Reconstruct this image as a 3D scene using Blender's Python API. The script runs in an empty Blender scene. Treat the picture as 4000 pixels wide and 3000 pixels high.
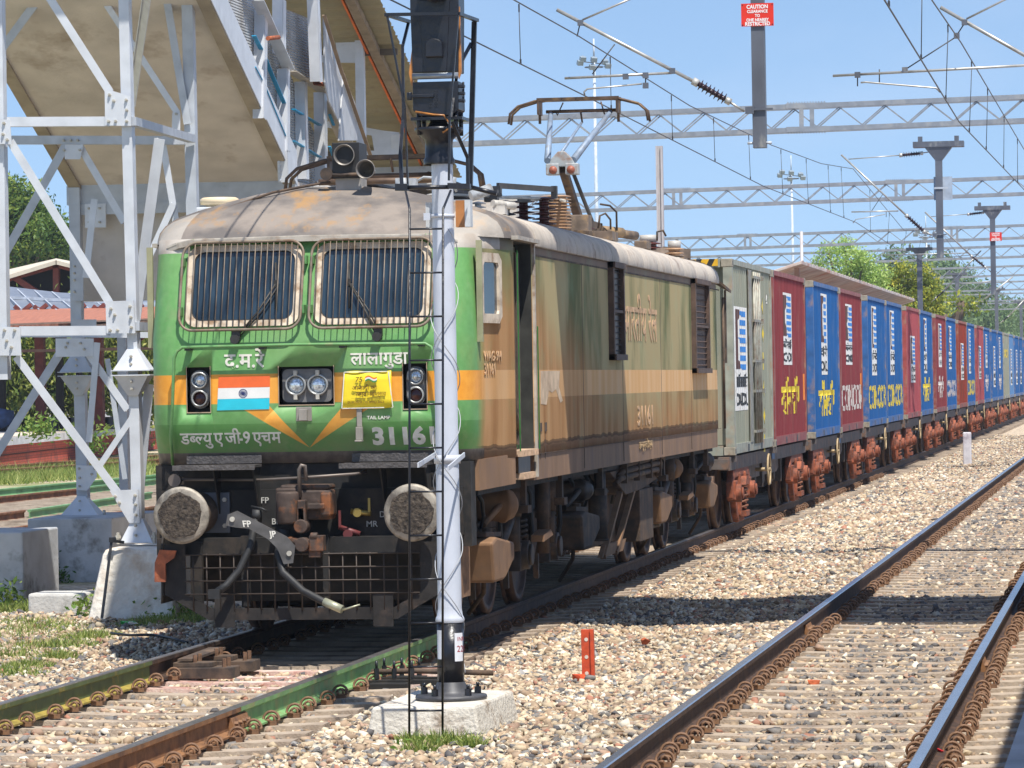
import bpy, bmesh, math, random
import numpy as np
from mathutils import Vector, Matrix
random.seed(7); RNG = np.random.default_rng(11)
SC = bpy.context.scene
COL = SC.collection
# ---------------------------------------------------------------- camera
CAM = (6.960954, -32.420681, 2.163052); FPX = 15593.05
YAW, PITCH, ROLL = 0.156775, -0.00075259, -0.01719056
def cam_axes():
    f = Vector((-math.sin(YAW)*math.cos(PITCH), math.cos(YAW)*math.cos(PITCH), math.sin(PITCH)))
    r = Vector((math.cos(YAW), math.sin(YAW), 0)); u = r.cross(f)
    c, s = math.cos(ROLL), math.sin(ROLL)
    return c*r+s*u, -s*r+c*u, f
AX = cam_axes()
cd = bpy.data.cameras.new('camera'); cam = bpy.data.objects.new('camera', cd); COL.objects.link(cam)
cam.matrix_world = Matrix(((AX[0].x, AX[1].x, -AX[2].x, CAM[0]), (AX[0].y, AX[1].y, -AX[2].y, CAM[1]), (AX[0].z, AX[1].z, -AX[2].z, CAM[2]), (0, 0, 0, 1)))
cd.sensor_width = 36; cd.lens = FPX/4000*36; cd.clip_end = 4000; cd.clip_start = .5
SC.camera = cam
# ---------------------------------------------------------------- light
SUN = Vector((.25, -.42, 1.0)).normalized()
EL = math.asin(SUN.z); AZ = math.atan2(SUN.x, SUN.y)
w = bpy.data.worlds.new('World'); SC.world = w; w.use_nodes = True
nt = w.node_tree; nt.nodes.clear()
sky = nt.nodes.new('ShaderNodeTexSky'); sky.sky_type = 'NISHITA'; sky.sun_disc = False
sky.sun_elevation = EL; sky.sun_rotation = AZ; sky.air_density = 1.0; sky.dust_density = .1; sky.ozone_density = 2.8
bg = nt.nodes.new('ShaderNodeBackground'); bg.inputs[1].default_value = .13
ou = nt.nodes.new('ShaderNodeOutputWorld')
# faint cirrus over the sky
tc = nt.nodes.new('ShaderNodeTexCoord'); mp = nt.nodes.new('ShaderNodeMapping'); mp.inputs['Scale'].default_value = (1.0, 1.0, 2.2)
no = nt.nodes.new('ShaderNodeTexNoise'); no.inputs['Scale'].default_value = 11; no.inputs['Detail'].default_value = 5; no.inputs['Roughness'].default_value = .5
cr = nt.nodes.new('ShaderNodeValToRGB'); cr.color_ramp.elements[0].position = .48; cr.color_ramp.elements[1].position = .78
cr.color_ramp.elements[1].color = (.20, .20, .20, 1)
mx = nt.nodes.new('ShaderNodeMix'); mx.data_type = 'RGBA'; mx.inputs['B'].default_value = (4.6, 5.3, 6.6, 1)
L = nt.links.new
ms = nt.nodes.new('ShaderNodeMapping'); ms.inputs['Scale'].default_value = (1, 1, 1.1); ms.inputs['Location'].default_value = (0, 0, .125); L(tc.outputs['Generated'], ms.inputs[0]); L(ms.outputs[0], sky.inputs[0])
L(tc.outputs['Generated'], mp.inputs[0]); L(mp.outputs[0], no.inputs['Vector']); L(no.outputs[0], cr.inputs[0])
L(cr.outputs[0], mx.inputs['Factor']); L(sky.outputs[0], mx.inputs['A']); L(mx.outputs['Result'], bg.inputs[0]); L(bg.outputs[0], ou.inputs[0])
sd = bpy.data.lights.new('sun', 'SUN'); sd.energy = 5.0; sd.angle = math.radians(.55); sd.color = (1, .955, .88)
so = bpy.data.objects.new('sun', sd); COL.objects.link(so); so.rotation_euler = SUN.to_track_quat('Z', 'Y').to_euler()
SC.view_settings.view_transform = 'Standard'; SC.view_settings.look = 'None'; SC.view_settings.exposure = .40; SC.view_settings.gamma = 1
SC.cycles.max_bounces = 5; SC.cycles.diffuse_bounces = 3; SC.cycles.glossy_bounces = 2; SC.cycles.transparent_max_bounces = 6
SC.cycles.use_denoising = True

# ---------------------------------------------------------------- helpers
D = 4000/2212
def at(px, py, y=None, x=None, z=None):
    """photo position (2212 wide view) on a plane -> world point"""
    d = AX[2] + (px*D-2000)/FPX*AX[0] - (py*D-1500)/FPX*AX[1]; c = Vector(CAM)
    t = (z-c.z)/d.z if z is not None else ((y-c.y)/d.y if y is not None else (x-c.x)/d.x)
    return c+t*d
def tag(o, label=None, cat=None, group=None, kind=None):
    if label: o['label'] = label
    if cat: o['category'] = cat
    if group: o['group'] = group
    if kind: o['kind'] = kind
    return o
def thing(name, label, cat, loc=(0, 0, 0), group=None):
    o = bpy.data.objects.new(name, None); o.empty_display_size = .2; COL.objects.link(o); o.location = loc
    return tag(o, label, cat, group)
def rootloc(p):
    v = Vector((0, 0, 0))
    while p is not None: v += p.location; p = p.parent
    return v
class MB:
    def __init__(s): s.v = []; s.f = []; s.m = []; s.sm = []; s.cur = 0; s.smooth = False
    def add(s, vs, fs, sm=None):
        b = len(s.v); s.v += [tuple(x) for x in vs]
        for f in fs: s.f.append(tuple(b+i for i in f)); s.m.append(s.cur); s.sm.append(s.smooth if sm is None else sm)
        return s
    def box(s, a, b):
        x0, y0, z0 = (min(a[i], b[i]) for i in range(3)); x1, y1, z1 = (max(a[i], b[i]) for i in range(3))
        return s.add([(x0,y0,z0),(x1,y0,z0),(x1,y1,z0),(x0,y1,z0),(x0,y0,z1),(x1,y0,z1),(x1,y1,z1),(x0,y1,z1)],
                     [(0,3,2,1),(4,5,6,7),(0,1,5,4),(1,2,6,5),(2,3,7,6),(3,0,4,7)])
    def cbox(s, c, d): return s.box([c[i]-d[i]/2 for i in range(3)], [c[i]+d[i]/2 for i in range(3)])
    def bar(s, a, b, w, h, up=(0, 0, 1), ch=0):
        """rectangular bar a->b, w across, h along up"""
        a = Vector(a); b = Vector(b); t = (b-a).normalized(); up = Vector(up)
        sx = t.cross(up)
        if sx.length < 1e-4: sx = t.cross(Vector((0, 1, 0)))
        sx.normalize(); u = sx.cross(t).normalized()
        c = [a+sx*i*w/2+u*j*h/2 for i, j in ((-1,-1),(1,-1),(1,1),(-1,1))]+[b+sx*i*w/2+u*j*h/2 for i, j in ((-1,-1),(1,-1),(1,1),(-1,1))]
        return s.add(c, [(3,2,1,0),(4,5,6,7),(0,1,5,4),(1,2,6,5),(2,3,7,6),(3,0,4,7)])
    def angle(s, a, b, w, up=(0, -1, 0), t=.012, flip=1):
        """L-section steel: one leg in the plane facing up, one leg going back"""
        a = Vector(a); b = Vector(b); d = (b-a).normalized(); up = Vector(up).normalized(); sx = d.cross(up).normalized()
        s.bar(a, b, w, t, up); off = sx*flip*(w/2-t/2)-up*(w/2+t/2+.001)
        return s.bar(a+off, b+off, t, w, up)
    def cyl(s, a, b, r, r2=None, n=14, cap=True, sm=True):
        a = Vector(a); b = Vector(b); r2 = r if r2 is None else r2; t = (b-a).normalized()
        x = t.cross(Vector((0, 0, 1)))
        if x.length < 1e-3: x = Vector((1, 0, 0))
        x.normalize(); y = t.cross(x)
        B = len(s.v)
        for p, q in ((a, r), (b, r2)):
            for i in range(n):
                an = 2*math.pi*i/n; s.v.append(tuple(p+(x*math.cos(an)+y*math.sin(an))*q))
        for i in range(n):
            j = (i+1) % n; s.f.append((B+i, B+n+i, B+n+j, B+j)); s.m.append(s.cur); s.sm.append(sm)
        if cap:
            for f in (tuple(B+i for i in range(n)), tuple(B+n+n-1-i for i in range(n))): s.f.append(f); s.m.append(s.cur); s.sm.append(False)
        return s
    def tube(s, pts, r, n=8, cap=True):
        P = [Vector(p) for p in pts]; B = len(s.v); k = len(P); last = None
        for i, p in enumerate(P):
            t = ((P[i+1]-p).normalized() if i < k-1 else Vector((0,0,0)))+((p-P[i-1]).normalized() if i else Vector((0,0,0)))
            t.normalize()
            x = t.cross(Vector((0, 0, 1))) if last is None else (last - t*last.dot(t))
            if x.length < 1e-3: x = t.cross(Vector((0, 1, 0)))
            x.normalize(); last = x; y = t.cross(x); rr = r[i] if isinstance(r, (list, tuple)) else r
            for j in range(n):
                an = 2*math.pi*j/n; s.v.append(tuple(p+(x*math.cos(an)+y*math.sin(an))*rr))
        for i in range(k-1):
            for j in range(n):
                q = (j+1) % n; s.f.append((B+i*n+j, B+(i+1)*n+j, B+(i+1)*n+q, B+i*n+q)); s.m.append(s.cur); s.sm.append(True)
        if cap:
            s.f.append(tuple(B+j for j in range(n))); s.f.append(tuple(B+(k-1)*n+n-1-j for j in range(n))); s.m += [s.cur]*2; s.sm += [False]*2
        return s
    def lathe(s, prof, o, ax=(0, 0, 1), n=24):
        """prof = [(r, h)] about axis through o"""
        ax = Vector(ax).normalized(); x = ax.cross(Vector((0, 0, 1)))
        if x.length < 1e-3: x = Vector((1, 0, 0))
        x.normalize(); y = ax.cross(x); o = Vector(o); B = len(s.v)
        for r, h in prof:
            for i in range(n):
                an = 2*math.pi*i/n; s.v.append(tuple(o+ax*h+(x*math.cos(an)+y*math.sin(an))*max(r, 1e-4)))
        for k in range(len(prof)-1):
            for i in range(n):
                j = (i+1) % n; s.f.append((B+k*n+i, B+(k+1)*n+i, B+(k+1)*n+j, B+k*n+j)); s.m.append(s.cur); s.sm.append(True)
        return s
    def prism(s, pts, d):
        """planar polygon pts (3D) pushed along d"""
        n = len(pts); d = Vector(d); P = [Vector(p) for p in pts]
        return s.add(P+[p+d for p in P], [tuple(range(n-1, -1, -1)), tuple(range(n, 2*n))]+[(i, (i+1) % n, n+(i+1) % n, n+i) for i in range(n)])
    def build(s, name, mats, parent=None, label=None, cat=None, group=None, kind=None, bevel=0, recalc=True, origin=None):
        me = bpy.data.meshes.new(name)
        V = np.array(s.v, dtype=float)
        if parent is not None: o3 = np.array(rootloc(parent))
        elif origin is not None: o3 = np.array(origin, float)
        else: o3 = np.array([(V[:, 0].min()+V[:, 0].max())/2, (V[:, 1].min()+V[:, 1].max())/2, V[:, 2].min()])
        me.from_pydata((V-o3).tolist(), [], s.f)
        me.polygons.foreach_set('material_index', s.m); me.polygons.foreach_set('use_smooth', s.sm)
        if recalc:
            bm = bmesh.new(); bm.from_mesh(me); bmesh.ops.recalc_face_normals(bm, faces=bm.faces); bm.to_mesh(me); bm.free()
        for m in (mats if isinstance(mats, (list, tuple)) else [mats]): me.materials.append(m)
        me.update()
        o = bpy.data.objects.new(name, me); COL.objects.link(o)
        if parent is not None: o.parent = parent
        else: o.location = o3
        if bevel:
            b = o.modifiers.new('bevel', 'BEVEL'); b.width = bevel; b.segments = 2; b.limit_method = 'ANGLE'; b.angle_limit = math.radians(40)
        return tag(o, label, cat, group, kind)
def dup(root, loc, label=None, group=None, deep=True):
    r = root.copy(); COL.objects.link(r); r.location = loc
    if label: r['label'] = label
    if group: r['group'] = group
    if deep:
        for ch in list(root.children):
            c = ch.copy(); COL.objects.link(c); c.parent = r
            for g in list(ch.children):
                e = g.copy(); COL.objects.link(e); e.parent = c
    return r
def plain(name, parent, loc=(0, 0, 0)):
    o = bpy.data.objects.new(name, None); COL.objects.link(o); o.parent = parent; o.location = loc; return o

# ---- materials
MATS = {}
def c4(c): return (*c, 1) if len(c) == 3 else c
def mat(name, col, rough=.6, metal=0, var=.12, scale=6., bump=0., dirt=None, dscale=2., dth=(.5, .7), stretch=(1, 1, 1), emit=0, spec=.5, bscale=None):
    if name in MATS: return MATS[name]
    m = bpy.data.materials.new(name); m.use_nodes = True; N = m.node_tree.nodes; K = m.node_tree.links.new; b = N['Principled BSDF']
    b.inputs['Roughness'].default_value = rough; b.inputs['Metallic'].default_value = metal; b.inputs['Specular IOR Level'].default_value = spec
    t = N.new('ShaderNodeTexCoord'); mp = N.new('ShaderNodeMapping'); mp.inputs['Scale'].default_value = stretch; K(t.outputs['Object'], mp.inputs[0])
    n = N.new('ShaderNodeTexNoise'); n.inputs['Scale'].default_value = scale; n.inputs['Detail'].default_value = 6; K(mp.outputs[0], n.inputs['Vector'])
    r = N.new('ShaderNodeMapRange'); r.inputs['From Min'].default_value = .3; r.inputs['From Max'].default_value = .7; r.inputs['To Min'].default_value = 1-var*1.6; r.inputs['To Max'].default_value = 1+var*1.6
    K(n.outputs[0], r.inputs[0])
    s = N.new('ShaderNodeVectorMath'); s.operation = 'SCALE'; s.inputs[0].default_value = col[:3]; K(r.outputs[0], s.inputs['Scale'])
    out = s.outputs[0]
    if dirt:
        n2 = N.new('ShaderNodeTexNoise'); n2.inputs['Scale'].default_value = dscale; n2.inputs['Detail'].default_value = 8; n2.inputs['Roughness'].default_value = .65; K(mp.outputs[0], n2.inputs['Vector'])
        r2 = N.new('ShaderNodeMapRange'); r2.inputs['From Min'].default_value = dth[0]; r2.inputs['From Max'].default_value = dth[1]; K(n2.outputs[0], r2.inputs[0])
        x = N.new('ShaderNodeMix'); x.data_type = 'RGBA'; K(r2.outputs[0], x.inputs['Factor']); K(out, x.inputs['A']); x.inputs['B'].default_value = c4(dirt); out = x.outputs['Result']
    K(out, b.inputs['Base Color'])
    if bump:
        bn = N.new('ShaderNodeBump'); bn.inputs['Strength'].default_value = bump; bn.inputs['Distance'].default_value = .02
        n3 = n
        if bscale:
            n3 = N.new('ShaderNodeTexNoise'); n3.inputs['Scale'].default_value = bscale; n3.inputs['Detail'].default_value = 5; K(mp.outputs[0], n3.inputs['Vector'])
        K(n3.outputs[0], bn.inputs['Height']); K(bn.outputs[0], b.inputs['Normal'])
    if emit:
        b.inputs['Emission Color'].default_value = c4(col); b.inputs['Emission Strength'].default_value = emit
    MATS[name] = m; return m
steel = mat('galvanised steel', (.47, .50, .54), .5, .15, .08, 5, .1, dirt=(.33, .33, .33), dscale=3, dth=(.6, .85))
steelw = mat('aluminium paint', (.62, .64, .67), .42, .15, .06, 5, .15, dirt=(.42, .40, .37), dscale=2.5, dth=(.62, .85))
bolt = mat('bolt heads', (.5, .47, .4), .5, .2, .15, 30)
black = mat('black paint', (.018, .019, .022), .45, 0, .2, 10, .2, dirt=(.05, .045, .04), dscale=5)
grime = mat('black brown grime', (.013, .012, .011), .75, 0, .3, 8, .3, dirt=(.045, .032, .022), dscale=4)
dust = mat('brown brake dust', (.30, .165, .085), .85, 0, .2, 5, .3, dirt=(.13, .075, .045), dscale=3, dth=(.45, .7))
dustd = mat('dark brake dust', (.13, .085, .055), .85, 0, .25, 6, .3, dirt=(.04, .03, .025), dscale=4, dth=(.42, .62))
rust = mat('orange rust', (.36, .105, .045), .85, 0, .25, 12, .4, dirt=(.13, .05, .03), dscale=7, dth=(.5, .68))
white = mat('white lettering', (.72, .70, .62), .6, 0, .08, 20, dirt=(.35, .33, .26), dscale=8, dth=(.62, .75))
conc = mat('weathered concrete', (.50, .49, .46), .9, 0, .1, 4, .4, dirt=(.22, .21, .19), dscale=2.2, dth=(.55, .75), bscale=30)
glass = mat('dark glass', (.018, .034, .05), .12, 0, .3, 3, 0, spec=.8)
chrome = mat('lamp reflector', (.55, .58, .6), .18, .85, .15, 25)
rubber = mat('rubber hose', (.02, .02, .02), .6, 0, .2, 10, .2)
# ---- text
def text_obj(name, body, size, m, parent, loc, rx=math.pi/2, rz=0., sx=1., offset=.0, ext=.002, align='LEFT', conform=None, spacing=1., shear=0., clip=None):
    """lettering as a thin real mesh; reads along local x, upright in local z"""
    c = bpy.data.curves.new('t', 'FONT'); c.body = body; c.size = size; c.extrude = ext; c.offset = offset*size; c.align_x = align
    c.space_character = spacing; c.shear = shear; c.resolution_u = 3
    o = bpy.data.objects.new('t', c); COL.objects.link(o); bpy.context.view_layer.update()
    me = bpy.data.meshes.new_from_object(o.evaluated_get(bpy.context.evaluated_depsgraph_get())); bpy.data.objects.remove(o); bpy.data.curves.remove(c)
    bm = bmesh.new(); bm.from_mesh(me)
    if clip:
        for v_, n_ in clip: bmesh.ops.bisect_plane(bm, geom=bm.verts[:]+bm.edges[:]+bm.faces[:], plane_co=v_, plane_no=n_, clear_outer=True)
    M = Matrix.Translation(Vector(loc)) @ Matrix.Rotation(rz, 4, 'Z') @ Matrix.Rotation(rx, 4, 'X') @ Matrix.Diagonal((sx, 1, 1, 1))
    bm.transform(M)
    if conform: conform(bm)
    bm.transform(Matrix.Translation(-rootloc(parent)))
    bm.to_mesh(me); bm.free(); me.name = name; me.materials.clear(); me.materials.append(m)
    o = bpy.data.objects.new(name, me); COL.objects.link(o); o.parent = parent; return o
def join_text(objs, name, parent):
    """merge pieces of one word into one mesh"""
    bm = bmesh.new()
    for o in objs: bm.from_mesh(o.data)
    me = bpy.data.meshes.new(name); bm.to_mesh(me); bm.free(); me.materials.append(objs[0].data.materials[0])
    for o in objs: bpy.data.objects.remove(o)
    o = bpy.data.objects.new(name, me); COL.objects.link(o); o.parent = parent; return o
# ================================================================ GROUND, BALLAST, TRACKS
def stone_mat():
    m = bpy.data.materials.new('ballast stone'); m.use_nodes = True; N = m.node_tree.nodes; K = m.node_tree.links.new; b = N['Principled BSDF']
    a = N.new('ShaderNodeAttribute'); a.attribute_name = 'rnd'; r = N.new('ShaderNodeValToRGB'); e = r.color_ramp.elements
    cols = [(0, (.15, .14, .14)), (.07, (.27, .25, .23)), (.16, (.46, .33, .22)), (.3, (.60, .44, .29)), (.46, (.72, .57, .38)), (.6, (.80, .66, .46)), (.74, (.52, .35, .25)), (.82, (.92, .83, .66)), (.93, (.40, .38, .36)), (.97, (.50, .24, .16))]
    e[0].position = 0; e[0].color = c4(cols[0][1]); e[1].position = .07; e[1].color = c4(cols[1][1])
    for p, c in cols[2:]: q = e.new(p); q.color = c4(c)
    r.color_ramp.interpolation = 'CONSTANT'; K(a.outputs['Fac'], r.inputs[0])
    # oil-darkened streak along the middle of each track
    t = N.new('ShaderNodeTexCoord'); n = N.new('ShaderNodeTexNoise'); n.inputs['Scale'].default_value = 45; n.inputs['Detail'].default_value = 4; K(t.outputs['Object'], n.inputs['Vector'])
    mr = N.new('ShaderNodeMapRange'); mr.inputs['To Min'].default_value = .72; mr.inputs['To Max'].default_value = 1.22; K(n.outputs[0], mr.inputs[0])
    n2 = N.new('ShaderNodeTexNoise'); n2.inputs['Scale'].default_value = .9; n2.inputs['Detail'].default_value = 4; K(t.outputs['Object'], n2.inputs['Vector'])
    m2 = N.new('ShaderNodeMapRange'); m2.inputs['From Min'].default_value = .35; m2.inputs['From Max'].default_value = .65; m2.inputs['To Min'].default_value = .60; m2.inputs['To Max'].default_value = .86; K(n2.outputs[0], m2.inputs[0])
    mu = N.new('ShaderNodeMath'); mu.operation = 'MULTIPLY'; K(mr.outputs[0], mu.inputs[0]); K(m2.outputs[0], mu.inputs[1])
    s = N.new('ShaderNodeVectorMath'); s.operation = 'SCALE'; K(r.outputs[0], s.inputs[0]); K(mu.outputs[0], s.inputs['Scale'])
    K(s.outputs[0], b.inputs['Base Color']); b.inputs['Roughness'].default_value = .8; b.inputs['Specular IOR Level'].default_value = .3
    return m
def ground_mat():
    m = bpy.data.materials.new('gravel and soil'); m.use_nodes = True; N = m.node_tree.nodes; K = m.node_tree.links.new; b = N['Principled BSDF']
    t = N.new('ShaderNodeTexCoord')
    v = N.new('ShaderNodeTexVoronoi'); v.inputs['Scale'].default_value = 16; K(t.outputs['Object'], v.inputs['Vector'])
    sp = N.new('ShaderNodeSeparateColor'); K(v.outputs['Color'], sp.inputs[0]); r = N.new('ShaderNodeValToRGB'); e = r.color_ramp.elements
    e[0].color = (.18, .15, .13, 1); e[1].position = .9; e[1].color = (.66, .56, .42, 1)
    for p, c in ((.15, (.33, .25, .18)), (.4, (.50, .38, .27)), (.65, (.58, .48, .35))): q = e.new(p); q.color = c4(c)
    K(sp.outputs[0], r.inputs[0])
    n = N.new('ShaderNodeTexNoise'); n.inputs['Scale'].default_value = .35; n.inputs['Detail'].default_value = 6; K(t.outputs['Object'], n.inputs['Vector'])
    # greener and earthier towards the yard on the far left
    sx = N.new('ShaderNodeSeparateXYZ'); K(t.outputs['Object'], sx.inputs[0])
    mr = N.new('ShaderNodeMapRange'); mr.inputs['From Min'].default_value = -5.2; mr.inputs['From Max'].default_value = -7; K(sx.outputs[0], mr.inputs[0])
    r3 = N.new('ShaderNodeMapRange'); r3.inputs['From Min'].default_value = .42; r3.inputs['From Max'].default_value = .56; K(n.outputs[0], r3.inputs[0])
    mu = N.new('ShaderNodeMath'); mu.operation = 'MULTIPLY'; K(mr.outputs[0], mu.inputs[0]); K(r3.outputs[0], mu.inputs[1])
    x = N.new('ShaderNodeMix'); x.data_type = 'RGBA'; K(mu.outputs[0], x.inputs['Factor']); K(r.outputs[0], x.inputs['A']); x.inputs['B'].default_value = (.24, .26, .10, 1)
    K(x.outputs['Result'], b.inputs['Base Color']); b.inputs['Roughness'].default_value = .95
    bn = N.new('ShaderNodeBump'); bn.inputs['Strength'].default_value = .8; bn.inputs['Distance'].default_value = .03; K(v.outputs['Distance'], bn.inputs['Height']); bn.invert = True; K(bn.outputs[0], b.inputs['Normal'])
    return m
GM = ground_mat(); SM = stone_mat()
g = MB(); g.add([(-900, -70, -.29), (900, -70, -.29), (900, 2200, -.29), (-900, 2200, -.29)], [(0, 1, 2, 3)])
g.build('ground', GM, kind='structure', origin=(0, 0, -.29))
# --- stones
def hull(k, n=10):
    rr = np.random.default_rng(k); bm = bmesh.new()
    p = rr.normal(size=(n, 3)); p /= np.linalg.norm(p, axis=1)[:, None]; p *= rr.uniform(.72, 1, (n, 1)); p *= (1, rr.uniform(.65, .9), rr.uniform(.5, .75))
    for q in p: bm.verts.new(q)
    res = bmesh.ops.convex_hull(bm, input=bm.verts); bmesh.ops.delete(bm, geom=[v for v in bm.verts if not v.link_faces], context='VERTS')
    bmesh.ops.triangulate(bm, faces=bm.faces); bm.verts.index_update()
    V = np.array([v.co[:] for v in bm.verts]); F = np.array([[v.index for v in f.verts] for f in bm.faces]); bm.free(); return V, F
HULLS = [hull(40+i, 9+i % 3) for i in range(14)]
def frustum(P, margin=260):
    d = P-np.array(CAM); w_ = d@np.array(AX[2]); u = 2000+FPX*(d@np.array(AX[0]))/w_; v = 1500-FPX*(d@np.array(AX[1]))/w_
    return (w_ > 0) & (u > -margin) & (u < 4000+margin) & (v < 3000+margin)
def stones(name, P, size, rnd, flat=1., kind='stuff', label=None, cat=None):
    vs, fs, rs = [], [], []; off = 0; idx = RNG.integers(0, len(HULLS), len(P))
    for h, (V, F) in enumerate(HULLS):
        s = np.where(idx == h)[0]
        if not len(s): continue
        n = len(s); a = RNG.uniform(0, 2*np.pi, n); b = RNG.normal(0, .35, n); c_ = RNG.normal(0, .35, n)
        ca, sa, cb, sb, cc, sc = np.cos(a), np.sin(a), np.cos(b), np.sin(b), np.cos(c_), np.sin(c_)
        X = V[None]*size[s][:, None, None]*np.array([1, 1, flat])
        x, y, z = X[..., 0], X[..., 1], X[..., 2]
        y, z = y*cb[:, None]-z*sb[:, None], y*sb[:, None]+z*cb[:, None]
        x, z = x*cc[:, None]-z*sc[:, None], x*sc[:, None]+z*cc[:, None]
        x, y = x*ca[:, None]-y*sa[:, None], x*sa[:, None]+y*ca[:, None]
        W = np.stack([x, y, z], -1)+P[s][:, None, :]
        vs.append(W.reshape(-1, 3)); fs.append((F[None]+(np.arange(n)*len(V))[:, None, None]).reshape(-1, 3)+off); off += n*len(V); rs.append(np.repeat(rnd[s], len(V)))
    V = np.concatenate(vs); F = np.concatenate(fs); R_ = np.concatenate(rs)
    me = bpy.data.meshes.new(name); me.vertices.add(len(V)); me.vertices.foreach_set('co', V.astype(np.float32).ravel())
    me.loops.add(F.size); me.loops.foreach_set('vertex_index', F.astype(np.int32).ravel()); me.polygons.add(len(F))
    me.polygons.foreach_set('loop_start', (np.arange(len(F))*3).astype(np.int32)); me.update(calc_edges=True)
    at_ = me.attributes.new('rnd', 'FLOAT', 'POINT'); at_.data.foreach_set('value', R_.astype(np.float32)); me.materials.append(SM)
    o = bpy.data.objects.new(name, me); COL.objects.link(o); print(name, len(P), len(F)); return tag(o, label, cat, kind=kind)
TC = 4.80   # centre of the empty right-hand track
def track_side(x):
    return np.minimum(np.abs(x), np.abs(x-TC))
def scatter(x0, x1, y0, y1, dens):
    n = int((x1-x0)*(y1-y0)*dens); x = RNG.uniform(x0, x1, n); y = RNG.uniform(y0, y1, n)
    d = track_side(x); inside = d < 1.40; ph = np.abs(((y+60.3) % .6)-.3)  # sleepers at y = .6k
    onsl = (ph > .3-.125-.01) & inside
    inrail = (np.abs(d-.872) < .09)
    ends = (d > .98) & (x < TC) & (x > 2)
    keep = ~(onsl & (RNG.uniform(size=n) > np.where(ends, .62, .05))) & ~(inrail & (RNG.uniform(size=n) > .15))
    x, y, d, inside = x[keep], y[keep], d[keep], inside[keep]; n = len(x)
    # profile: crib level between the rails, a shoulder outside the sleeper ends, a hollow half way
    z = np.where(inside, np.where(d < .78, -.243, np.where(ends[keep], -.205, -.236)), -.215-.03*np.clip((d-1.45)/.6, 0, 1))
    z = z+RNG.uniform(-.014, .016, n)
    return np.stack([x, y, z], -1)
parts = [scatter(-3.2, 6.45, -13.5, 0, 720), scatter(.9, 6.45, 0, 12, 620), scatter(1.0, 6.3, 12, 28, 500), scatter(1.0, 6.3, 28, 62, 380), scatter(-1.6, -.9, 0, 8, 600), scatter(-6.4, -3.2, -6, 9, 700), scatter(-3.2, -1.6, 0, 10, 700)]
P = np.concatenate(parts); P = P[frustum(P)]; near = P[:, 1]
size = RNG.uniform(.026, .052, len(P))*np.where(near > 28, 1.4, np.where(near > 12, 1.12, 1)); size *= np.where(RNG.uniform(size=len(P)) < .10, 1.55, np.where(RNG.uniform(size=len(P)) < .25, .62, 1))
rnd = RNG.uniform(size=len(P)); dd = np.abs(P[:, 0]-TC)
rnd = np.where((dd < .55) & (RNG.uniform(size=len(P)) < .42), RNG.uniform(0, .16, len(P)), rnd)
nr = np.abs(track_side(P[:, 0])-.872) < .22; rnd = np.where(nr & (RNG.uniform(size=len(P)) < .5), RNG.choice([.10, .12, .2, .78, .8, .98], len(P)), rnd)
left = P[:, 0] < -1.5
keep = ~(left & (P[:, 1] > -1) & (RNG.uniform(size=len(P)) < .35)); P, size, rnd = P[keep], size[keep], rnd[keep]
stones('ballast', P, size, rnd)
# far ballast, coarser
P = np.concatenate([scatter(1.2, 6.2, 62, 120, 110), scatter(-14, -7.5, 16, 36, 120), scatter(-19, -9, 36, 60, 60)]); P[:, 2] = np.where(P[:, 0] < -2, -.25, P[:, 2]); P = P[frustum(P)]
stones('far_ballast', P, RNG.uniform(.05, .085, len(P)), RNG.uniform(size=len(P)), .7)
# --- sleepers and clips
slm = mat('concrete sleeper', (.43, .345, .26), .9, 0, .12, 7, .5, dirt=(.20, .15, .11), dscale=3.5, dth=(.45, .65), bscale=40)
slm2 = mat('rust stained sleeper', (.46, .25, .20), .9, 0, .15, 7, .5, dirt=(.62, .52, .44), dscale=3.5, dth=(.42, .62), bscale=40)
clipm = mat('rail clip', (.19, .105, .06), .7, .2, .2, 30, dirt=(.32, .17, .08), dscale=20)
def sleeper_mesh(parent):
    b = MB(); prof = [(-.125, -.33), (.125, -.33), (.112, -.205), (-.112, -.205)]
    xs = [-1.375, -.45, .45, 1.375]; zz = [.02, -.012, -.012, .02]
    for i in range(3):
        a_, c_ = xs[i], xs[i+1]
        top = lambda x, z: [(x, -.125, -.33), (x, .125, -.33), (x, .110, -.20+z), (x, -.110, -.20+z)]
        A, Bq = top(a_, zz[i]), top(c_, zz[i+1])
        b.add([(x, y, z) for x, y, z in A+Bq], [(0, 1, 2, 3), (7, 6, 5, 4), (0, 4, 5, 1), (1, 5, 6, 2), (2, 6, 7, 3), (3, 7, 4, 0)])
    return b
def clip_mesh():
    b = MB(); pts = []
    for k in range(9):
        a_ = math.pi*k/8; pts.append((.012*math.sin(a_), .056*math.cos(a_), .012+.056*math.sin(a_)))
    pts = [(-.03, .05, .006)]+pts+[(-.012, -.052, -.004), (-.04, -.03, .008), (-.05, 0, .012)]
    b.tube(pts, .0098, 6)
    b.tube([(-.005, .024, -.01), (0, .02, .03), (0, 0, .042), (0, -.02, .03), (-.005, -.024, -.01)], .009, 6)
    b.cbox((-.005, 0, -.012), (.06, .085, .03)); b.tube([(.03+.012*math.sin(math.pi*k/7), .04*math.cos(math.pi*k/7), .0+.038*math.sin(math.pi*k/7)) for k in range(8)], .0085, 6); return b
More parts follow.
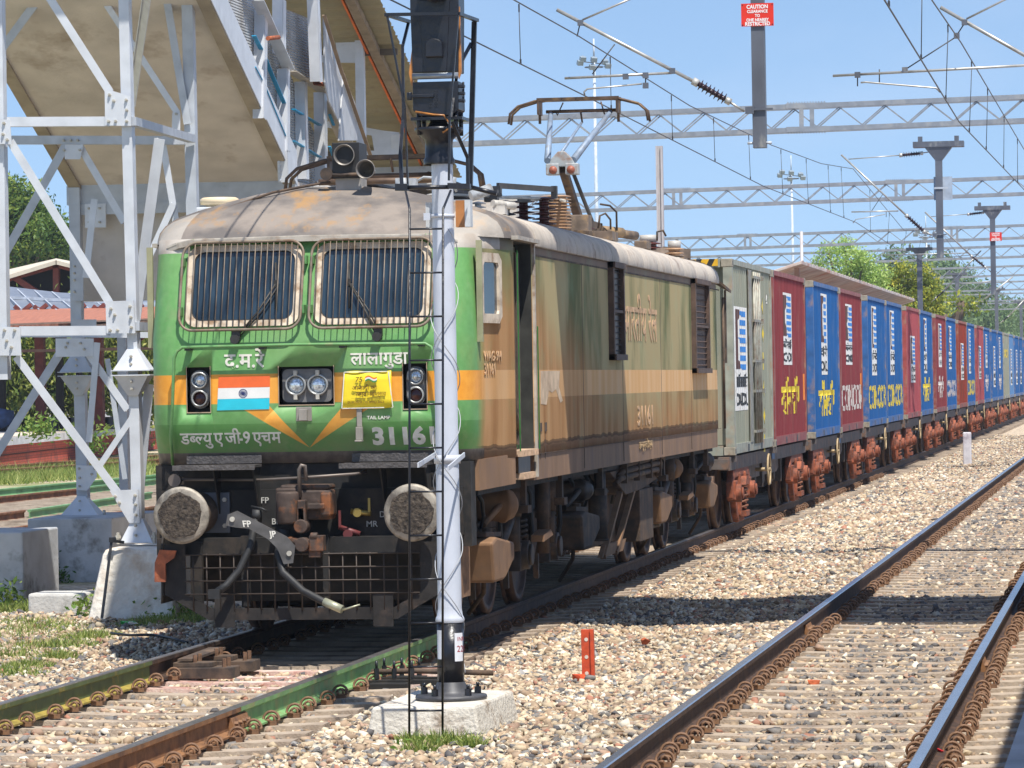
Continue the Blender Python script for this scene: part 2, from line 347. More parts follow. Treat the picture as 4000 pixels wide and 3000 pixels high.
def make_sleeper(tc, y, m, lab, grp):
    t = thing('sleeper', lab, 'sleeper', (tc, y, 0), grp)
    s = sleeper_mesh(t); s.v = [(x+tc, yy+y, z) for x, yy, z in s.v]; s.build('concrete_beam', m, t)
    cm = clip_mesh()
    for sx in (-1, 1):
        for sd_ in (-1, 1):
            q = MB(); o3 = Vector((tc+sx*.872+sd_*.112, y, -.165)); q.v = [(o3.x+vy*1.0, o3.y+vx*sd_, o3.z+vz) for vx, vy, vz in cm.v]; q.f = cm.f; q.m = cm.m; q.sm = cm.sm
            q.build('rail_clip', clipm, t)
    return t
LABS = {'r': 'pale concrete sleeper under the empty track beside the platform', 'l': 'pale concrete sleeper under the track the green locomotive stands on', 'lr': 'reddish stained sleeper just in front of the green locomotive'}
GR = {'r': 'sleepers of the empty track', 'l': 'sleepers of the locomotive track', 'lr': 'stained sleepers in front of the locomotive'}
base = {'r': make_sleeper(TC, -12.0, slm, LABS['r'], GR['r']), 'l': make_sleeper(0, -9.0, slm, LABS['l'], GR['l']), 'lr': make_sleeper(0, -1.8, slm2, LABS['lr'], GR['lr'])}
def slp(b_, x, y): r = dup(b_, (x+random.uniform(-.025, .025), y+random.uniform(-.015, .015), random.uniform(-.006, .003))); r.rotation_euler.z = random.uniform(-.008, .008)
for k in range(1, 178): slp(base['r'], TC, -12+.6*k)
for k in range(1, 12): slp(base['l'], 0, -9+.6*k)
for k in range(1, 4): slp(base['lr'], 0, -1.8+.6*k)
for k in range(1, 100): slp(base['l'], 0, .6*k)
far = MB()
for tc, k0, k1 in ((TC, 166, 330), (0, 100, 300)):
    for k in range(k0, k1): far.box((tc-1.375, k*.6-.125-(.0 if tc else 0), -.3), (tc+1.375, k*.6+.125, -.19))
far.build('distant_sleepers', slm, kind='stuff', origin=(0, 0, 0))
# --- rails
headm = mat('polished rail head', (.42, .45, .50), .22, .85, .08, 3)
headb = mat('dull rail head', (.22, .20, .19), .38, .7, .15, 5)
webb = mat('brown rail side', (.055, .032, .022), .7, .1, .25, 8, .2, dirt=(.13, .07, .04), dscale=6)
webo = mat('rusty orange rail side', (.25, .12, .05), .8, .1, .2, 8, .2, dirt=(.1, .05, .03), dscale=5)
webg = mat('green painted rail', (.17, .34, .13), .6, 0, .15, 6, .15, dirt=(.30, .30, .12), dscale=4)
webol = mat('olive painted rail', (.085, .12, .04), .6, 0, .2, 6, .15, dirt=(.30, .22, .03), dscale=5, dth=(.55, .7))
footy = mat('yellow stained rail foot', (.34, .26, .05), .7, 0, .2, 9, .1, dirt=(.15, .1, .03), dscale=5)
PROF = [(-.075, -.172), (.075, -.172), (.075, -.158), (.012, -.142), (.009, -.05), (.034, -.036), (.035, -.006), (.026, 0), (-.026, 0), (-.035, -.006), (-.034, -.036), (-.009, -.05), (-.012, -.142), (-.075, -.158)]
def rail(x, y0, y1, label, web, head=None, foot=None, grp=None, dx=0, cat='rail'):
    b = MB(); n = len(PROF); A = [(x+px_, y0, pz) for px_, pz in PROF]; Bq = [(x+dx+px_, y1, pz) for px_, pz in PROF]
    b.add(A+Bq, [tuple(range(n-1, -1, -1)), tuple(range(n, 2*n))])
    mi = [0, 2, 2, 0, 0, 0, 1, 1, 1, 0, 0, 0, 2, 2]
    for i in range(n):
        b.cur = mi[i]; j = (i+1) % n; b.f.append((i, j, n+j, n+i)); b.m.append(mi[i]); b.sm.append(False)
    b.cur = 0
    return b.build('rail', [web, head or headm, foot or web], label=label, cat=cat, group=grp, origin=(x, y0, -.172))
rail(TC-.872, -14, 420, 'long brown rail with a shiny head, left rail of the empty track', webb)
rail(TC+.872, -14, 420, 'long brown rail nearest the platform, its shiny head running to the right edge', webb)
gy0 = at(510, 1548, x=.87).y; gy1 = at(862, 1402, x=.87).y
rail(.872, -14, gy0, 'rust brown near end of the rail on the right under the locomotive', webo, headb)
rail(.872, gy0+.006, gy1, 'bright green painted rail length in front of the signal post', webg, headb)
rail(.872, gy1+.012, gy1+2.9, 'dark green rail length right beneath the locomotive cowcatcher corner', webg, headb)
rail(.872, gy1+2.906, 420, 'long dark brown rail running under the right wheels of the train', webb, headb)
rail(-.872, -9, -1.6, 'olive green rail with yellow stained foot, left rail before the locomotive', webol, headb, footy)
rail(-.872, -1.594, 420, 'dark rail under the left wheels of the train', webb, headb)
# fishplates
def fish(x, y, m, lab):
    t = thing('rail_joint', lab, 'rail joint', (x, y, -.12))
    for s in (-1, 1):
        b = MB(); b.prism([(x+s*.014, y-.25, -.15), (x+s*.052, y-.25, -.148), (x+s*.052, y-.25, -.125), (x+s*.03, y-.25, -.06), (x+s*.014, y-.25, -.052)], (0, .5, 0)); p_ = b.build('fishplate', m, t)
        for k in (-.18, -.06, .06, .18):
            q = MB(); q.cyl((x+s*.03, y+k, -.1), (x+s*.068, y+k, -.1), .017, n=6, sm=False); q.build('bolt', clipm, p_)
fish(.872, gy0-.05, webo, 'rusty rail joint where the brown rail meets the green one')
fish(TC-.872, at(1740, 1352, x=3.93).y, webo, 'orange rail joint on the left rail of the empty track')
fish(TC+.872, at(2115, 1330, x=5.67).y, webo, 'orange rail joint on the rail beside the platform')
# rail chairs and locking parts ahead of the locomotive
t = thing('switch_lock', 'pair of black iron brackets bolted to the left rail ahead of the locomotive', 'switch lock', (-.6, at(430, 1440, z=-.1).y, -.15)); yb = t.location.y
for k in (0, .75):
    b = MB(); b.box((-.80, yb+k-.14, -.19), (-.30, yb+k+.14, -.10)); b.box((-.8, yb+k-.10, -.10), (-.48, yb+k+.10, -.06)); hb = b.build('bracket', dustd, t, bevel=.006)
    for q in (-.08, .08):
        c = MB(); c.cyl((-.38, yb+k+q, -.10), (-.38, yb+k+q, -.03), .018, n=6, sm=False); c.cyl((-.62, yb+k+q, -.06), (-.62, yb+k+q, .0), .018, n=6, sm=False); c.build('bolt', clipm, hb)
b = MB(); b.prism([(-.76, yb-.1, -.05), (-.64, yb-.1, -.05), (-.62, yb+1.0, -.03), (-.76, yb+1.0, -.03)], (0, 0, .02)); b.build('slide_plate', dustd, t)
t = thing('point_machine_rods', 'black rods and bolts of the switch beside the signal post', 'switch rod', (1.25, at(870, 1415, x=1.2).y, -.15)); yb = t.location.y
b = MB(); b.box((.96, yb-.22, -.2), (1.55, yb-.12, -.15)); b.box((.96, yb+.1, -.2), (1.5, yb+.18, -.15)); b.box((1.0, yb-.4, -.205), (1.3, yb+.5, -.165)); b.build('tie_bar', grime, t)
b = MB(); b.tube([(.95, yb+.0, -.1), (1.3, yb-.02, -.09), (1.9, yb+.1, -.12)], .022); b.build('rod', dustd, t)
for k in range(6):
    q = MB(); x_ = 1.02+.14*(k % 3); yy = yb-.16+.32*(k//3); q.cyl((x_, yy, -.14), (x_, yy, -.06), .02, n=6, sm=False); q.cyl((x_, yy, -.06), (x_, yy, -.0), .011, n=8); q.build('bolt', black, t)
b = MB(); b.tube([at(1120, 1375, z=-.2), at(1060, 1400, z=-.19), at(1010, 1430, z=-.19)], .02, 6); b.prism([at(1010, 1395, z=-.2), at(1110, 1370, z=-.2), at(1112, 1378, z=-.2), at(1012, 1410, z=-.2)], (0, 0, .03)); b.build('cable_cover', dustd, label='flat dark cable cover strip lying on the ballast beside the signal post', cat='cable cover')
# red brick bits, red rag
def rock(name, p, s, m, lab, cat, k=3):
    V, F = HULLS[k]; b = MB(); b.add([(p[0]+v[0]*s, p[1]+v[1]*s, p[2]+v[2]*s) for v in V], [tuple(f) for f in F]); return b.build(name, m, label=lab, cat=cat)
brick = mat('brick red', (.52, .13, .05), .9, 0, .2, 20, .3)
p = at(1395, 1392, z=-.2); rock('brick_lump', (p.x, p.y, -.17), .07, brick, 'orange red lump of brick on the ballast between the tracks', 'brick lump')
p = at(1757, 1475, z=-.2); rock('brick_piece', (p.x, p.y, -.19), .07, brick, 'flat red piece of brick between the rails of the empty track', 'brick piece', 5)
p = at(2028, 1615, z=-.12); rock('red_rag', (p.x, p.y, -.13), .05, mat('red cloth', (.6, .01, .02), .7), 'small bright red rag by the rail next to the platform', 'rag', 6)
p = at(1450+0, 1113, z=-.2); rock('brick_fragment', (at(1452, 1113, z=-.2).x, at(1452, 1113, z=-.2).y, -.18), .09, brick, 'brown red brick fragment on the ballast beyond the bridge shadow', 'brick piece', 7)
# --- orange steel peg
p = at(1276, 1465, z=-.22); om = mat('orange red paint', (.58, .075, .02), .55, 0, .12, 12, .3, dirt=(.3, .05, .03), dscale=7)
t = thing('marker_peg', 'orange red rail-piece marker peg with three holes standing in the ballast', 'marker peg', (p.x, p.y, -.25))
b = MB(); H = .42; px_, py_ = p.x, p.y
b.bar((px_-.03, py_, -.28), (px_-.035, py_, -.25+H), .075, .014, (0, -1, 0)); b.bar((px_+.020, py_+.004, -.28), (px_+.015, py_+.004, -.25+H), .028, .06, (0, -1, 0)); b.bar((px_-.065, py_+.02, -.28), (px_-.065, py_+.02, -.25+H), .01, .05, (0, -1, 0)); b.build('steel_section', om, t, bevel=.003)
for k in (.07, .2, .34):
    q = MB(); q.cyl((px_-.03, py_-.006, -.25+k), (px_-.03, py_-.010, -.25+k), .015, n=14); q.build('bolt_hole', mat('pale hole', (.7, .62, .5), .8), t)
rock('red_painted_stone', (p.x-.09, p.y-.06, -.22), .09, om, 'orange painted stone at the foot of the marker peg', 'stone', 2)
# --- kilometre stone
p = at(2090, 1003, z=-.22); b = MB(); b.box((p.x-.11, p.y-.08, -.3), (p.x+.11, p.y+.08, .62))
o = b.build('distance_post', mat('old whitewash', (.62, .6, .62), .9, 0, .1, 6, .5, dirt=(.33, .28, .33), dscale=3, dth=(.5, .62)), label='small whitewashed concrete post on the ballast right of the container train', cat='post', bevel=.03)
# ================================================================ LOCOMOTIVE
class X:
    """tiny expression helper for shader maths"""
    def __init__(s, N, K, sock): s.N, s.K, s.s = N, K, sock
    def _m(s, op, o=None, o2=None, clamp=False):
        n = s.N.new('ShaderNodeMath'); n.operation = op; n.use_clamp = clamp; s.K(s.s, n.inputs[0])
        for i, q in ((1, o), (2, o2)):
            if q is None: continue
            if isinstance(q, X): s.K(q.s, n.inputs[i])
            else: n.inputs[i].default_value = q
        return X(s.N, s.K, n.outputs[0])
    def __add__(s, o): return s._m('ADD', o)
    def __sub__(s, o): return s._m('SUBTRACT', o)
    def __mul__(s, o): return s._m('MULTIPLY', o)
    def gt(s, o): return s._m('GREATER_THAN', o)
    def lt(s, o): return s._m('LESS_THAN', o)
    def abs(s): return s._m('ABSOLUTE')
    def ramp(s, a, b, lo=0., hi=1.):
        n = s.N.new('ShaderNodeMapRange'); n.inputs[1].default_value = a; n.inputs[2].default_value = b; n.inputs[3].default_value = lo; n.inputs[4].default_value = hi
        s.K(s.s, n.inputs[0]); return X(s.N, s.K, n.outputs[0])
def shader(name, rough=.5):
    m = bpy.data.materials.new(name); m.use_nodes = True; N = m.node_tree.nodes; K = m.node_tree.links.new; b = N['Principled BSDF']; b.inputs['Roughness'].default_value = rough
    t = N.new('ShaderNodeTexCoord'); sp = N.new('ShaderNodeSeparateXYZ'); K(t.outputs['Object'], sp.inputs[0])
    def noise(scale, st=(1, 1, 1), det=6, rg=.55):
        mp = N.new('ShaderNodeMapping'); mp.inputs['Scale'].default_value = st; K(t.outputs['Object'], mp.inputs[0])
        n = N.new('ShaderNodeTexNoise'); n.inputs['Scale'].default_value = scale; n.inputs['Detail'].default_value = det; n.inputs['Roughness'].default_value = rg; K(mp.outputs[0], n.inputs['Vector']); return X(N, K, n.outputs[0])
    def mix(f, a, c):
        n = N.new('ShaderNodeMix'); n.data_type = 'RGBA'
        if isinstance(f, X): K(f.s, n.inputs['Factor'])
        else: n.inputs['Factor'].default_value = f
        for k, q in (('A', a), ('B', c)):
            if isinstance(q, tuple): n.inputs[k].default_value = c4(q)
            else: K(q, n.inputs[k])
        return n.outputs['Result']
    return m, N, K, b, X(N, K, sp.outputs[0]), X(N, K, sp.outputs[1]), X(N, K, sp.outputs[2]), noise, mix
def loco_paint():
    m, N, K, b, x, y, z, noise, mix = shader('locomotive livery', .42)
    side = y.gt(1.02)*y.lt(19.8)*x.abs().gt(1.30)
    s1 = noise(.9, (1, 1, .45)); s2 = noise(4, (1, 1, .10)); s3 = noise(2.2); s4 = noise(14)
    sdust = s3.ramp(.35, .65)
    # clean colours
    gr = mix(s4.ramp(.3, .7), (.115, .30, .085), (.155, .365, .115))
    gr = mix((z.lt(1.84))*.62, gr, (.055, .20, .035))  # shade of the tucked-in lower nose put into the green
    gr = mix(noise(4, (1, 1, 1), 8, .7).ramp(.55, .75, 0, .55), gr, (.27, .33, .17))
    orange = mix(s4.ramp(.3, .7), (.78, .30, .02), (.86, .38, .04))
    stripe = z.gt(2.01)*z.lt(2.26)
    t = (z-1.63)*3.1
    vee = z.gt(1.63)*z.lt(2.02)*x.abs().gt(t*.29)*((x.abs()-t*.53).lt(0))*y.lt(1.)
    front = mix(X(N, K, stripe._m('MAXIMUM', vee).s), gr, orange)
    front = mix(s1.ramp(.42, .70, 0, .42), front, (.27, .32, .17))
    front = mix(z.ramp(1.75, 1.58, 0, .5)*s4.ramp(.3, .6), front, (.20, .19, .09))
    # dusty flank: olive above, brown below
    og = mix(s1.ramp(.42, .56), (.15, .165, .08), (.43, .35, .19))
    ob = mix(s2.ramp(.35, .65), (.34, .175, .075), (.50, .29, .14))
    zz = z+(s1-.5)*1.3
    bend = y.ramp(3.0, 8.0, 0, 1)
    lim = bend*-.9+2.95
    flank = mix((zz-lim).ramp(-.35, .25), ob, og)
    sst = mix(s2.ramp(.35, .65), (.68, .39, .17), (.76, .50, .28))
    flank = mix(stripe*y.gt(6.5)._m('MULTIPLY', 1.), flank, sst)
    flank = mix(stripe*y.lt(6.51)*y.gt(1.0)*.55, flank, sst)
    flank = mix((z+(s2-.5)*.05).lt(1.60)*.75, flank, (.20, .125, .085))
    flank = mix((z+(s2-.5)*.07-1.60).abs().lt(.018)*.7, flank, (.08, .05, .035))
    flank = mix(z.gt(3.30)*.85, flank, (.235, .17, .145))
    flank = mix(s2.ramp(.58, .78, 0, .3), flank, (.42, .32, .18))
    cab = y.lt(1.30)
    # curved corner still shows green through the dust
    fd = y.ramp(.86, 1.12)
    fd = (fd+(s3-.5)*.8)._m('MINIMUM', 1.)._m('MAXIMUM', 0.)
    fd = fd*x.abs().gt(1.30)
    col = mix(fd, front, flank)
    col = mix(z.gt(3.30)*x.abs().gt(1.04)*y.lt(1.6), col, mix(s3.ramp(.4, .6), (.50, .47, .42), (.36, .31, .26)))
    col = mix(z.lt(1.597)*y.lt(1.1)*x.abs().lt(1.5), col, mix(s4.ramp(.4, .6), (.10, .085, .075), (.15, .125, .105)))
    K(col, b.inputs['Base Color'])
    r = s3.ramp(.35, .65, .42, .6)+fd*.3; K(r.s, b.inputs['Roughness']); sp = (fd*-.46+.5); K(sp.s, b.inputs['Specular IOR Level'])
    bn = N.new('ShaderNodeBump'); bn.inputs['Strength'].default_value = .12; bn.inputs['Distance'].default_value = .02; K(noise(1.8).s, bn.inputs['Height']); K(bn.outputs[0], b.inputs['Normal'])
    return m
def roof_paint():
    m, N, K, b, x, y, z, noise, mix = shader('locomotive roof', .75)
    n1 = noise(1.6); n2 = noise(5, det=9, rg=.7); n3 = noise(3.2, (1, .5, 1), 8, .7)
    c = mix(n1.ramp(.42, .58), (.25, .21, .175), (.12, .105, .095))
    c = mix((y.ramp(3.0, 3.1)), c, mix(n1.ramp(.4, .6), (.46, .41, .35), (.28, .23, .19)))
    dark = (y.gt(6.1)*y.lt(9.4))._m('MULTIPLY', .0)
    c = mix(n3.ramp(.54, .66, 0, .8)*y.lt(2.5)*z.gt(3.46), c, (.36, .20, .07))
    c = mix(n2.ramp(.60, .78, 0, .7), c, (.17, .12, .09))
    c = mix(((x.abs()-1.15).gt(0))*y.lt(1.6)*.5, c, (.50, .46, .40))
    K(c, b.inputs['Base Color'])
    bn = N.new('ShaderNodeBump'); bn.inputs['Strength'].default_value = .35; bn.inputs['Distance'].default_value = .02; K(noise(14).s, bn.inputs['Height']); K(bn.outputs[0], b.inputs['Normal'])
    return m
LP = loco_paint(); RP = roof_paint()
LOCO = thing('electric_locomotive', 'green and orange electric locomotive number 31161 with dusty brown flanks and one raised pantograph', 'locomotive', (0, 0, 0))
YR = 10.28
def yf(z):
    for (a, ya), (b_, yb) in zip(FP, FP[1:]):
        if a <= z <= b_: return ya+(yb-ya)*(z-a)/(b_-a)
    return FP[-1][1]
FP = [(1.50, .67), (1.60, .64), (1.70, .575), (1.84, .52), (2.55, .52), (3.42, .80)]
def plan(z, n=False):
    f = yf(z); w = 1.56
    half = [(0, f), (.40, f), (.80, f), (1.12, f), (1.20, f+.02), (1.27, f+.06), (1.33, f+.13), (1.375, f+.22), (1.40, f+.33), (1.415, f+.46), (w, 1.9), (w, 3.05), (w, 6.), (w, YR)]
    return half
def shell():
    b = MB(); zs = [1.50, 1.60, 1.70, 1.84, 2.01, 2.26, 2.55, 3.0, 3.30, 3.42]; rings = []
    for z in zs:
        h = plan(z); r = h[:]+[(x, 2*YR-y) for x, y in reversed(h[:-1])]; r += [(-x, y) for x, y in reversed(r[1:-1])]
        rings.append([(x, y, z) for x, y in r])
    n = len(rings[0]); b.v = [p for r in rings for p in r]
    for k in range(len(rings)-1):
        for i in range(n):
            j = (i+1) % n; b.f.append((k*n+i, k*n+j, (k+1)*n+j, (k+1)*n+i))
    b.f.append(tuple(range(n-1, -1, -1))); b.f.append(tuple((len(rings)-1)*n+i for i in range(n)))
    b.m = [0]*len(b.f); b.sm = [True]*len(b.f); b.sm[-1] = b.sm[-2] = False
    return b
innr = mat('recess inside', (.035, .035, .03), .8, 0, .3, 6); glow = MATS
body = shell().build('body', [LP, innr], LOCO)
cut = MB(); cut.cur = 0
def cutbox(a, b_): cut.box(a, b_)
cutbox((-.235, .3, 1.995), (.235, .66, 2.315)); cutbox((-1.03, .3, 1.945), (-.83, .66, 2.325)); cutbox((.83, .3, 1.945), (1.03, .66, 2.325))
cutbox((1.34, 1.95, 1.52), (1.8, 2.95, 3.385)); cutbox((-1.8, 1.95, 1.52), (-1.34, 2.95, 3.385))
co = cut.build('cut', [innr], LOCO)
md = body.modifiers.new('b', 'BOOLEAN'); md.object = co; md.operation = 'DIFFERENCE'; md.solver = 'EXACT'; md.material_mode = 'TRANSFER'
bpy.context.view_layer.update(); me = bpy.data.meshes.new_from_object(body.evaluated_get(bpy.context.evaluated_depsgraph_get()))
body.modifiers.clear(); body.data = me; bpy.data.objects.remove(co)
# smooth roof
def roof():
    b = MB(); S = [(1.572, 3.40), (1.572, 3.43), (1.55, 3.50), (1.50, 3.56), (1.40, 3.625), (1.2, 3.69), (.95, 3.755), (.65, 3.825), (.3, 3.868), (0, 3.872)]
    # middle part
    ys = [1.75, 3.05, 5, 8, 11, 14, 17, 18.81]; n = len(S); full = S+[(-x, z) for x, z in reversed(S[:-1])]; m = len(full)
    for y in ys: b.v += [(x, y, z) for x, z in full]
    for k in range(len(ys)-1):
        for i in range(m-1): b.f.append((k*m+i, k*m+i+1, (k+1)*m+i+1, (k+1)*m+i))
    # hipped ends, lofted from the windscreen head to the first cross section
    def end(fy, flip):
        P = [(1.572, 1.75), (1.50, 1.45), (1.435, 1.27), (1.41, 1.14), (1.375, 1.03), (1.31, .93), (1.22, .86), (.9, .80), (.45, .79), (0, .79)]
        base_ = len(b.v); R = 7; cols = P+[(-x, y) for x, y in reversed(P[:-1])]
        for r in range(R+1):
            t = r/R
            for (px_, py_), (sx, sz) in zip(cols, full):
                e = math.sin(t*math.pi/2)**.8 if False else t
                zz = 3.40+(sz-3.40)*(t**.93*.8+.2*(1-(1-t)**3)); X_ = px_+(sx-px_)*t**1.1; Y_ = py_+(1.75-py_)*t
                b.v.append((X_, fy(Y_), zz+(.012 if t else 0)))
        for r in range(R):
            for i in range(m-1):
                q = (base_+r*m+i, base_+r*m+i+1, base_+(r+1)*m+i+1, base_+(r+1)*m+i); b.f.append(q if not flip else q[::-1])
    end(lambda y: y, False); end(lambda y: 2*YR-y, True)
    b.m = [0]*len(b.f); b.sm = [True]*len(b.f); return b
R_ = roof().build('roof', RP, LOCO)
# rain gutter / visor
vis = mat('visor', (.42, .38, .32), .6, 0, .15, 8, dirt=(.25, .16, .1), dscale=6)
b = MB(); pts = [(-1.24, .86, 3.345), (-1.14, .80, 3.375), (-1.0, .765, 3.40), (0, .76, 3.41), (1.0, .765, 3.40), (1.14, .80, 3.375), (1.24, .86, 3.345)]
for p, q in zip(pts, pts[1:]): b.bar(p, q, .085, .018, (0, .25, 1)); b.bar((p[0], p[1]-.04, p[2]-.01), (q[0], q[1]-.04, q[2]-.01), .012, .045, (0, 0, 1))
b.build('visor', vis, LOCO)
for s in (1, -1):
    b = MB(); b.box((s*1.562, 1.78, 3.39), (s*1.63, 3.06, 3.425)); b.box((s*1.55, 3.0, 1.3), (s*1.585, 3.05, 3.39)); b.build('door_gutter', vis, LOCO)
# roof side panels
pan = mat('roof panel', (.50, .44, .37), .85, 0, .14, 3, .2, dirt=(.26, .20, .16), dscale=3); 
for s in (1,):
    for k in range(12):
        y0 = 3.12+k*1.31; S2 = [(1.590, 3.37), (1.590, 3.44), (1.565, 3.52), (1.51, 3.58), (1.40, 3.63), (1.15, 3.69)]
        b = MB(); b.prism([(s*x_, y0, z_) for x_, z_ in S2]+[(s*1.14, y0, 3.66), (s*1.55, y0, 3.37)], (0, 1.27, 0)); b.sm = [True]*len(b.sm); b.build('roof_panel', pan, LOCO, bevel=.008)
# lower body: side skirts, end beams
b = MB()
for s in (1, -1):
    b.box((s*1.30, 3.0, 1.27), (s*1.555, 17.6, 1.505)); b.prism([(s*1.395, .93, 1.24), (s*1.555, 1.9, 1.27), (s*1.30, 1.9, 1.27), (s*1.30, .93, 1.24)], (0, 0, .262)); b.prism([(s*1.555, 18.6, 1.27), (s*1.43, 19.7, 1.27), (s*1.3, 19.7, 1.27), (s*1.3, 18.6, 1.27)], (0, 0, .235))
    b.box((s*1.30, 17.6, 1.27), (s*1.555, 18.6, 1.505))
sk = mat('skirt brown', (.25, .145, .08), .8, 0, .15, 4, .1, dirt=(.2, .125, .085), dscale=3, stretch=(1, 1, .3)); b.build('side_skirt', sk, LOCO)
b = MB(); b.box((-1.38, .95, 1.2), (1.38, 19.6, 1.498)); b.box((-1.1, 1.5, .9), (1.1, 19.0, 1.2)); b.build('underframe', grime, LOCO)
b = MB(); b.box((-1.36, .70, .78), (1.36, .95, 1.495)); b.box((-1.30, .64, .88), (1.30, .70, 1.28)); b.build('headstock', grime, LOCO)
# windscreens
frm = mat('pale window frame', (.60, .50, .38), .6, 0, .15, 10, .2, dirt=(.28, .17, .09), dscale=9, dth=(.5, .68))
def wy(z): return yf(z)
def rrect(x0, x1, z0, z1, r, n=6):
    out = []
    for cx, cz, a0 in ((x1-r, z1-r, 0), (x0+r, z1-r, 90), (x0+r, z0+r, 180), (x1-r, z0+r, 270)):
        for k in range(n+1):
            a = math.radians(a0+90*k/n); out.append((cx+r*math.cos(a), cz+r*math.sin(a)))
    return out
def ring(b, o, i, f0, f1):
    """solid ring between two outlines; f0/f1 give y for back and front"""
    n = len(o); B = len(b.v)
    b.v += [(x, f0(z), z) for x, z in o]+[(x, f0(z), z) for x, z in i]+[(x, f1(z), z) for x, z in o]+[(x, f1(z), z) for x, z in i]
    for k in range(n):
        j = (k+1) % n
        for q in ((k, j, 2*n+j, 2*n+k), (n+k, 3*n+k, 3*n+j, n+j), (2*n+k, 2*n+j, 3*n+j, 3*n+k)): b.f.append(tuple(B+t for t in q)); b.m.append(b.cur); b.sm.append(False)
wiper = mat('wiper black', (.03, .028, .025), .5)
guardm = mat('guard bars', (.21, .165, .12), .6, .2, .2, 10, dirt=(.15, .08, .04), dscale=8)
def screen(s):
    x0, x1 = (-1.055, -.06) if s < 0 else (.06, 1.055)
    w_ = plain('windscreen', LOCO)
    b = MB(); ring(b, rrect(x0, x1, 2.665, 3.36, .11), rrect(x0+.058, x1-.058, 2.715, 3.305, .09), lambda z: wy(z)+.02, lambda z: wy(z)-.022); b.build('frame', frm, w_)
    b = MB(); ring(b, rrect(x0+.054, x1-.054, 2.712, 3.308, .09), rrect(x0+.066, x1-.066, 2.724, 3.296, .085), lambda z: wy(z)+.01, lambda z: wy(z)-.012); b.build('rubber_seal', rubber, w_)
    g_ = rrect(x0+.05, x1-.05, 2.71, 3.31, .09); b = MB(); b.add([(x, wy(z)-.004, z) for x, z in g_], [tuple(range(len(g_)))]); b.build('pane', glass, w_)
    # pivot, arm and blade of the wiper
    px_ = x0+(.42 if s < 0 else .47)-.0; px_ = (-.60 if s < 0 else .62); tipx, bx = (-.27, -.16) if s < 0 else (.36, .30)
    def sp(x, z, o=.03): return (x, wy(z)-o, z)
    b = MB(); b.tube([sp(px_, 2.56, .03), sp((px_+tipx)/2+.02, 2.78, .055), sp(tipx, 3.02, .05)], .010, 6); b.tube([sp(px_+.03, 2.57, .03), sp((px_+tipx)/2+.05, 2.78, .055), sp(tipx+.02, 3.0, .05)], .007, 6)
    b.tube([sp(tipx-.015, 3.2, .035), sp(tipx, 3.0, .035), sp(tipx+.01, 2.8, .035)], .008, 6); b.cbox(sp(tipx, 3.02, .05), (.035, .02, .06)); b.cyl((px_, wy(2.55)+.01, 2.555), (px_, wy(2.55)-.06, 2.555), .04, n=10); b.cbox((px_+.01, wy(2.56)-.03, 2.60), (.07, .04, .08)); b.build('wiper', wiper, LOCO)
    gx0, gx1 = (-1.085, -.035) if s < 0 else (.035, 1.085); o = .085
    gs = MB(); R = rrect(gx0, gx1, 2.635, 3.385, .12, 6); gs.tube([sp(x, z, o) for x, z in R]+[sp(*R[0], o), sp(*R[1], o)], .0125, 6, cap=False)
    nb = 20
    for k in range(1, nb):
        x = gx0+(gx1-gx0)*k/nb; ins = .12; dx_ = min(x-gx0, gx1-x); c_ = 0 if dx_ > ins else ins-math.sqrt(max(0, ins**2-(ins-dx_)**2))
        gs.tube([sp(x, 2.635+c_, o), sp(x, 3.385-c_, o)], .0045, 5)
    go = gs.build('windscreen_guard', guardm, LOCO)
    for gx in (gx0, gx1):
        for z in (2.80, 3.22):
            q = MB(); q.cbox((gx+(.012 if gx == gx1 else -.0), wy(z)-o/2, z), (.03, o, .07)); q.build('bracket', mat('green bracket', (.10, .25, .08), .5), go)
screen(-1); screen(1)
# handrail with its two down pipes
gp = mat('green pipe', (.13, .30, .10), .45, 0, .1, 10, dirt=(.3, .27, .15), dscale=8, dth=(.55, .7))
b = MB(); h = .44; b.tube([(-1.20, .66, 1.50), (-1.175, .50, 1.75), (-1.14, h, 2.0), (-1.115, h-.02, 2.40), (-1.09, h-.02, 2.46), (-1.04, h-.02, 2.495), (0, h-.02, 2.50), (1.04, h-.02, 2.49), (1.09, h-.02, 2.46), (1.115, h-.02, 2.40), (1.14, h, 2.0), (1.175, .50, 1.75), (1.20, .66, 1.50)], .0135, 8); hr = b.build('handrail', gp, LOCO)
for x in (-1.0, -.36, .33, 1.0): q = MB(); q.cbox((x, .475, 2.48), (.05, .10, .028)); q.build('bracket', wiper, hr)
# headlamp pair
lampg = mat('lamp casing', (.16, .155, .15), .5, .2, .15, 12); lens = mat('lamp glass', (.5, .55, .6), .08, .55, .35, 60, spec=1)
hl = plain('headlight', LOCO); b = MB(); R = rrect(-.215, .215, 2.015, 2.295, .05); b.prism([(x, .60, z) for x, z in R], (0, -.035, 0)); b.build('casing', lampg, hl)
for x in (-.095, .095):
    q = MB(); q.lathe([(.086, 0), (.092, .03), (.078, .045), (.074, .02)], (x, .562, 2.16), (0, -1, 0), 28); q.build('rim', mat('lamp rim', (.42, .42, .4), .35, .5), hl)
    q = MB(); q.lathe([(0, .022), (.03, .020), (.055, .012), (.077, 0)], (x, .560, 2.16), (0, -1, 0), 28); q.build('lens', lens, hl)
    q = MB(); q.cbox((x, .53, 2.262), (.03, .03, .04)); q.cbox((x, .53, 2.058), (.03, .03, .04)); q.build('clip', bolt, hl)
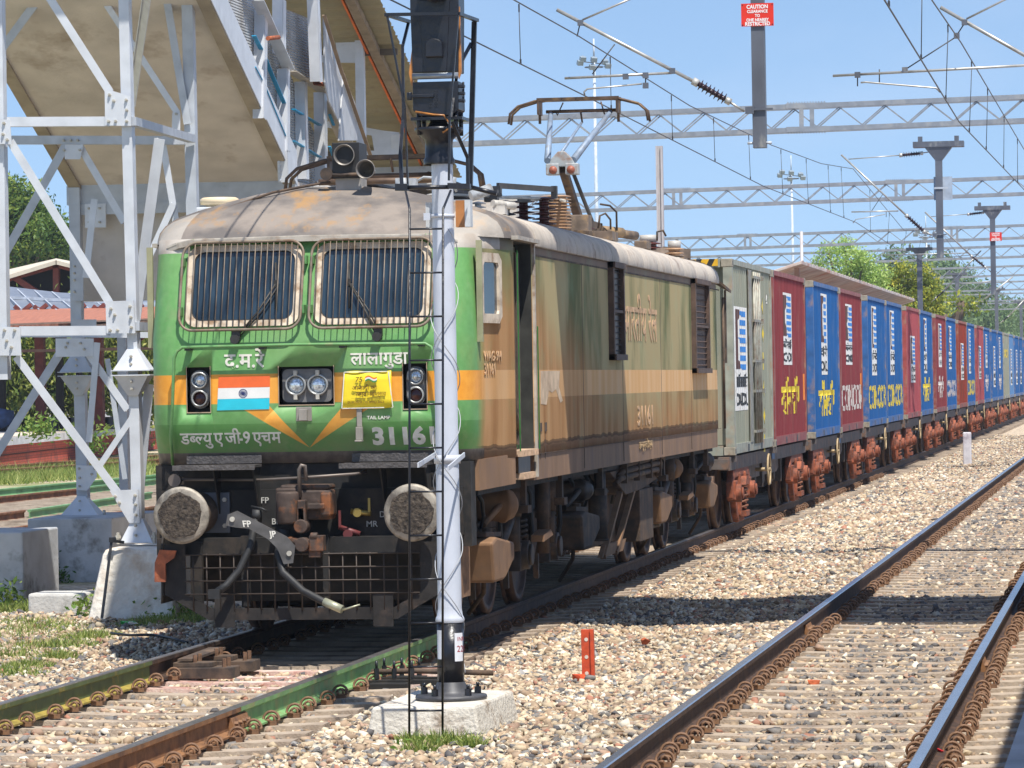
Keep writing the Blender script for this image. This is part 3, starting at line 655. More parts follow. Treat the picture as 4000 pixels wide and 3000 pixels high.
for s in (-1, 1):
    x = s*.93; mk = plain('marker_light', LOCO); b = MB(); b.prism([(xx, .62, zz) for xx, zz in rrect(x-.082, x+.082, 1.975, 2.30, .08, 8)], (0, -.05, 0)); b.build('casing', lampg, mk)
    for z, m_ in ((2.215, lens), (2.06, mat('red lamp glass', (.05, .012, .01), .15))):
        q = MB(); q.lathe([(.070, 0), (.074, .03), (.060, .04), (.056, .015)], (x, .57, z), (0, -1, 0), 22); q.build('rim', mat('lamp rim', (.42, .42, .4), .35, .5), mk)
        q = MB(); q.lathe([(0, .015), (.04, .010), (.058, 0)], (x, .57, z), (0, -1, 0), 22); q.build('lens', m_, mk)
    q = MB(); q.lathe([(0, .012), (.018, .01), (.022, 0)], (x, .548, 2.215), (0, -1, 0), 12); q.build('painted_glint', mat('sun glint', (.95, .95, .9), .1, .6), mk)  # bright disc paints a sun glint on the upper lens
    b = MB(); R = [(x-.10, x+.10), (1.945, 2.325)]
    for a_, c_ in (((x-.106, .514, 1.937), (x-.1, .60, 2.333)), ((x+.1, .514, 1.937), (x+.106, .60, 2.333)), ((x-.1, .514, 1.937), (x+.1, .60, 1.945))): b.box(a_, c_)
    b.build('recess_lining', mat('tan lining', (.40, .30, .2), .7), LOCO)
b = MB()
for a_, c_ in (((-.241, .514, 1.987), (-.235, .63, 2.323)), ((.235, .514, 1.987), (.241, .63, 2.323)), ((-.235, .514, 1.987), (.235, .63, 1.995))): b.box(a_, c_)
b.build('recess_lining', mat('tan lining', (.40, .30, .2), .7), LOCO)
# flag panel
def flat(b, pts, y0=.518, th=.004): b.prism([(x, y0-th, z) for x, z in pts], (0, th-.0005, 0)); return b
fl = plain('flag_sticker', LOCO)
for z0, z1, m_ in ((2.145, 2.24, mat('flag saffron', (.80, .14, .03), .5, 0, .08)), (2.052, 2.1445, mat('flag white', (.75, .74, .70), .5, 0, .05)), (1.957, 2.0515, mat('flag turquoise', (.02, .50, .62), .5, 0, .06))):
    b = MB(); t0 = (z0-1.957)/.283; t1 = (z1-1.957)/.283; f_ = lambda t: (-.772+.018*t, -.322+.012*t); flat(b, [(f_(t0)[0], z0), (f_(t0)[1], z0+.004), (f_(t1)[1], z1+.002), (f_(t1)[0], z1)]); b.build('band', m_, fl)
b = MB(); navy = mat('navy ink', (.02, .03, .12), .5); R = [(.038*math.cos(a), .038*math.sin(a)) for a in np.linspace(0, 2*math.pi, 33)[:-1]]; Ri = [(.0335*math.cos(a), .0335*math.sin(a)) for a in np.linspace(0, 2*math.pi, 33)[:-1]]
cx, cz = -.545, 2.097; ring(b, [(cx+a_, cz+c_) for a_, c_ in R], [(cx+a_, cz+c_) for a_, c_ in Ri], lambda z: .514, lambda z: .5125)
for k in range(12):
    a = math.pi*k/12; b.bar((cx+.036*math.cos(a), .5132, cz+.036*math.sin(a)), (cx-.036*math.cos(a), .5132, cz-.036*math.sin(a)), .0022, .0015, (0, -1, 0))
b.cyl((cx, .514, cz), (cx, .512, cz), .009, n=12); b.build('wheel_emblem', navy, fl)
# yellow banner, curled at its edge
yel = mat('yellow banner', (.86, .66, .02), .45, 0, .05, 6); bn_ = plain('banner', LOCO)
b = MB(); W = 18
for iz in range(5):
    for ix in range(W+1):
        u = ix/W; v = iz/4; x = (.305+(.335-.305)*v)+(.735-.305-(.73-.70)*v)*u; z = 1.955+.31*v+.012*math.sin(u*7)*(.3 if 0 < iz < 4 else 1)*.5; bul = .02+.005*math.sin(u*9+v*3)+(.012*max(0, u-.8)*5*(1-v*.5))
        b.v.append((x, .512-bul*.8, z))
for iz in range(4):
    for ix in range(W): q = iz*(W+1)+ix; b.f.append((q, q+1, q+W+2, q+W+1)); b.m.append(0); b.sm.append(True)
po = b.build('sheet', yel, bn_); sm_ = po.modifiers.new('s', 'SOLIDIFY'); sm_.thickness = .003
b = MB()
for (xa, za), (xb, zb) in (((.308, 1.957), (.334, 2.262)), ((.334, 2.262), (.70, 2.262)), ((.71, 2.262), (.745, 1.96)), ((.745, 1.96), (.31, 1.957))): b.bar((xa, .489, za), (xb, .489, zb), .008, .004, (0, -1, 0))
b.build('white_border', white, bn_)
darky = mat('banner ink', (.10, .03, .01), .6); dg = mat('banner green', (.05, .25, .05), .6)
def ft(name, s, size, x, z, m_=white, y=.516, parent=None, **k): return text_obj(name, s, size, m_, parent or LOCO, (x, y, z), **k)
ft('words', 'आज़ादी का', .052, .40, 2.11, darky, .474, bn_, offset=0); ft('words', 'अमृत महोत्सव', .048, .43, 2.06, darky, .474, bn_, offset=0)
ft('words', 'हर घर तिरंगा - 15 अगस्त 2022', .027, .36, 2.0, darky, .474, bn_, offset=0)
ft('emblem_number', '75', 0.065, .425, 2.175, darky, .474, bn_, shear=.15, offset=.0)
for k, m_ in enumerate((mat('banner orange', (.8, .2, .02), .6), mat('flag white', (.75, .74, .70), .5), dg)):
    b = MB(); zc = 2.218-k*.014; P_ = [(.515+.10*t, zc+.012*math.sin(t*6)+.006*t) for t in np.linspace(0, 1, 9)]
    b.prism([(x, .4735, z) for x, z in P_]+[(x, .4735, z-.014) for x, z in reversed(P_)], (0, -.002, 0)); b.build('ribbon', m_, bn_)
b = MB(); b.box((.39, .4735, 2.04), (.64, .475, 2.0415)); b.build('rule', darky, bn_)
# lettering on the nose
def word(pieces, size, m_, parent, x0, y0, z0, rz=0., sx=1., slope=0., conform=None, name='lettering'):
    """pieces: (text, advance, clip) laid out from left to right; clip cuts the right stem off to make a joined half letter"""
    out = []; cx_ = 0
    for s, adv, clip in pieces:
        k = dict(offset=.018, sx=sx, rz=rz)
        if clip: k['clip'] = [(Vector((clip*size, 0, 0)), Vector((1, 0, 0)))]
        out.append(text_obj('p', s, size, m_, parent, (x0+cx_*size*sx*math.cos(rz), y0+cx_*size*sx*math.sin(rz), z0+cx_*size*slope), conform=conform, **k)); cx_ += adv
    return join_text(out, name, parent)
def lay(dz_=0): return None
word([('द.म.रे', 0, None)], .172, white, LOCO, -.70, .517, 2.318, name='railway_initials')
word([('लालागुडा', 0, None)], .148, white, LOCO, .385, .517, 2.325, name='shed_name')
def nose(bm):   # follows the tucked-in lower nose
    for zc in (1.70, 1.84): bmesh.ops.bisect_plane(bm, geom=bm.verts[:]+bm.edges[:]+bm.faces[:], plane_co=(0, 0, zc), plane_no=(0, 0, 1))
    for v in bm.verts: v.co.y += yf(v.co.z)-.52
word([('ड', .59, None), ('ब', .36, .37), ('ल', .52, .49), ('यु', .74, None), ('ए', .72, None), ('जी', .84, None), ('-9', .98, None), ('एच', 1.22, None), ('म', .6, None)], .142, white, LOCO, -1.105, .517, 1.675, sx=.93, conform=nose, name='class_name')
text_obj('road_number', '31161', .195, white, LOCO, (.545, .517, 1.652), sx=1.12, offset=.045, spacing=1.06, conform=nose)
ft('tail_lamp_words', 'TAIL LAMP', .042, .515, 1.862, offset=.01)
b = MB(); b.box((.43, .50, 1.80), (.475, .516, 1.955)); b.box((.43, .505, 1.80), (.475, .56, 1.72)); b.box((.425, .47, 1.69), (.485, .50, 1.80)); b.box((.425, .42, 1.675), (.485, .505, 1.69)); b.build('lamp_iron', mat('dull steel', (.32, .29, .25), .6, .3), LOCO, bevel=.004)
b = MB(); b.box((-.06, .47, 1.86), (.01, .517, 1.955)); b.box((-.09, .51, 1.855), (.045, .5165, 1.975)); b.build('socket_cover', mat('dull steel', (.32, .29, .25), .6, .3), LOCO, bevel=.006)
# front steps
ckr = mat('chequer plate', (.10, .09, .085), .6, .3, .2, 8, .5, bscale=45)
for x0, x1 in ((-1.13, -.42), (.30, 1.05)):
    b = MB(); b.box((x0+.06, .625, 1.505), (x1, .637, 1.575)); b.box((x0, .36, 1.475), (x1, .63, 1.497)); b.box((x0, .352, 1.455), (x1, .36, 1.5)); st = b.build('front_step', ckr, LOCO)
    for xx in (x0+.34, x1-.03):
        q = MB(); q.prism([(xx, .64, 1.05), (xx, .64, 1.47), (xx, .37, 1.47), (xx, .60, 1.08)], (.012, 0, 0)); q.build('bracket', grime, st)
# buffers
bufm = mat('buffer rim', (.34, .30, .24), .55, .25, .15, 8, .2, dirt=(.12, .10, .08), dscale=7, dth=(.45, .62)); grs = mat('dried grease', (.05, .038, .028), .85, 0, .5, 40, .8, dirt=(.11, .085, .06), dscale=25)
for s in (-1, 1):
    bf = plain('buffer', LOCO); x = s*.978
    b = MB(); b.lathe([(0, -.004), (.14, -.002), (.215, .004), (.236, .014), (.240, .03), (.230, .045), (.10, .06), (.09, .08), (.09, .3)], (x, 0, 1.09), (0, 1, 0), 40); b.build('head', bufm, bf)
    b = MB(); n = 36; pr = [(.180+.008*math.sin(i*.9+s)+.005*math.sin(i*2.3), i*2*math.pi/n) for i in range(n)]
    b.v = [(x+r*math.cos(a)-.004, -.010, 1.09+r*math.sin(a)*1.02) for i, (r, a) in enumerate(pr)]+[(x, -.014, 1.09)]+[(x+(r+.006)*math.cos(a)-.004, .01, 1.09+(r+.006)*math.sin(a)*1.02) for r, a in pr]
    for i in range(n): j = (i+1) % n; b.f += [(i, j, n), (i, n+1+i, n+1+j, j)]; b.m += [0, 0]; b.sm += [False, False]
    b.build('grease_patch', grs, bf)
    b = MB(); b.lathe([(.13, .25), (.14, .27), (.14, .52), (.18, .58), (.18, .64)], (x, 0, 1.09), (0, 1, 0), 24); b.build('casing', dustd, bf)
    b = MB(); b.box((x-.28, .60, .92), (x+.28, .64, 1.26)); bp = b.build('base_plate', mat('blue grey steel', (.10, .11, .13), .45, .5), bf)
    for dx_ in (-.24, .24):
        for dz_ in (-.11, .11): q = MB(); q.cyl((x+dx_, .6, 1.09+dz_), (x+dx_, .575, 1.09+dz_), .02, n=6, sm=False); q.build('bolt', bolt, bp)
# coupler
cm_ = mat('rusty casting', (.07, .047, .036), .7, .2, .3, 9, .5, dirt=(.25, .09, .03), dscale=6, dth=(.52, .66)); cp = plain('coupler', LOCO)
b = MB(); b.box((-.235, .30, 1.02), (-.03, .62, 1.30)); b.cyl((-.12, .26, 1.0), (-.12, .26, 1.27), .095, n=16); b.prism([(-.03, .30, 1.03), (.24, .34, 1.03), (.24, .5, 1.03), (-.03, .6, 1.03)], (0, 0, .25)); b.box((-.20, .33, 1.28), (.22, .6, 1.325)); b.box((.16, .24, 1.06), (.25, .5, 1.26)); b.build('knuckle', cm_, cp, bevel=.018)
b = MB(); b.box((.05, .22, 1.12), (.2, .34, 1.17)); b.box((-.03, .20, 1.0), (.04, .3, 1.2)); b.cyl((.0, .18, .98), (.0, .34, .98), .06, n=16); b.prism([(-.04, .2, .98), (.04, .2, .98), (.03, .2, 1.14), (-.03, .2, 1.14)], (0, .06, 0)); b.build('lock_lever', cm_, cp, bevel=.01)
b = MB(); b.tube([(-.02, .28, 1.22), (-.02, .26, 1.45), (0, .26, 1.49), (.03, .27, 1.48), (.035, .28, 1.36)], .018, 8); b.tube([(-1.15, .55, 1.375), (-.4, .50, 1.365), (.0, .30, 1.385), (.45, .3, 1.41), (.5, .5, 1.42)], .013, 6); b.cyl((-1.15, .5, 1.37), (-1.15, .56, 1.37), .055, n=14); b.build('uncoupling_lever', mat('bare iron', (.17, .14, .12), .5, .5), cp)
b = MB(); b.tube([(-.12, .25, .86), (.0, .2, .84), (.12, .18, .83)], .04, 8); b.cyl((.02, .12, .83), (.02, .24, .83), .06, n=16); b.cbox((.14, .2, .84), (.12, .12, .13)); b.cbox((.12, .2, .76), (.1, .08, .08)); b.cyl((.09, .16, .9), (.15, .16, .9), .03); b.build('screw_link', cm_, cp, bevel=.006)
# brake hoses and support arm
b = MB(); b.prism([(-.60, .10, 1.09), (-.52, .10, 1.12), (-.33, .10, 1.02), (-.10, .10, .90), (-.03, .10, .82), (-.05, .10, .68), (-.13, .10, .67), (-.18, .10, .80), (-.26, .10, .88), (-.42, .10, .97), (-.53, .10, .98), (-.62, .10, 1.0)], (0, .015, 0)); arm = b.build('hose_arm', mat('grey hose arm', (.11, .105, .10), .5, .2, .2, 10), LOCO)
for x, z in ((-.56, 1.05), (-.08, .76)): q = MB(); q.cyl((x, .1, z), (x, .085, z), .022, n=10); q.build('pin', bolt, arm)
ft('hose_mark', 'FP', .075, -.47, .985, white, .098, LOCO, offset=.02, shear=-.2); ft('hose_mark', 'JP', .07, -.24, .90, white, .098, LOCO, offset=.02, shear=-.2)
for nm, s, x, z in (('pipe_mark', 'FP', -.435, 1.165), ('pipe_mark', 'BP', -.345, .985), ('pipe_mark', 'DB', .585, 1.035), ('pipe_mark', 'MR', .47, .955)): ft(nm, s, .072, x, z, mat('chalk', (.55, .54, .5), .8), .632, LOCO, offset=.005)
b = MB(); b.tube([(-.40, .3, 1.06), (-.41, .25, .98), (-.43, .2, .82), (-.52, .15, .62), (-.62, .1, .50), (-.70, .05, .44)], .032, 10); b.cyl((-.40, .3, 1.02), (-.39, .3, 1.12), .045, n=12); b.cbox((-.71, .04, .43), (.10, .06, .08)); b.tube([(-.44, .3, 1.15), (-.34, .26, 1.13), (-.3, .26, 1.11)], .01, 5); b.build('air_hose', rubber, LOCO)
b = MB(); b.tube([(-.17, .25, .9), (-.2, .2, .76), (-.14, .12, .60), (.05, .02, .45), (.22, -.04, .37), (.30, -.05, .34)], .032, 10); b.cyl((-.16, .28, .86), (-.16, .28, .96), .045, n=12); b.build('air_hose', rubber, LOCO)
b = MB(); b.cyl((.24, -.05, .365), (.40, -.09, .30), .035, n=10); b.tube([(.38, -.09, .29), (.55, -.1, .34)], .008, 5); b.build('hose_coupling', mat('pale brass', (.42, .42, .3), .4, .4), LOCO)
brs = mat('yellow brass', (.30, .22, .06), .4, .5)
b = MB(); b.cyl((.42, .6, 1.08), (.42, .5, 1.08), .038, n=12); b.cyl((.36, .54, 1.09), (.53, .54, 1.07), .024, n=10); b.box((.51, .52, 1.08), (.53, .54, 1.20)); b.build('air_cock', brs, LOCO)
b = MB(); b.cyl((.34, .6, .90), (.34, .48, .90), .04, n=12); b.box((.26, .5, .95), (.28, .52, 1.10)); b.tube([(.26, .52, .96), (.44, .52, .9)], .022); b.build('air_cock', mat('dark red', (.14, .03, .03), .5), LOCO)
# cowcatcher
cwm = mat('cowcatcher grime', (.020, .017, .015), .75, .1, .3, 8, .3, dirt=(.075, .05, .035), dscale=5, dth=(.54, .74)); cc = plain('cowcatcher', LOCO); Y = .22
b = MB(); b.prism([(-1.10, Y, .84), (-1.18, Y, .84), (-1.18, Y, .42), (-.80, Y, .20), (-.55, Y, .20), (-.55, Y, .30), (-.78, Y, .30), (-1.0, Y, .43), (-1.0, Y, .84)], (0, .02, 0)); b.prism([(1.18, Y, .84), (1.0, Y, .84), (1.0, Y, .43), (.78, Y, .30), (.55, Y, .30), (.55, Y, .20), (.80, Y, .20), (1.18, Y, .42)], (0, .02, 0)); b.box((-.55, Y, .20), (.55, Y+.02, .30)); b.box((-.75, Y-.012, .14), (-.58, Y, .42)); b.box((.60, Y-.012, .14), (.77, Y, .42)); b.build('bottom_bar', cwm, cc)
b = MB()
for x in np.linspace(-.93, .93, 17): b.tube([(x, Y-.008, .28), (x, Y-.008, .76)], .0065, 5)
for z in (.42, .53, .64, .75): b.tube([(-1.0, Y-.016, z), (1.0, Y-.016, z)], .0065, 5)
b.build('mesh', mat('mesh wires', (.06, .045, .036), .6, .3), cc)
b = MB(); b.box((-1.3, .45, .74), (1.3, .62, .88)); b.box((-1.0, .4, .30), (-.9, .46, .85)); b.box((.15, .35, .3), (.2, .4, .9)); b.box((-.55, .35, .3), (-.48, .4, .9)); b.build('stay', grime, cc)
for s in (-1, 1): b = MB(); b.prism([(s*1.19, .22, .42), (s*1.22, .30, .34), (s*1.25, 1.15, .34), (s*1.25, 1.15, 1.22), (s*1.25, .68, 1.22), (s*1.19, .22, .84)], (s*.015, 0, 0)); b.build('side_plate', dust if s > 0 else grime, cc)
b = MB(); b.prism([(-1.20, .15, .80), (-1.06, .15, .79), (-1.08, .15, .73), (-1.155, .15, .68), (-1.155, .15, .53), (-1.25, .15, .53), (-1.245, .15, .69)], (0, .03, 0)); b.build('guard_iron', rust, LOCO)
# ---- flank details
def sx_(y): return 1.56
b = MB(); b.box((1.557, 3.35, 1.965), (1.564, 4.75, 2.255)); 
cab = plain('cab_window', LOCO)
def tp(y): return 1.415+(y-.98)*.145/.92   # tapering cab side x at y
b = MB(); A = [(.95, 2.66), (1.42, 2.66), (1.5, 2.72), (1.5, 3.2), (1.42, 3.26), (.98, 3.26), (.93, 3.2), (.93, 2.72)]; I = [(1.02, 2.74), (1.40, 2.74), (1.42, 2.77), (1.42, 3.15), (1.40, 3.18), (1.04, 3.18), (1.01, 3.15), (1.01, 2.77)]
n = 8; b.v = [(tp(y)+.002, y, z) for y, z in A]+[(tp(y)+.002, y, z) for y, z in I]+[(tp(y)+.03, y, z) for y, z in A]+[(tp(y)+.03, y, z) for y, z in I]
for k in range(n):
    j = (k+1) % n
    for q in ((k, j, 2*n+j, 2*n+k), (n+k, 3*n+k, 3*n+j, n+j), (2*n+k, 2*n+j, 3*n+j, 3*n+k)): b.f.append(q); b.m.append(0); b.sm.append(False)
b.build('frame', frm, cab); b = MB(); b.add([(tp(y)+.008, y, z) for y, z in I], [tuple(range(8))]); b.build('pane', glass, cab)
for xx in (1.43, -1.43): b = MB(); b.bar((xx, .90, 3.36), (xx, .90, 2.50), .05, .03, (0, -1, 0)); b.build('draught_screen', mat('olive strip', (.30, .29, .17), .6), LOCO)
for yy, zz in ((1.90, 3.30), (3.02, 2.65)): b = MB(); b.bar((1.60, yy, zz), (1.60, yy, 1.55), .011, .011); b.build('door_handrail', mat('bright green rail', (.02, .13, .02), .7), LOCO)
b = MB(); b.box((1.40, 2.02, 1.56), (1.43, 2.86, 3.36)); b.build('cab_door', mat('door dark green', (.02, .09, .03), .45, 0, .2, 5, dirt=(.12, .08, .05), dscale=3), LOCO)
b = MB(); b.box((1.44, 2.45, 1.60), (1.50, 2.62, 3.3)); b.tube([(1.5, 2.2, 3.3), (1.5, 2.25, 1.9), (1.5, 2.5, 1.7)], .02); b.build('door_pillar', dustd, LOCO)
for z, y0, y1 in ((1.50, 2.0, 2.95), (1.30, 2.08, 2.75)):
    b = MB(); b.box((1.45, y0, z), (1.60, y1, z+.055))
    for k in range(12): yy = y0+(y1-y0)*(k+.5)/12; b.box((1.60, yy-.012, z+.002), (1.606, yy+.012, z+.053))
    b.build('cab_step', mat('pale worn step', (.52, .36, .24), .7, 0, .2, 20, .2), LOCO)
b = MB(); b.box((1.5565, 2.05, 1.345), (1.5585, 2.72, 1.495)); b.build('step_opening', black, LOCO)
lvm = mat('louvre brown', (.10, .060, .042), .7, 0, .25, 10, .2, dirt=(.05, .035, .03), dscale=5)
def louvre(y0, y1, z0, z1, mm):
    g_ = plain('side_grille', LOCO); b = MB()
    for a_, c_ in (((1.557, y0, z0), (1.62, y0+.08, z1)), ((1.557, y1-.08, z0), (1.62, y1, z1)), ((1.557, y0, z1-.06), (1.64, y1, z1)), ((1.557, y0, z0), (1.64, y1, z0+.06))): b.box(a_, c_)
    b.box((1.559, y0+.08, (z0+z1)/2-.015), (1.61, y1-.08, (z0+z1)/2+.015)); b.build('frame', lvm, g_)
    b = MB(); b.box((1.557, y0+.08, z0+.06), (1.566, y1-.08, z1-.06))
    for k in range(14): zz = z0+.1+(z1-z0-.2)*k/13; b.bar((1.575, y0+.08, zz), (1.575, y1-.08, zz), .02, .004, (.5, 0, .8))
    b.build('slats', mm, g_)
louvre(8.15, 9.05, 2.36, 3.37, black); louvre(15.75, 17.35, 2.22, 3.37, lvm)
tsd = mat('faded orange lettering', (.62, .38, .20), .7, 0, .15, 12, dirt=(.3, .22, .12), dscale=9)
def side_text(name, s, size, y0, z0, m_, sx=1., off=.015, **k): return text_obj(name, s, size, m_, LOCO, (1.563, y0, z0), rz=math.pi/2, sx=sx, offset=off, **k)
side_text('railway_name', 'भारतीय रेल', .56, 9.35, 2.58, tsd, sx=1.25, off=.012)
side_text('flank_number', '31161', .30, 10.35, 1.66, tsd, sx=2.0, off=.015)
word([('ड', .59, None), ('ब', .36, .37), ('ल', .52, .49), ('यु', .74, None), ('ए', .72, None), ('जी', .84, None), ('-9', .98, None), ('एच', .95, None)], .12, mat('small orange words', (.5, .33, .16), .7), LOCO, 1.563, 10.5, 1.40, rz=math.pi/2, sx=1.6, name='flank_class')
text_obj('cab_side_class', 'WAG-9H', .12, tsd, LOCO, (tp(1.05)+.008, 1.05, 2.34), rz=math.pi/2-math.atan(.145/.92), offset=.015); text_obj('cab_side_class', '31161', .13, tsd, LOCO, (tp(1.05)+.008, 1.05, 2.225), rz=math.pi/2-math.atan(.145/.92), offset=.015)
b = MB(); pf = mat('peeled paint', (.60, .45, .30), .8, 0, .15, 7, .1, dirt=(.4, .27, .17), dscale=4)
b.prism([(1.558, y, z) for y, z in ((3.42, 2.25), (4.62, 2.25), (4.55, 2.1), (4.78, 1.97), (4.62, 1.95), (4.35, 2.08), (4.1, 2.05), (3.9, 2.07), (3.75, 1.94), (3.40, 1.95))], (.004, 0, 0)); b.build('peeled_sticker', pf, LOCO)
b = MB(); 
for y in (3.3, 3.6): b.box((1.558, y, 1.70), (1.566, y+.12, 1.78)); b.box((1.558, y+.03, 1.45), (1.562, y+.045, 1.70))
b.build('drain_spout', dustd, LOCO)
b = MB(); b.box((1.558, 3.08, 1.5), (1.565, 19.0, 1.505)); b.box((1.558, 3.06, 3.285), (1.566, 19.0, 3.30))
for y in (6.2, 9.2, 12.6, 15.6): b.box((1.558, y, 1.3), (1.562, y+.015, 3.3))
b.build('panel_seam', dustd, LOCO)
# rear cab end bits
b = MB(); b.tube([(1.60, 19.1, 3.2), (1.60, 19.1, 1.5)], .016); b.prism([(1.57, 18.9, 3.42), (1.66, 18.9, 3.35), (1.66, 19.6, 3.30), (1.45, 19.7, 3.42)], (0, 0, -.04)); b.box((1.58, 19.45, 2.35), (1.60, 19.55, 3.3)); b.build('rear_door_fittings', dustd, LOCO)
b = MB(); b.box((-1.1, .97, .32), (1.1, 1.05, 1.2)); b.build('dark_backing', grime, LOCO)  # dark sheet added to blacken the gap behind the cowcatcher
# ---- roof equipment
def stack(x, y, z0, z1, r, n, m_, r2=.4, parent=None, name='insulator', ax=None):
    b = MB(); pr = []; h = (z1-z0)/n
    for k in range(n): pr += [(r*r2, h*k), (r*r2, h*k+h*.35), (r, h*k+h*.45), (r*.96, h*k+h*.6), (r*r2, h*k+h*.85)]
    b.lathe(pr+[(0, h*n)], (x, y, z0), ax or (0, 0, 1), 20); return b.build(name, m_, parent or LOCO)
hn = mat('horn box black', (.010, .010, .011), .55, 0, .2, 8, dirt=(.03, .025, .02), dscale=4)
b = MB(); b.box((.03, 1.62, 3.95), (.27, 1.98, 4.26)); b.build('horn_box', hn, LOCO, bevel=.006)
b = MB(); b.box((.05, 1.66, 3.84), (.27, 1.95, 3.95)); b.build('horn_box_base', mat('grey base', (.30, .28, .26), .6), LOCO)
for x, y, z, r in ((.145, 1.62, 4.15, .088), (.355, 1.50, 4.015, .080)):
    b = MB(); b.lathe([(r*.35, .28), (r*.45, .18), (r*.8, .07), (r*1.02, -.02), (r*1.06, -.05), (r*.98, -.05), (r*.75, .05), (r*.3, .16), (0, .17)], (x, y, z), (0, 1, 0), 24); b.build('horn', mat('horn metal', (.20, .18, .16), .45, .4, .2, 8, dirt=(.32, .28, .22), dscale=5), LOCO)
b = MB(); b.cyl((-.02, 1.60, 3.99), (-.02, 1.64, 3.99), .055, n=18); b.tube([(-.02, 1.62, 3.98), (.32, 1.60, 3.98)], .016); b.tube([(.0, 1.66, 3.92), (-.2, 1.72, 3.9), (-.5, 1.6, 3.84), (-.8, 1.55, 3.74), (-.95, 1.5, 3.69)], .012); b.build('horn_pipe', dustd, LOCO)
b = MB(); b.lathe([(.0, .035), (.15, .03), (.175, .015), (.17, -.03), (.12, -.04), (.12, -.07)], (-1.16, 2.4, 3.815), (0, 0, 1), 28); b.build('air_vent', mat('cream vent', (.72, .58, .38), .45, 0, .08), LOCO)
b = MB(); b.box((-1.33, 2.2, 3.50), (-.92, 2.6, 3.755)); b.build('vent_box', mat('pale grey box', (.55, .57, .58), .5), LOCO, bevel=.01)
pm_ = mat('pantograph brown', (.10, .062, .04), .55, .3, .25, 10, .2, dirt=(.22, .13, .05), dscale=6, dth=(.52, .7)); pb = mat('pantograph blue grey', (.22, .28, .37), .5, 0, .12, 8, dirt=(.2, .2, .2), dscale=5)
def panhead(P, y, zt, zb, xw=.93, name='pan_head'):
    b = MB()
    for dy in (-.10, .10):
        b.tube([(-xw, y+dy, zb), (-xw+.02, y+dy, zb+.13), (-xw+.12, y+dy, zb+.22), (-.55, y+dy, zt-.02), (-.4, y+dy, zt)], .016, 8); b.tube([(xw, y+dy, zb), (xw-.02, y+dy, zb+.13), (xw-.12, y+dy, zb+.22), (.55, y+dy, zt-.02), (.4, y+dy, zt)], .016, 8)
        b.box((-.52, y+dy-.03, zt-.018), (.52, y+dy+.03, zt+.018))
    for x in (-.50, .50): b.box((x-.012, y-.16, zt-.19), (x+.012, y+.16, zt-.02))
    return b.build(name, pm_, P)
p1 = plain('folded_pantograph', LOCO); panhead(p1, 4.2, 4.27, 3.96)
b = MB(); b.tube([(-.48, 4.2, 4.10), (.48, 4.2, 4.10)], .022); b.tube([(-.42, 4.2, 4.10), (-.35, 7.2, 4.08)], .03); b.tube([(.42, 4.2, 4.10), (.35, 7.2, 4.08)], .03); b.tube([(-.5, 3.6, 4.02), (.75, 3.6, 4.02)], .03); b.tube([(.1, 4.0, 4.25), (.1, 4.1, 4.13)], .012)
b.box((-.4, 5.6, 3.98), (.4, 6.8, 4.05)); b.build('folded_arms', pm_, p1)
b = MB(); b.cyl((.62, 3.3, 4.0), (.82, 3.35, 3.97), .055, n=14); b.tube([(.3, 3.5, 3.93), (.5, 3.5, 4.04), (.75, 3.5, 4.02), (.8, 3.5, 3.9)], .012); b.cbox((.42, 3.3, 3.97), (.1, .1, .1)); b.cyl((.35, 3.2, 3.9), (.35, 3.2, 4.02), .06); b.cyl((.95, 3.4, 3.85), (1.12, 3.5, 3.92), .05); b.build('pan_cylinder', mat('grey white unit', (.45, .47, .48), .5, .2, .2, 9, dirt=(.15, .13, .12), dscale=8), p1)
for x, y in ((-.55, 3.9), (.55, 3.9), (0, 6.9)): stack(x, y, 3.82, 4.02, .10, 4, mat('white porcelain', (.62, .60, .56), .3), parent=p1)
p2 = plain('raised_pantograph', LOCO); YP = 17.4; panhead(p2, YP, 5.70, 5.40, .885)
b = MB(); b.tube([(-.42, YP, 5.55), (.50, YP, 5.55)], .022); 
for x in (-.5, .5): b.tube([(x, YP, 5.66), (x, YP, 5.40)], .018)
b.tube([(-.3, YP, 5.56), (-.27, YP-.05, 5.50), (-.2, YP, 5.66)], .009); b.tube([(.3, YP, 5.56), (.33, YP-.05, 5.50), (.28, YP, 5.66)], .009); b.tube([(.02, YP, 5.55), (.04, YP, 5.40)], .012); b.build('suspension', pm_, p2)
kx, ky, kz = -.03, 16.1, 4.80
b = MB(); b.tube([(-.36, YP, 5.53), (-.22, ky, kz+.06)], [.030, .042]); b.tube([(.40, YP, 5.53), (.10, ky, kz+.06)], [.030, .046]); b.tube([(.03, YP, 5.40), (kx-.02, ky, kz+.15)], [.016, .02]); b.build('upper_arm', pb, p2)
b = MB(); b.prism([(kx-.17, ky-.06, kz-.02), (kx+.17, ky-.06, kz-.02), (kx+.12, ky-.06, kz+.08), (kx+.03, ky-.06, kz+.17), (kx-.05, ky-.06, kz+.17), (kx-.14, ky-.06, kz+.08)], (0, .12, 0)); b.box((kx-.20, ky-.09, kz-.12), (kx-.04, ky+.08, kz+.02)); b.box((kx+.04, ky-.09, kz-.12), (kx+.20, ky+.08, kz+.02)); kn = b.build('knuckle', mat('grey knuckle', (.40, .42, .42), .45, .2, .1, 8, dirt=(.3, .15, .08), dscale=5), p2, bevel=.01)
for x in (-.11, .11): q = MB(); q.lathe([(0, .03), (.035, .025), (.05, 0), (.052, -.03)], (kx+x, ky-.1, kz-.06), (0, -1, 0), 16); q.build('cap', mat('red brown cap', (.30, .09, .05), .5), kn)
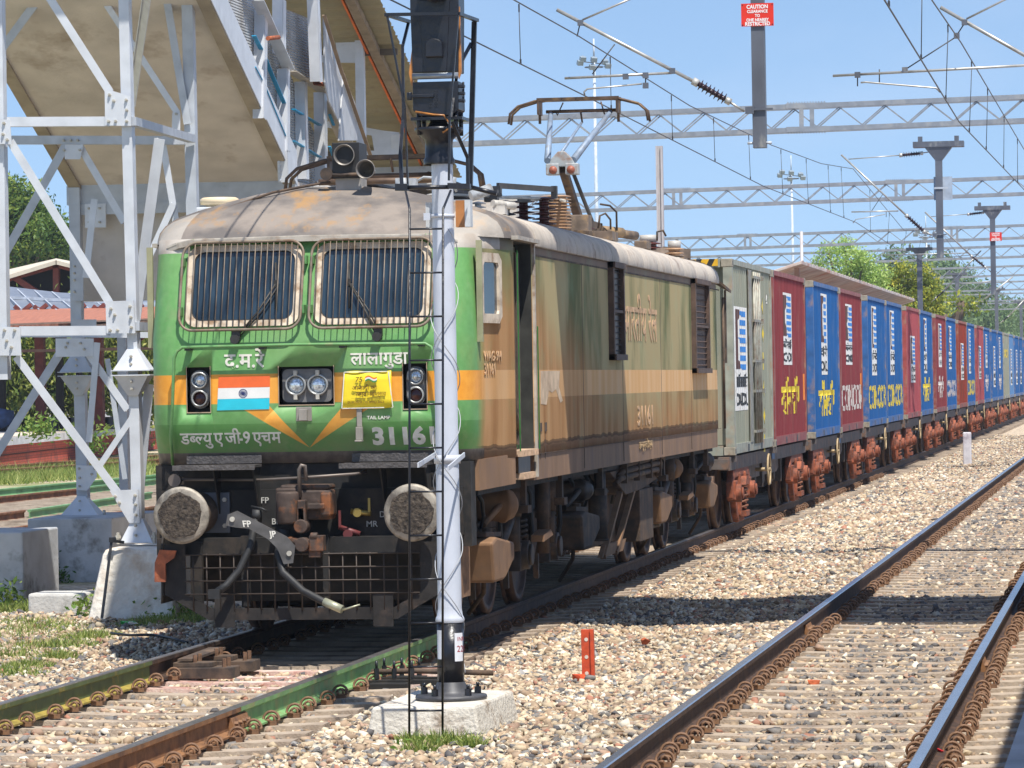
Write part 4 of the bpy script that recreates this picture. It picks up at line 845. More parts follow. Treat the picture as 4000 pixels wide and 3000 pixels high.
b = MB(); b.bar((kx, ky+.02, kz-.05), (.03, 17.3, 4.05), .10, .10, (0, 0, 1)); b.build('lower_arm', pm_, p2, bevel=.01)
b = MB(); b.tube([(kx+.12, ky, kz-.08), (.16, 17.5, 4.08)], .026); b.cyl((.16, 17.5, 4.02), (.16, 17.5, 4.14), .05); b.build('push_rod', black, p2)
b = MB(); b.box((-.45, 14.6, 3.98), (.5, 14.72, 4.06)); b.box((-.45, 15.6, 3.98), (.5, 15.72, 4.06)); b.box((-.45, 14.6, 3.98), (-.35, 15.7, 4.06)); b.box((.4, 14.6, 3.98), (.5, 15.7, 4.06)); b.box((.0, 14.8, 4.0), (.25, 15.3, 4.14)); b.tube([(.1, 14.6, 4.05), (.3, 14.2, 4.12), (.45, 14.0, 4.0)], .02); b.build('base_frame', dustd, p2)
for x, y in ((-.4, 14.66), (.45, 14.66), (.0, 15.66)): stack(x, y, 3.84, 3.98, .11, 3, mat('maroon porcelain', (.06, .02, .018), .18, 0, .2), parent=p2)
mar = mat('maroon glaze', (.09, .025, .02), .18, 0, .2); tan_ = mat('tan porcelain', (.45, .27, .15), .35, 0, .12, 6, dirt=(.3, .17, .09), dscale=5)
stack(.76, 10.0, 3.78, 4.15, .175, 11, tan_, .72, name='circuit_breaker'); stack(.66, 8.4, 3.76, 4.04, .12, 5, mar); stack(.92, 8.1, 3.74, 4.05, .125, 6, mar); stack(.75, 6.5, 3.75, 3.93, .09, 4, mat('white porcelain', (.62, .60, .56), .3)); stack(.95, 5.4, 3.73, 3.9, .1, 3, black); stack(.55, 6.2, 3.77, 3.93, .08, 4, mat('white porcelain', (.62, .60, .56), .3))
b = MB(); b.bar((.62, 7.0, 4.12), (1.0, 8.3, 4.13), .03, .055); b.cbox((1.0, 8.3, 4.10), (.06, .08, .13)); b.cbox((.63, 6.9, 4.06), (.08, .1, .1)); b.cbox((.70, 8.2, 4.03), (.13, .1, .06)); b.tube([(.9, 5.4, 3.95), (.65, 6.8, 4.02)], .02); b.cbox((.62, 6.6, 4.0), (.13, .14, .12)); b.cyl((.93, 8.2, 4.0), (.93, 8.2, 4.04), .07); b.build('roof_busbar', mat('dusty busbar', (.20, .165, .13), .6, .3), LOCO)
b = MB(); b.tube([(.1, 10.4, 4.1), (.55, 9.2, 4.06), (.93, 8.25, 4.04)], .018); b.tube([(.93, 8.2, 4.03), (.4, 5.5, 3.97)], .014); b.tube([(.8, 10, 4.1), (.95, 9.4, 4.06)], .016); b.build('copper_lead', mat('pale rope', (.55, .52, .45), .6), LOCO)
b = MB(); b.tube([(1.22, 3.45, 3.75), (1.22, 3.45, 3.80)], .05); b.tube([(1.15, 3.4, 3.78), (1.32, 3.6, 3.76)], .035); b.cbox((1.2, 3.5, 3.72), (.12, .2, .08)); b.build('lifting_lug', mat('pale lug', (.50, .47, .42), .6, 0, .2, 9), LOCO)
eqd = mat('roof unit brown', (.15, .11, .08), .7, 0, .25, 8, .2, dirt=(.4, .25, .1), dscale=4)
b = MB(); b.box((1.0, 11.3, 3.70), (1.2, 11.8, 3.80)); b.prism([(.9, 11.6, 3.82), (1.1, 12.2, 3.83), (.95, 12.4, 3.82), (.7, 11.8, 3.84)], (0, 0, -.06)); b.cyl((.95, 12.2, 3.84), (1.15, 12.5, 3.82), .06); b.cyl((1.1, 12.6, 3.82), (1.26, 12.9, 3.80), .05); b.build('roof_unit', eqd, LOCO)
b = MB(); b.box((.50, 13.0, 3.80), (.70, 13.3, 4.06)); b.box((1.1, 14.0, 3.68), (1.25, 14.4, 3.78)); b.build('roof_box', eqd, LOCO, bevel=.01)
b = MB(); b.tube([(.95, 12.0, 3.86), (.97, 12.0, 4.0), (1.02, 12.1, 4.03), (1.07, 12.15, 3.96), (1.07, 12.15, 3.85)], .012); b.tube([(1.12, 12.3, 3.84), (1.12, 12.3, 4.05), (1.06, 12.2, 4.12), (.98, 12.0, 4.13)], .012); b.tube([(1.3, 14.6, 3.8), (1.3, 14.6, 3.9), (1.36, 14.7, 3.92), (1.38, 14.8, 3.86)], .012); b.build('roof_hoops', dustd, LOCO)
stack(1.15, 15.0, 3.70, 3.80, .16, 2, mar, .6)
for a_, c_, r_ in (((1.15, 15.0, 3.80), (1.15, 15.0, 3.88), .11), ((1.34, 16, 3.74), (1.34, 16, 3.84), .08)): b = MB(); b.cyl(a_, c_, r_, n=20); b.build('roof_cap', mat('grey cap', (.40, .38, .35), .5), LOCO)
stack(1.34, 16.0, 3.66, 3.76, .12, 2, tan_, .6)
b = MB(); b.prism([(1.05, 17.4, 3.70), (1.35, 17.7, 3.67), (1.28, 18.2, 3.66), (.9, 18.0, 3.70)], (0, 0, .12)); b.box((1.15, 17.2, 3.60), (1.32, 19.0, 3.67)); b.lathe([(0, .12), (.2, .10), (.32, 0)], (1.1, 16.4, 3.66), (0, 0, 1), 20); b.build('rear_roof_unit', eqd, LOCO)
# ================================================================ RUNNING GEAR
whm = mat('wheel steel', (.10, .06, .042), .6, .3, .2, 8, dirt=(.2, .11, .06), dscale=6)
def wheelset(parent, y, r=.546, name='wheelset', m_=whm):
    b = MB()
    for s in (-1, 1):
        b.lathe([(.08, -.0), (.12, .02), (r*.55, .055), (r*.86, .05), (r*.86, .02), (r, .02), (r, .105), (r*.86, .105), (r*.86, .075), (.12, .10), (.0, .10)], (s*.80, y, r), (s, 0, 0), 36)
        b.lathe([(r+.03, -.012), (r+.03, .008), (r, .02), (r*.8, .0)], (s*.80, y, r), (s, 0, 0), 36)
    b.cyl((-.8, y, r), (.8, y, r), .09, n=12); return b.build(name, m_, parent)
dst = mat('dusty gear', (.12, .072, .042), .8, .05, .28, 7, .3, dirt=(.05, .038, .03), dscale=4, dth=(.40, .60))
dsl = mat('light dusty box', (.22, .12, .058), .75, 0, .15, 5, .15, dirt=(.2, .12, .07), dscale=3)
drk = mat('oily gear', (.05, .038, .03), .55, .1, .3, 8, .3, dirt=(.16, .09, .05), dscale=5, dth=(.52, .7))
def coil(b, x, y, z0, z1, R, r, turns, n=6, seg=10):
    b.tube([(x+R*math.cos(2*math.pi*t/seg), y+R*math.sin(2*math.pi*t/seg), z0+(z1-z0)*t/(turns*seg)) for t in range(turns*seg+1)], r, n)
def loco_bogie(yc, idx):
    g_ = plain('bogie', LOCO)
    for dy in (-1.85, 0, 1.85):
        wheelset(g_, yc+dy); q = MB(); q.box((-.74, yc+dy+.1, .18), (.74, yc+dy+.95, .92)); q.build('traction_motor', grime, g_, bevel=.03)  # motor housings, also put in as blocks to darken beneath the body
    for s in (-1, 1):
        b = MB(); x = s*1.06
        prof = [(-2.55, .78), (-2.3, .92), (-1.1, .92), (-.9, .70), (.9, .70), (1.1, .92), (2.3, .92), (2.55, .78), (2.5, .62), (2.1, .66), (1.35, .66), (1.1, .50), (-1.1, .50), (-1.35, .66), (-2.1, .66), (-2.5, .62)]
        b.prism([(x, yc+y, z) for y, z in prof], (s*.12, 0, 0)); b.build('side_frame', dst, g_, bevel=.01)
        for dy in (-1.85, 0, 1.85):
            q = MB(); y = yc+dy; q.cyl((s*1.05, y, .546), (s*1.30, y, .546), .135, n=18); q.cyl((s*1.30, y, .546), (s*1.33, y, .546), .10, n=18); q.bar((s*1.17, y+.1, .50), (s*1.17, y+.62, .60), .10, .12); q.prism([(s*1.12, y-.2, .40), (s*1.12, y+.2, .40), (s*1.12, y+.14, .66), (s*1.12, y-.14, .66)], (s*.12, 0, 0)); q.build('axle_box', drk, g_, bevel=.008)
            for dd in (-.27, .27): q = MB(); coil(q, s*1.17, y+dd, .62, .86, .062, .014, 5); q.build('coil_spring', dst, g_)
            q = MB(); q.tube([(s*1.2, y+.45, .5), (s*1.26, y+.42, .75), (s*1.26, y+.35, 1.1), (s*1.2, y+.3, 1.25)], .02, 6); q.build('cable', rubber, g_)
            q = MB(); q.bar((s*1.15, y-.55, .78), (s*1.15, y-.48, .26), .05, .06); q.cbox((s*.9, y-.58, .5), (.1, .07, .3)); q.build('brake_hanger', drk, g_)
        if s < 0: continue
        for dy, z0, z1, r in ((-.95, .62, 1.25, .062), (.85, .52, 1.2, .06), (1.3, .6, 1.22, .05)): q = MB(); q.cyl((s*1.30, yc+dy, z0), (s*1.30, yc+dy, (z0+z1)/2), r, n=14); q.cyl((s*1.30, yc+dy, (z0+z1)/2), (s*1.30, yc+dy, z1), r*1.25, n=14); q.build('damper', dst, g_)
        q = MB(); q.cyl((s*1.22, yc-1.45, .62), (s*1.28, yc-.95, .95), .055, n=12); q.cyl((s*1.28, yc-.95, .95), (s*1.3, yc-.7, 1.1), .07, n=12); q.build('slanted_damper', drk, g_)
        q = MB(); q.prism([(1.30, yc+.1, .72), (1.30, yc+.55, .76), (1.30, yc+.7, .70), (1.30, yc+.1, .66)], (.12, 0, 0)); q.build('bracket', dsl, g_)
    return g_
loco_bogie(4.28, 0); loco_bogie(16.28, 1)
def sandbox(y0, y1, z0, z1, m_=dsl):
    g_ = plain('sandbox', LOCO); b = MB(); h = z1-z0; L_ = y1-y0
    P = [(y0, z1-.02), (y0+.25, z1+.02), (y1, z1-.06), (y1, z0+h*.42), (y0+L_*.62, z0+.02), (y0+L_*.52, z0), (y0+.1, z0)]
    b.prism([(1.16, y, z) for y, z in P], (.27, 0, 0)); b.build('bin', m_, g_, bevel=.025)
    b = MB(); b.bar((1.30, y0+.15, z1+.045), (1.32, y0+.85, z1+.02), .10, .045); b.cyl((1.30, y0+.5, z1+.03), (1.30, y0+.5, z1+.09), .05, n=8); b.build('lid', dst, g_, bevel=.006)
    b = MB(); b.tube([(1.25, y0+.6, z0+.03), (1.22, y0+.75, z0-.12), (1.05, y0+.95, .12)], .022); b.build('sand_pipe', dst, g_)
sandbox(1.35, 2.55, .43, .80); sandbox(6.9, 8.2, .47, .83, dst); sandbox(13.4, 14.6, .48, .84); sandbox(18.7, 19.7, .48, .82)
def dome(y, z, r=.15, m_=dsl):
    b = MB(); b.lathe([(0, .13), (r*.5, .12), (r*.85, .08), (r, .02), (r*1.08, .01), (r*1.08, -.02), (r, -.03), (r*.9, -.28), (r*.3, -.34), (0, -.34)], (1.30, y, z), (.82, .57, 0), 28); b.tube([(1.3, y-.15, z), (1.2, y-.5, z-.16)], .03); b.build('brake_cylinder', m_, LOCO)
dome(2.75, 1.06); dome(7.75, 1.04, .11, drk); dome(15.7, 1.07, .13); dome(19.3, 1.08, .12, drk)
for y, z0, z1, r, m_ in ((8.85, .50, .98, .10, dst), (9.05, .9, 1.2, .06, drk), (5.0, .7, 1.22, .06, dst)): b = MB(); b.cyl((1.32, y, z0), (1.32, y, z1), r, n=18); b.cyl((1.32, y, z1), (1.32, y, z1+.03), r*1.15, n=18); b.cyl((1.32, y, z0-.02), (1.32, y, z0), r*1.12, n=18); b.build('air_reservoir', m_, LOCO)
b = MB(); b.prism([(1.12, 9.5, 1.18), (1.12, 13.6, 1.24), (1.12, 13.6, 1.0), (1.12, 12.2, .92), (1.12, 10.8, .90), (1.12, 10.2, 1.02)], (.25, 0, 0)); b.box((1.10, 11.9, .34), (1.38, 13.1, .92)); b.box((-1.2, 9.4, .36), (1.10, 13.2, 1.2)); b.build('transformer_tank', dst, LOCO, bevel=.01)
b = MB(); b.bar((1.34, 9.05, .30), (1.34, 10.5, .93), .06, .05); b.bar((1.34, 10.0, .30), (1.34, 11.6, .93), .06, .05); b.prism([(1.30, 8.9, .30), (1.30, 10.6, .30), (1.30, 10.9, .42), (1.30, 9.2, .42)], (.05, 0, 0)); b.build('tank_strut', dsl, LOCO)
b = MB()
for k, z in enumerate((1.10, 1.17, 1.24)): b.tube([(1.38, 9.8+k*.2, z-.06), (1.42, 10.0+k*.2, z), (1.42, 13.2+k*.3, z+.02), (1.38, 13.5+k*.3, z-.05)], .032, 8)
for y in (10.2, 11.3, 12.4, 13.3): b.box((1.39, y, 1.04), (1.46, y+.05, 1.28))
b.build('oil_pipes', dst, LOCO)
b = MB()
for k in range(16): y = 1.8+k*1.12; b.tube([(1.2, y, 1.25), (1.26, y+.06, 1.12), (1.24, y+.25, .98+.05*(k % 3)), (1.16, y+.4, .8)], .018, 6)
b.build('hoses', rubber, LOCO)
for y in (3.3, 5.6, 8.5, 13.9, 17.0, 18.6): b = MB(); b.box((1.36, y, 1.03), (1.42, y+.10, 1.27)); b.cbox((1.40, y+.05, 1.0), (.1, .22, .07)); b.build('body_stop', dst, LOCO)
# ================================================================ WAGONS AND CONTAINERS
PIT = .2785; DEP = .036
def corr(y, y0):   # side profile: flat outside, slope, flat inside, slope
    t = ((y-y0) % PIT)/PIT
    if t < .26: return 0.
    if t < .5: return -DEP*(t-.26)/.24
    if t < .76: return -DEP
    return -DEP*(1-(t-.76)/.24)
cmats = {}
def cpaint(name, col, dirt, th=(.52, .78)): return mat('container '+name, col, .8, 0, .10, 2.5, .05, dirt=dirt, dscale=1.6, dth=th, stretch=(1, 1, .35), spec=.15)
CP = {'grey': cpaint('grey green', (.27, .28, .22), (.36, .30, .21)), 'maroon': cpaint('maroon', (.22, .042, .047), (.27, .12, .10)), 'blue': cpaint('blue', (.018, .105, .30), (.12, .17, .26)),
      'pink': cpaint('faded red', (.36, .08, .09), (.42, .18, .17)), 'rust': cpaint('rust red', (.27, .042, .025), (.14, .05, .03), (.48, .62)), 'sky': cpaint('faded blue', (.10, .22, .42), (.2, .3, .42))}
yelp = mat('yellow stencil', (.75, .55, .02), .6, 0, .1, 14, dirt=(.55, .45, .08), dscale=8); whp = mat('white sticker', (.70, .69, .66), .5, 0, .05, 10, dirt=(.5, .46, .4), dscale=7); brp = mat('brown logo ink', (.085, .03, .022), .5); blp = mat('blue logo ink', (.03, .20, .55), .5); bkp = mat('black ink', (.02, .02, .02), .5); pwp = mat('pale stencil', (.62, .56, .50), .6, 0, .1, 14, dirt=(.4, .25, .2), dscale=8); orp = mat('orange sticker', (.75, .22, .02), .5)
LEN, WID, HGT = 6.06, 2.438, 2.80
def on_side(bm, y0, X0, lift):
    """cut lettering at every corrugation fold and press it onto the folds"""
    ys = [v.co.y for v in bm.verts]
    if not ys: return
    a, b_ = min(ys), max(ys); k0 = math.floor((a-y0)/PIT)-1
    for k in range(k0, k0+int((b_-a)/PIT)+4):
        for f in (0, .26, .5, .76):
            yy = y0+(k+f)*PIT
            if a < yy < b_: bmesh.ops.bisect_plane(bm, geom=bm.verts[:]+bm.edges[:]+bm.faces[:], plane_co=(0, yy, 0), plane_no=(0, 1, 0))
    for v in bm.verts: v.co.x = X0+corr(v.co.y, y0)+lift
def side_poly(name, P_, m_, parent, y0, X0, lift):
    bm = bmesh.new(); vs = [bm.verts.new((X0, y, z)) for y, z in P_]; bm.faces.new(vs); on_side(bm, y0, X0, lift); bm.transform(Matrix.Translation(-rootloc(parent)))
    me = bpy.data.meshes.new(name); bm.to_mesh(me); bm.free(); me.materials.append(m_); o = bpy.data.objects.new(name, me); COL.objects.link(o); o.parent = parent; return o
def side_word(name, s, size, m_, parent, y, z, y0, X0, lift, sx=1., off=.02): return text_obj(name, s, size, m_, parent, (X0, y, z), rz=math.pi/2, sx=sx, offset=off, ext=0, conform=lambda bm: on_side(bm, y0, X0, lift))
PROTO = {}
def container(y, colr, label, deco, z0=1.05, doors=False):
    t = thing('shipping_container', label, 'container', (0, y, z0), 'containers on the freight train')
    m_ = CP[colr]; X0 = WID/2-.012
    if colr in PROTO:
        for ch in PROTO[colr]: c = ch.copy(); COL.objects.link(c); c.parent = t
    else:
        L0 = []; b = MB(); n = 22*4; ys = sorted({round(min(max(y+.12+(k+f)*PIT, y+.12), y+LEN-.12), 4) for k in range(22) for f in (0, .26, .5, .76)})
        for s in (1, -1):
            B = len(b.v)
            for yy in ys: x = s*(X0+corr(yy, y+.12)); b.v += [(x, yy, z0+.15), (x, yy, z0+HGT-.07)]
            for k in range(len(ys)-1): b.f.append((B+2*k, B+2*k+2, B+2*k+3, B+2*k+1)); b.m.append(0); b.sm.append(False)
        # front wall, vertical folds
        xs = np.linspace(-1.1, 1.1, 33); B = len(b.v)
        for i, x in enumerate(xs): yy = y+.05+(.045 if (i//2) % 2 else 0); b.v += [(x, yy, z0+.15), (x, yy, z0+HGT-.1)]
        for k in range(len(xs)-1): b.f.append((B+2*k, B+2*k+1, B+2*k+3, B+2*k+2)); b.m.append(0); b.sm.append(False)
        b.box((-1.15, y+LEN-.06, z0+.12), (1.15, y+LEN-.03, z0+HGT-.08)); L0.append(b.build('walls', m_, t, recalc=False))
        b = MB(); b.box((-1.18, y+.06, z0+HGT-.03), (1.18, y+LEN-.06, z0+HGT-.01)); L0.append(b.build('roof', m_, t))
        b = MB()
        for s in (1, -1):
            x1 = s*WID/2; x0 = s*(WID/2-.07)
            b.box((x0, y+.18, z0+HGT-.08), (x1, y+LEN-.18, z0+HGT-.005)); b.box((x0, y+.18, z0+.02), (x1, y+LEN-.18, z0+.16))
            for yy in (y, y+LEN-.14): b.box((s*(WID/2-.13), yy, z0+.12), (x1, yy+.14, z0+HGT-.12))
        for yy in (y, y+LEN-.08): b.box((-1.05, yy, z0+HGT-.12), (1.05, yy+.08, z0+HGT-.0)); b.box((-1.05, yy, z0), (1.05, yy+.08, z0+.14))
        L0.append(b.build('frame', mat('container %s frame' % colr, tuple(CP[colr].node_tree.nodes['Vector Math'].inputs[0].default_value) if False else {'grey': (.30, .31, .25), 'maroon': (.25, .055, .05), 'blue': (.03, .12, .32), 'pink': (.36, .07, .06), 'rust': (.30, .06, .03), 'sky': (.12, .22, .4)}[colr], .6, 0, .15, 5, .1, dirt=(.38, .24, .15), dscale=3, dth=(.52, .72)), t))
        for s in (1, -1):
            for yy in (y-.004, y+LEN-.174):
                for zz in (z0, z0+HGT-.118):
                    q = MB(); q.box((s*(WID/2-.16), yy, zz), (s*(WID/2+.004), yy+.178, zz+.118)); co_ = q.build('corner_casting', mat('worn casting', (.33, .29, .22), .6, .1, .2, 8, dirt=(.2, .1, .06), dscale=5), t, bevel=.008); L0.append(co_)
                    if s > 0: q = MB(); q.box((WID/2+.003, yy+.05, zz+.03), (WID/2+.006, yy+.125, zz+.09)); q.build('opening', black, co_); 
        q = MB()
        for yy in (y+1.9, y+3.95): q.box((WID/2-.002, yy-.0, z0+.03), (WID/2+.003, yy+.22, z0+.13))
        L0.append(q.build('fork_pocket', black, t)); PROTO[colr] = L0
    deco(t, y, z0, X0); return t
def logo(t, y, z0, X0, a, w_, top, h, kind=0):
    """white upright sticker: brown bracket, blue stepped bars, black words"""
    yy0 = y+.12; g_ = plain('logo_sticker', t)
    side_poly('backing', [(a, top-h), (a+w_, top-h), (a+w_, top), (a, top)], whp, g_, yy0, X0, .004)
    hb = h*.60; z1 = top-.04; zb = top-hb
    side_poly('brown_shape', [(a+.06, z1), (a+w_*.42, z1), (a+w_*.30, z1-hb*.22), (a+w_*.24, z1-hb*.5), (a+w_*.30, z1-hb*.78), (a+w_*.45, zb), (a+.06, zb)], brp, g_, yy0, X0, .007)
    for k in range(7):
        zz = z1-hb*(k+.15)/7; l0 = a+w_*(.42+.10*abs(3-k)/3-.1)
        side_poly('blue_bar', [(l0, zz), (a+w_*.96, zz), (a+w_*.96, zz-hb/7*.62), (l0+w_*.1, zz-hb/7*.62)], blp, g_, yy0, X0, .007)
    side_word('words', 'कॉनकॉर', h*.15, bkp, g_, a+w_*.06, top-h*.77, yy0, X0, .008, sx=w_/(h*.15*3.3)); side_word('words', 'CONCOR', h*.17, bkp, g_, a+w_*.05, top-h*.95, yy0, X0, .008, sx=w_*.9/(h*.17*4.3), off=.03)
def hindi(t, y, z0, X0, a, z, size, m_, sx=1.5): side_word('big_word', 'कॉनकॉर', size, m_, t, a, z, y+.12, X0, .005, sx=sx, off=.035)
def latin(t, y, z0, X0, a, z, size, m_, sx=1.3): side_word('big_word', 'CONCOR', size, m_, t, a, z, y+.12, X0, .005, sx=sx, off=.02)
WY = [24.1+14.05*k for k in range(11)]
def dgrey(t, y, z0, X0):
    logo(t, y, z0, X0, y+.35, 1.75, 3.18, 1.50)
    for k in range(6): z = 3.42-.42*k; side_word('yellow_letter', 'CONCOR'[k], .36, yelp, t, y+4.55, z-.3, y+.12, X0, .005, off=.03)
    side_word('tare_number', '492 5', .2, white, t, y+5.15, 3.30, y+.12, X0, .005, sx=.9)
    b = MB(); x = WID/2
    for k, yy in enumerate((2.85, 3.15, 3.45, 3.70)): b.tube([(x+.03, y+yy, z0+.12), (x+.03, y+yy, z0+HGT-.12)], .024, 8)
    for z in (1.35, 1.95, 2.4, 3.0, 3.65): b.box((x, y+2.75, z-.02), (x+.05, y+3.85, z+.02)); b.cbox((x+.06, y+3.85, z), (.05, .12, .07))
    b.box((x-.005, y+2.3, z0+.15), (x+.008, y+2.75, z0+HGT-.1)); b.build('door_gear', mat('door rods', (.28, .27, .22), .5, .2, .15, 8, dirt=(.2, .13, .09), dscale=6), t)
    b = MB(); b.box((-1.02, y-.012, z0+HGT-.10), (1.02, y-.004, z0+HGT-.0)); hz = b.build('hazard_bar', mat('hazard yellow', (.75, .42, .02), .5), t)
    for k in range(11): b = MB(); x = -1.0+.185*k; b.prism([(x, y-.014, z0+HGT-.10), (x+.08, y-.014, z0+HGT-.10), (x+.13, y-.014, z0+HGT), (x+.05, y-.014, z0+HGT)], (0, .0015, 0)); b.build('stripe', black, hz)
def d_mar(t, y, z0, X0):
    logo(t, y, z0, X0, y+1.9, 1.55, 3.53, 1.18); hindi(t, y, z0, X0, y+1.45, 1.56, .66, yelp, 1.65)
    side_poly('orange_mark', [(y+5.62, 1.75), (y+5.75, 1.75), (y+5.75, 2.2), (y+5.62, 2.2)], orp, t, y+.12, X0, .005)
def d_blu(t, y, z0, X0): logo(t, y, z0, X0, y+1.9, 1.3, 3.66, 1.48); hindi(t, y, z0, X0, y+1.2, 1.45, .68, yelp, 1.75)
def d_mar2(t, y, z0, X0):
    logo(t, y, z0, X0, y+1.6, 1.8, 3.57, 1.2); latin(t, y, z0, X0, y+.25, 1.48, .70, pwp, 1.85); side_poly('orange_mark', [(y+5.5, 1.75), (y+5.75, 1.75), (y+5.75, 2.2), (y+5.5, 2.2)], orp, t, y+.12, X0, .005)
def d_blu2(t, y, z0, X0): logo(t, y, z0, X0, y+1.5, 1.5, 3.65, 1.5); latin(t, y, z0, X0, y+.3, 1.44, .70, yelp, 1.8)
def d_pink(t, y, z0, X0): logo(t, y, z0, X0, y+2.0, 2.0, 3.13, 1.18)
def d_plain(t, y, z0, X0): logo(t, y, z0, X0, y+2.0, 1.8, 3.2, 1.6)
seq = [('grey', 'grey green container right behind the locomotive, with door rods and a striped yellow edge', dgrey),
 ('maroon', 'maroon container with large yellow Hindi lettering, second behind the locomotive', d_mar),
 ('blue', 'blue container with yellow Hindi lettering beside the first gap in the train', d_blu),
 ('maroon', 'maroon container with pale CONCOR lettering between two blue containers', d_mar2),
 ('blue', 'nearer of the two adjoining blue containers with yellow CONCOR lettering', d_blu2),
 ('blue', 'farther of the two adjoining blue containers with yellow CONCOR lettering', d_blu2),
 ('pink', 'faded pinkish red container with a low white sticker and no big lettering', d_pink),
 ('blue', 'blue container with yellow Hindi lettering just behind the faded red one', d_blu),
 ('maroon', 'maroon container with pale Hindi lettering, fifth wagon of the train', lambda *a: (logo(*a, a[1]+2, 1.7, 3.6, 1.25), hindi(*a, a[1]+1.4, 1.5, .66, pwp))),
 ('blue', 'blue container with pale CONCOR lettering behind the far maroon one', lambda *a: (logo(*a, a[1]+1.6, 1.8, 3.6, 1.3), latin(*a, a[1]+.4, 1.48, .68, pwp, 1.8))),
 ('rust', 'rusty brick red container with patched front and low white sticker', d_pink),
 ('blue', 'blue container with yellow lettering between the rusty and the bright red one', d_blu2),
 ('pink', 'small looking bright red container far along the train', d_pink),
 ('blue', 'blue container with pale letters right behind the far bright red one', lambda *a: (logo(*a, a[1]+2, 1.7, 3.6, 1.25), hindi(*a, a[1]+1.4, 1.5, .66, pwp))),
 ('blue', 'far blue container with only a white sticker, before the far grey one', d_plain), ('blue', 'far blue container with sticker and pale letters next to the far grey one', lambda *a: (logo(*a, a[1]+2, 1.7, 3.6, 1.25), hindi(*a, a[1]+1.4, 1.5, .66, pwp))),
 ('grey', 'distant grey container among the blue ones near the right edge', lambda *a: latin(*a, a[1]+.5, 2.8, .5, yelp, 1.8)), ('sky', 'faded light blue container behind the distant grey one', d_plain),
 ('blue', 'distant blue container, first of those crowding at the right edge', d_plain), ('blue', 'distant blue container, second of those at the right edge', d_plain), ('blue', 'distant blue container, third of those at the right edge', d_plain), ('blue', 'last blue container to be seen at the right edge of the picture', d_plain)]
for i, (c_, lab, deco) in enumerate(seq): container(WY[i//2]+(i % 2)*(LEN+.27), c_, lab, deco)
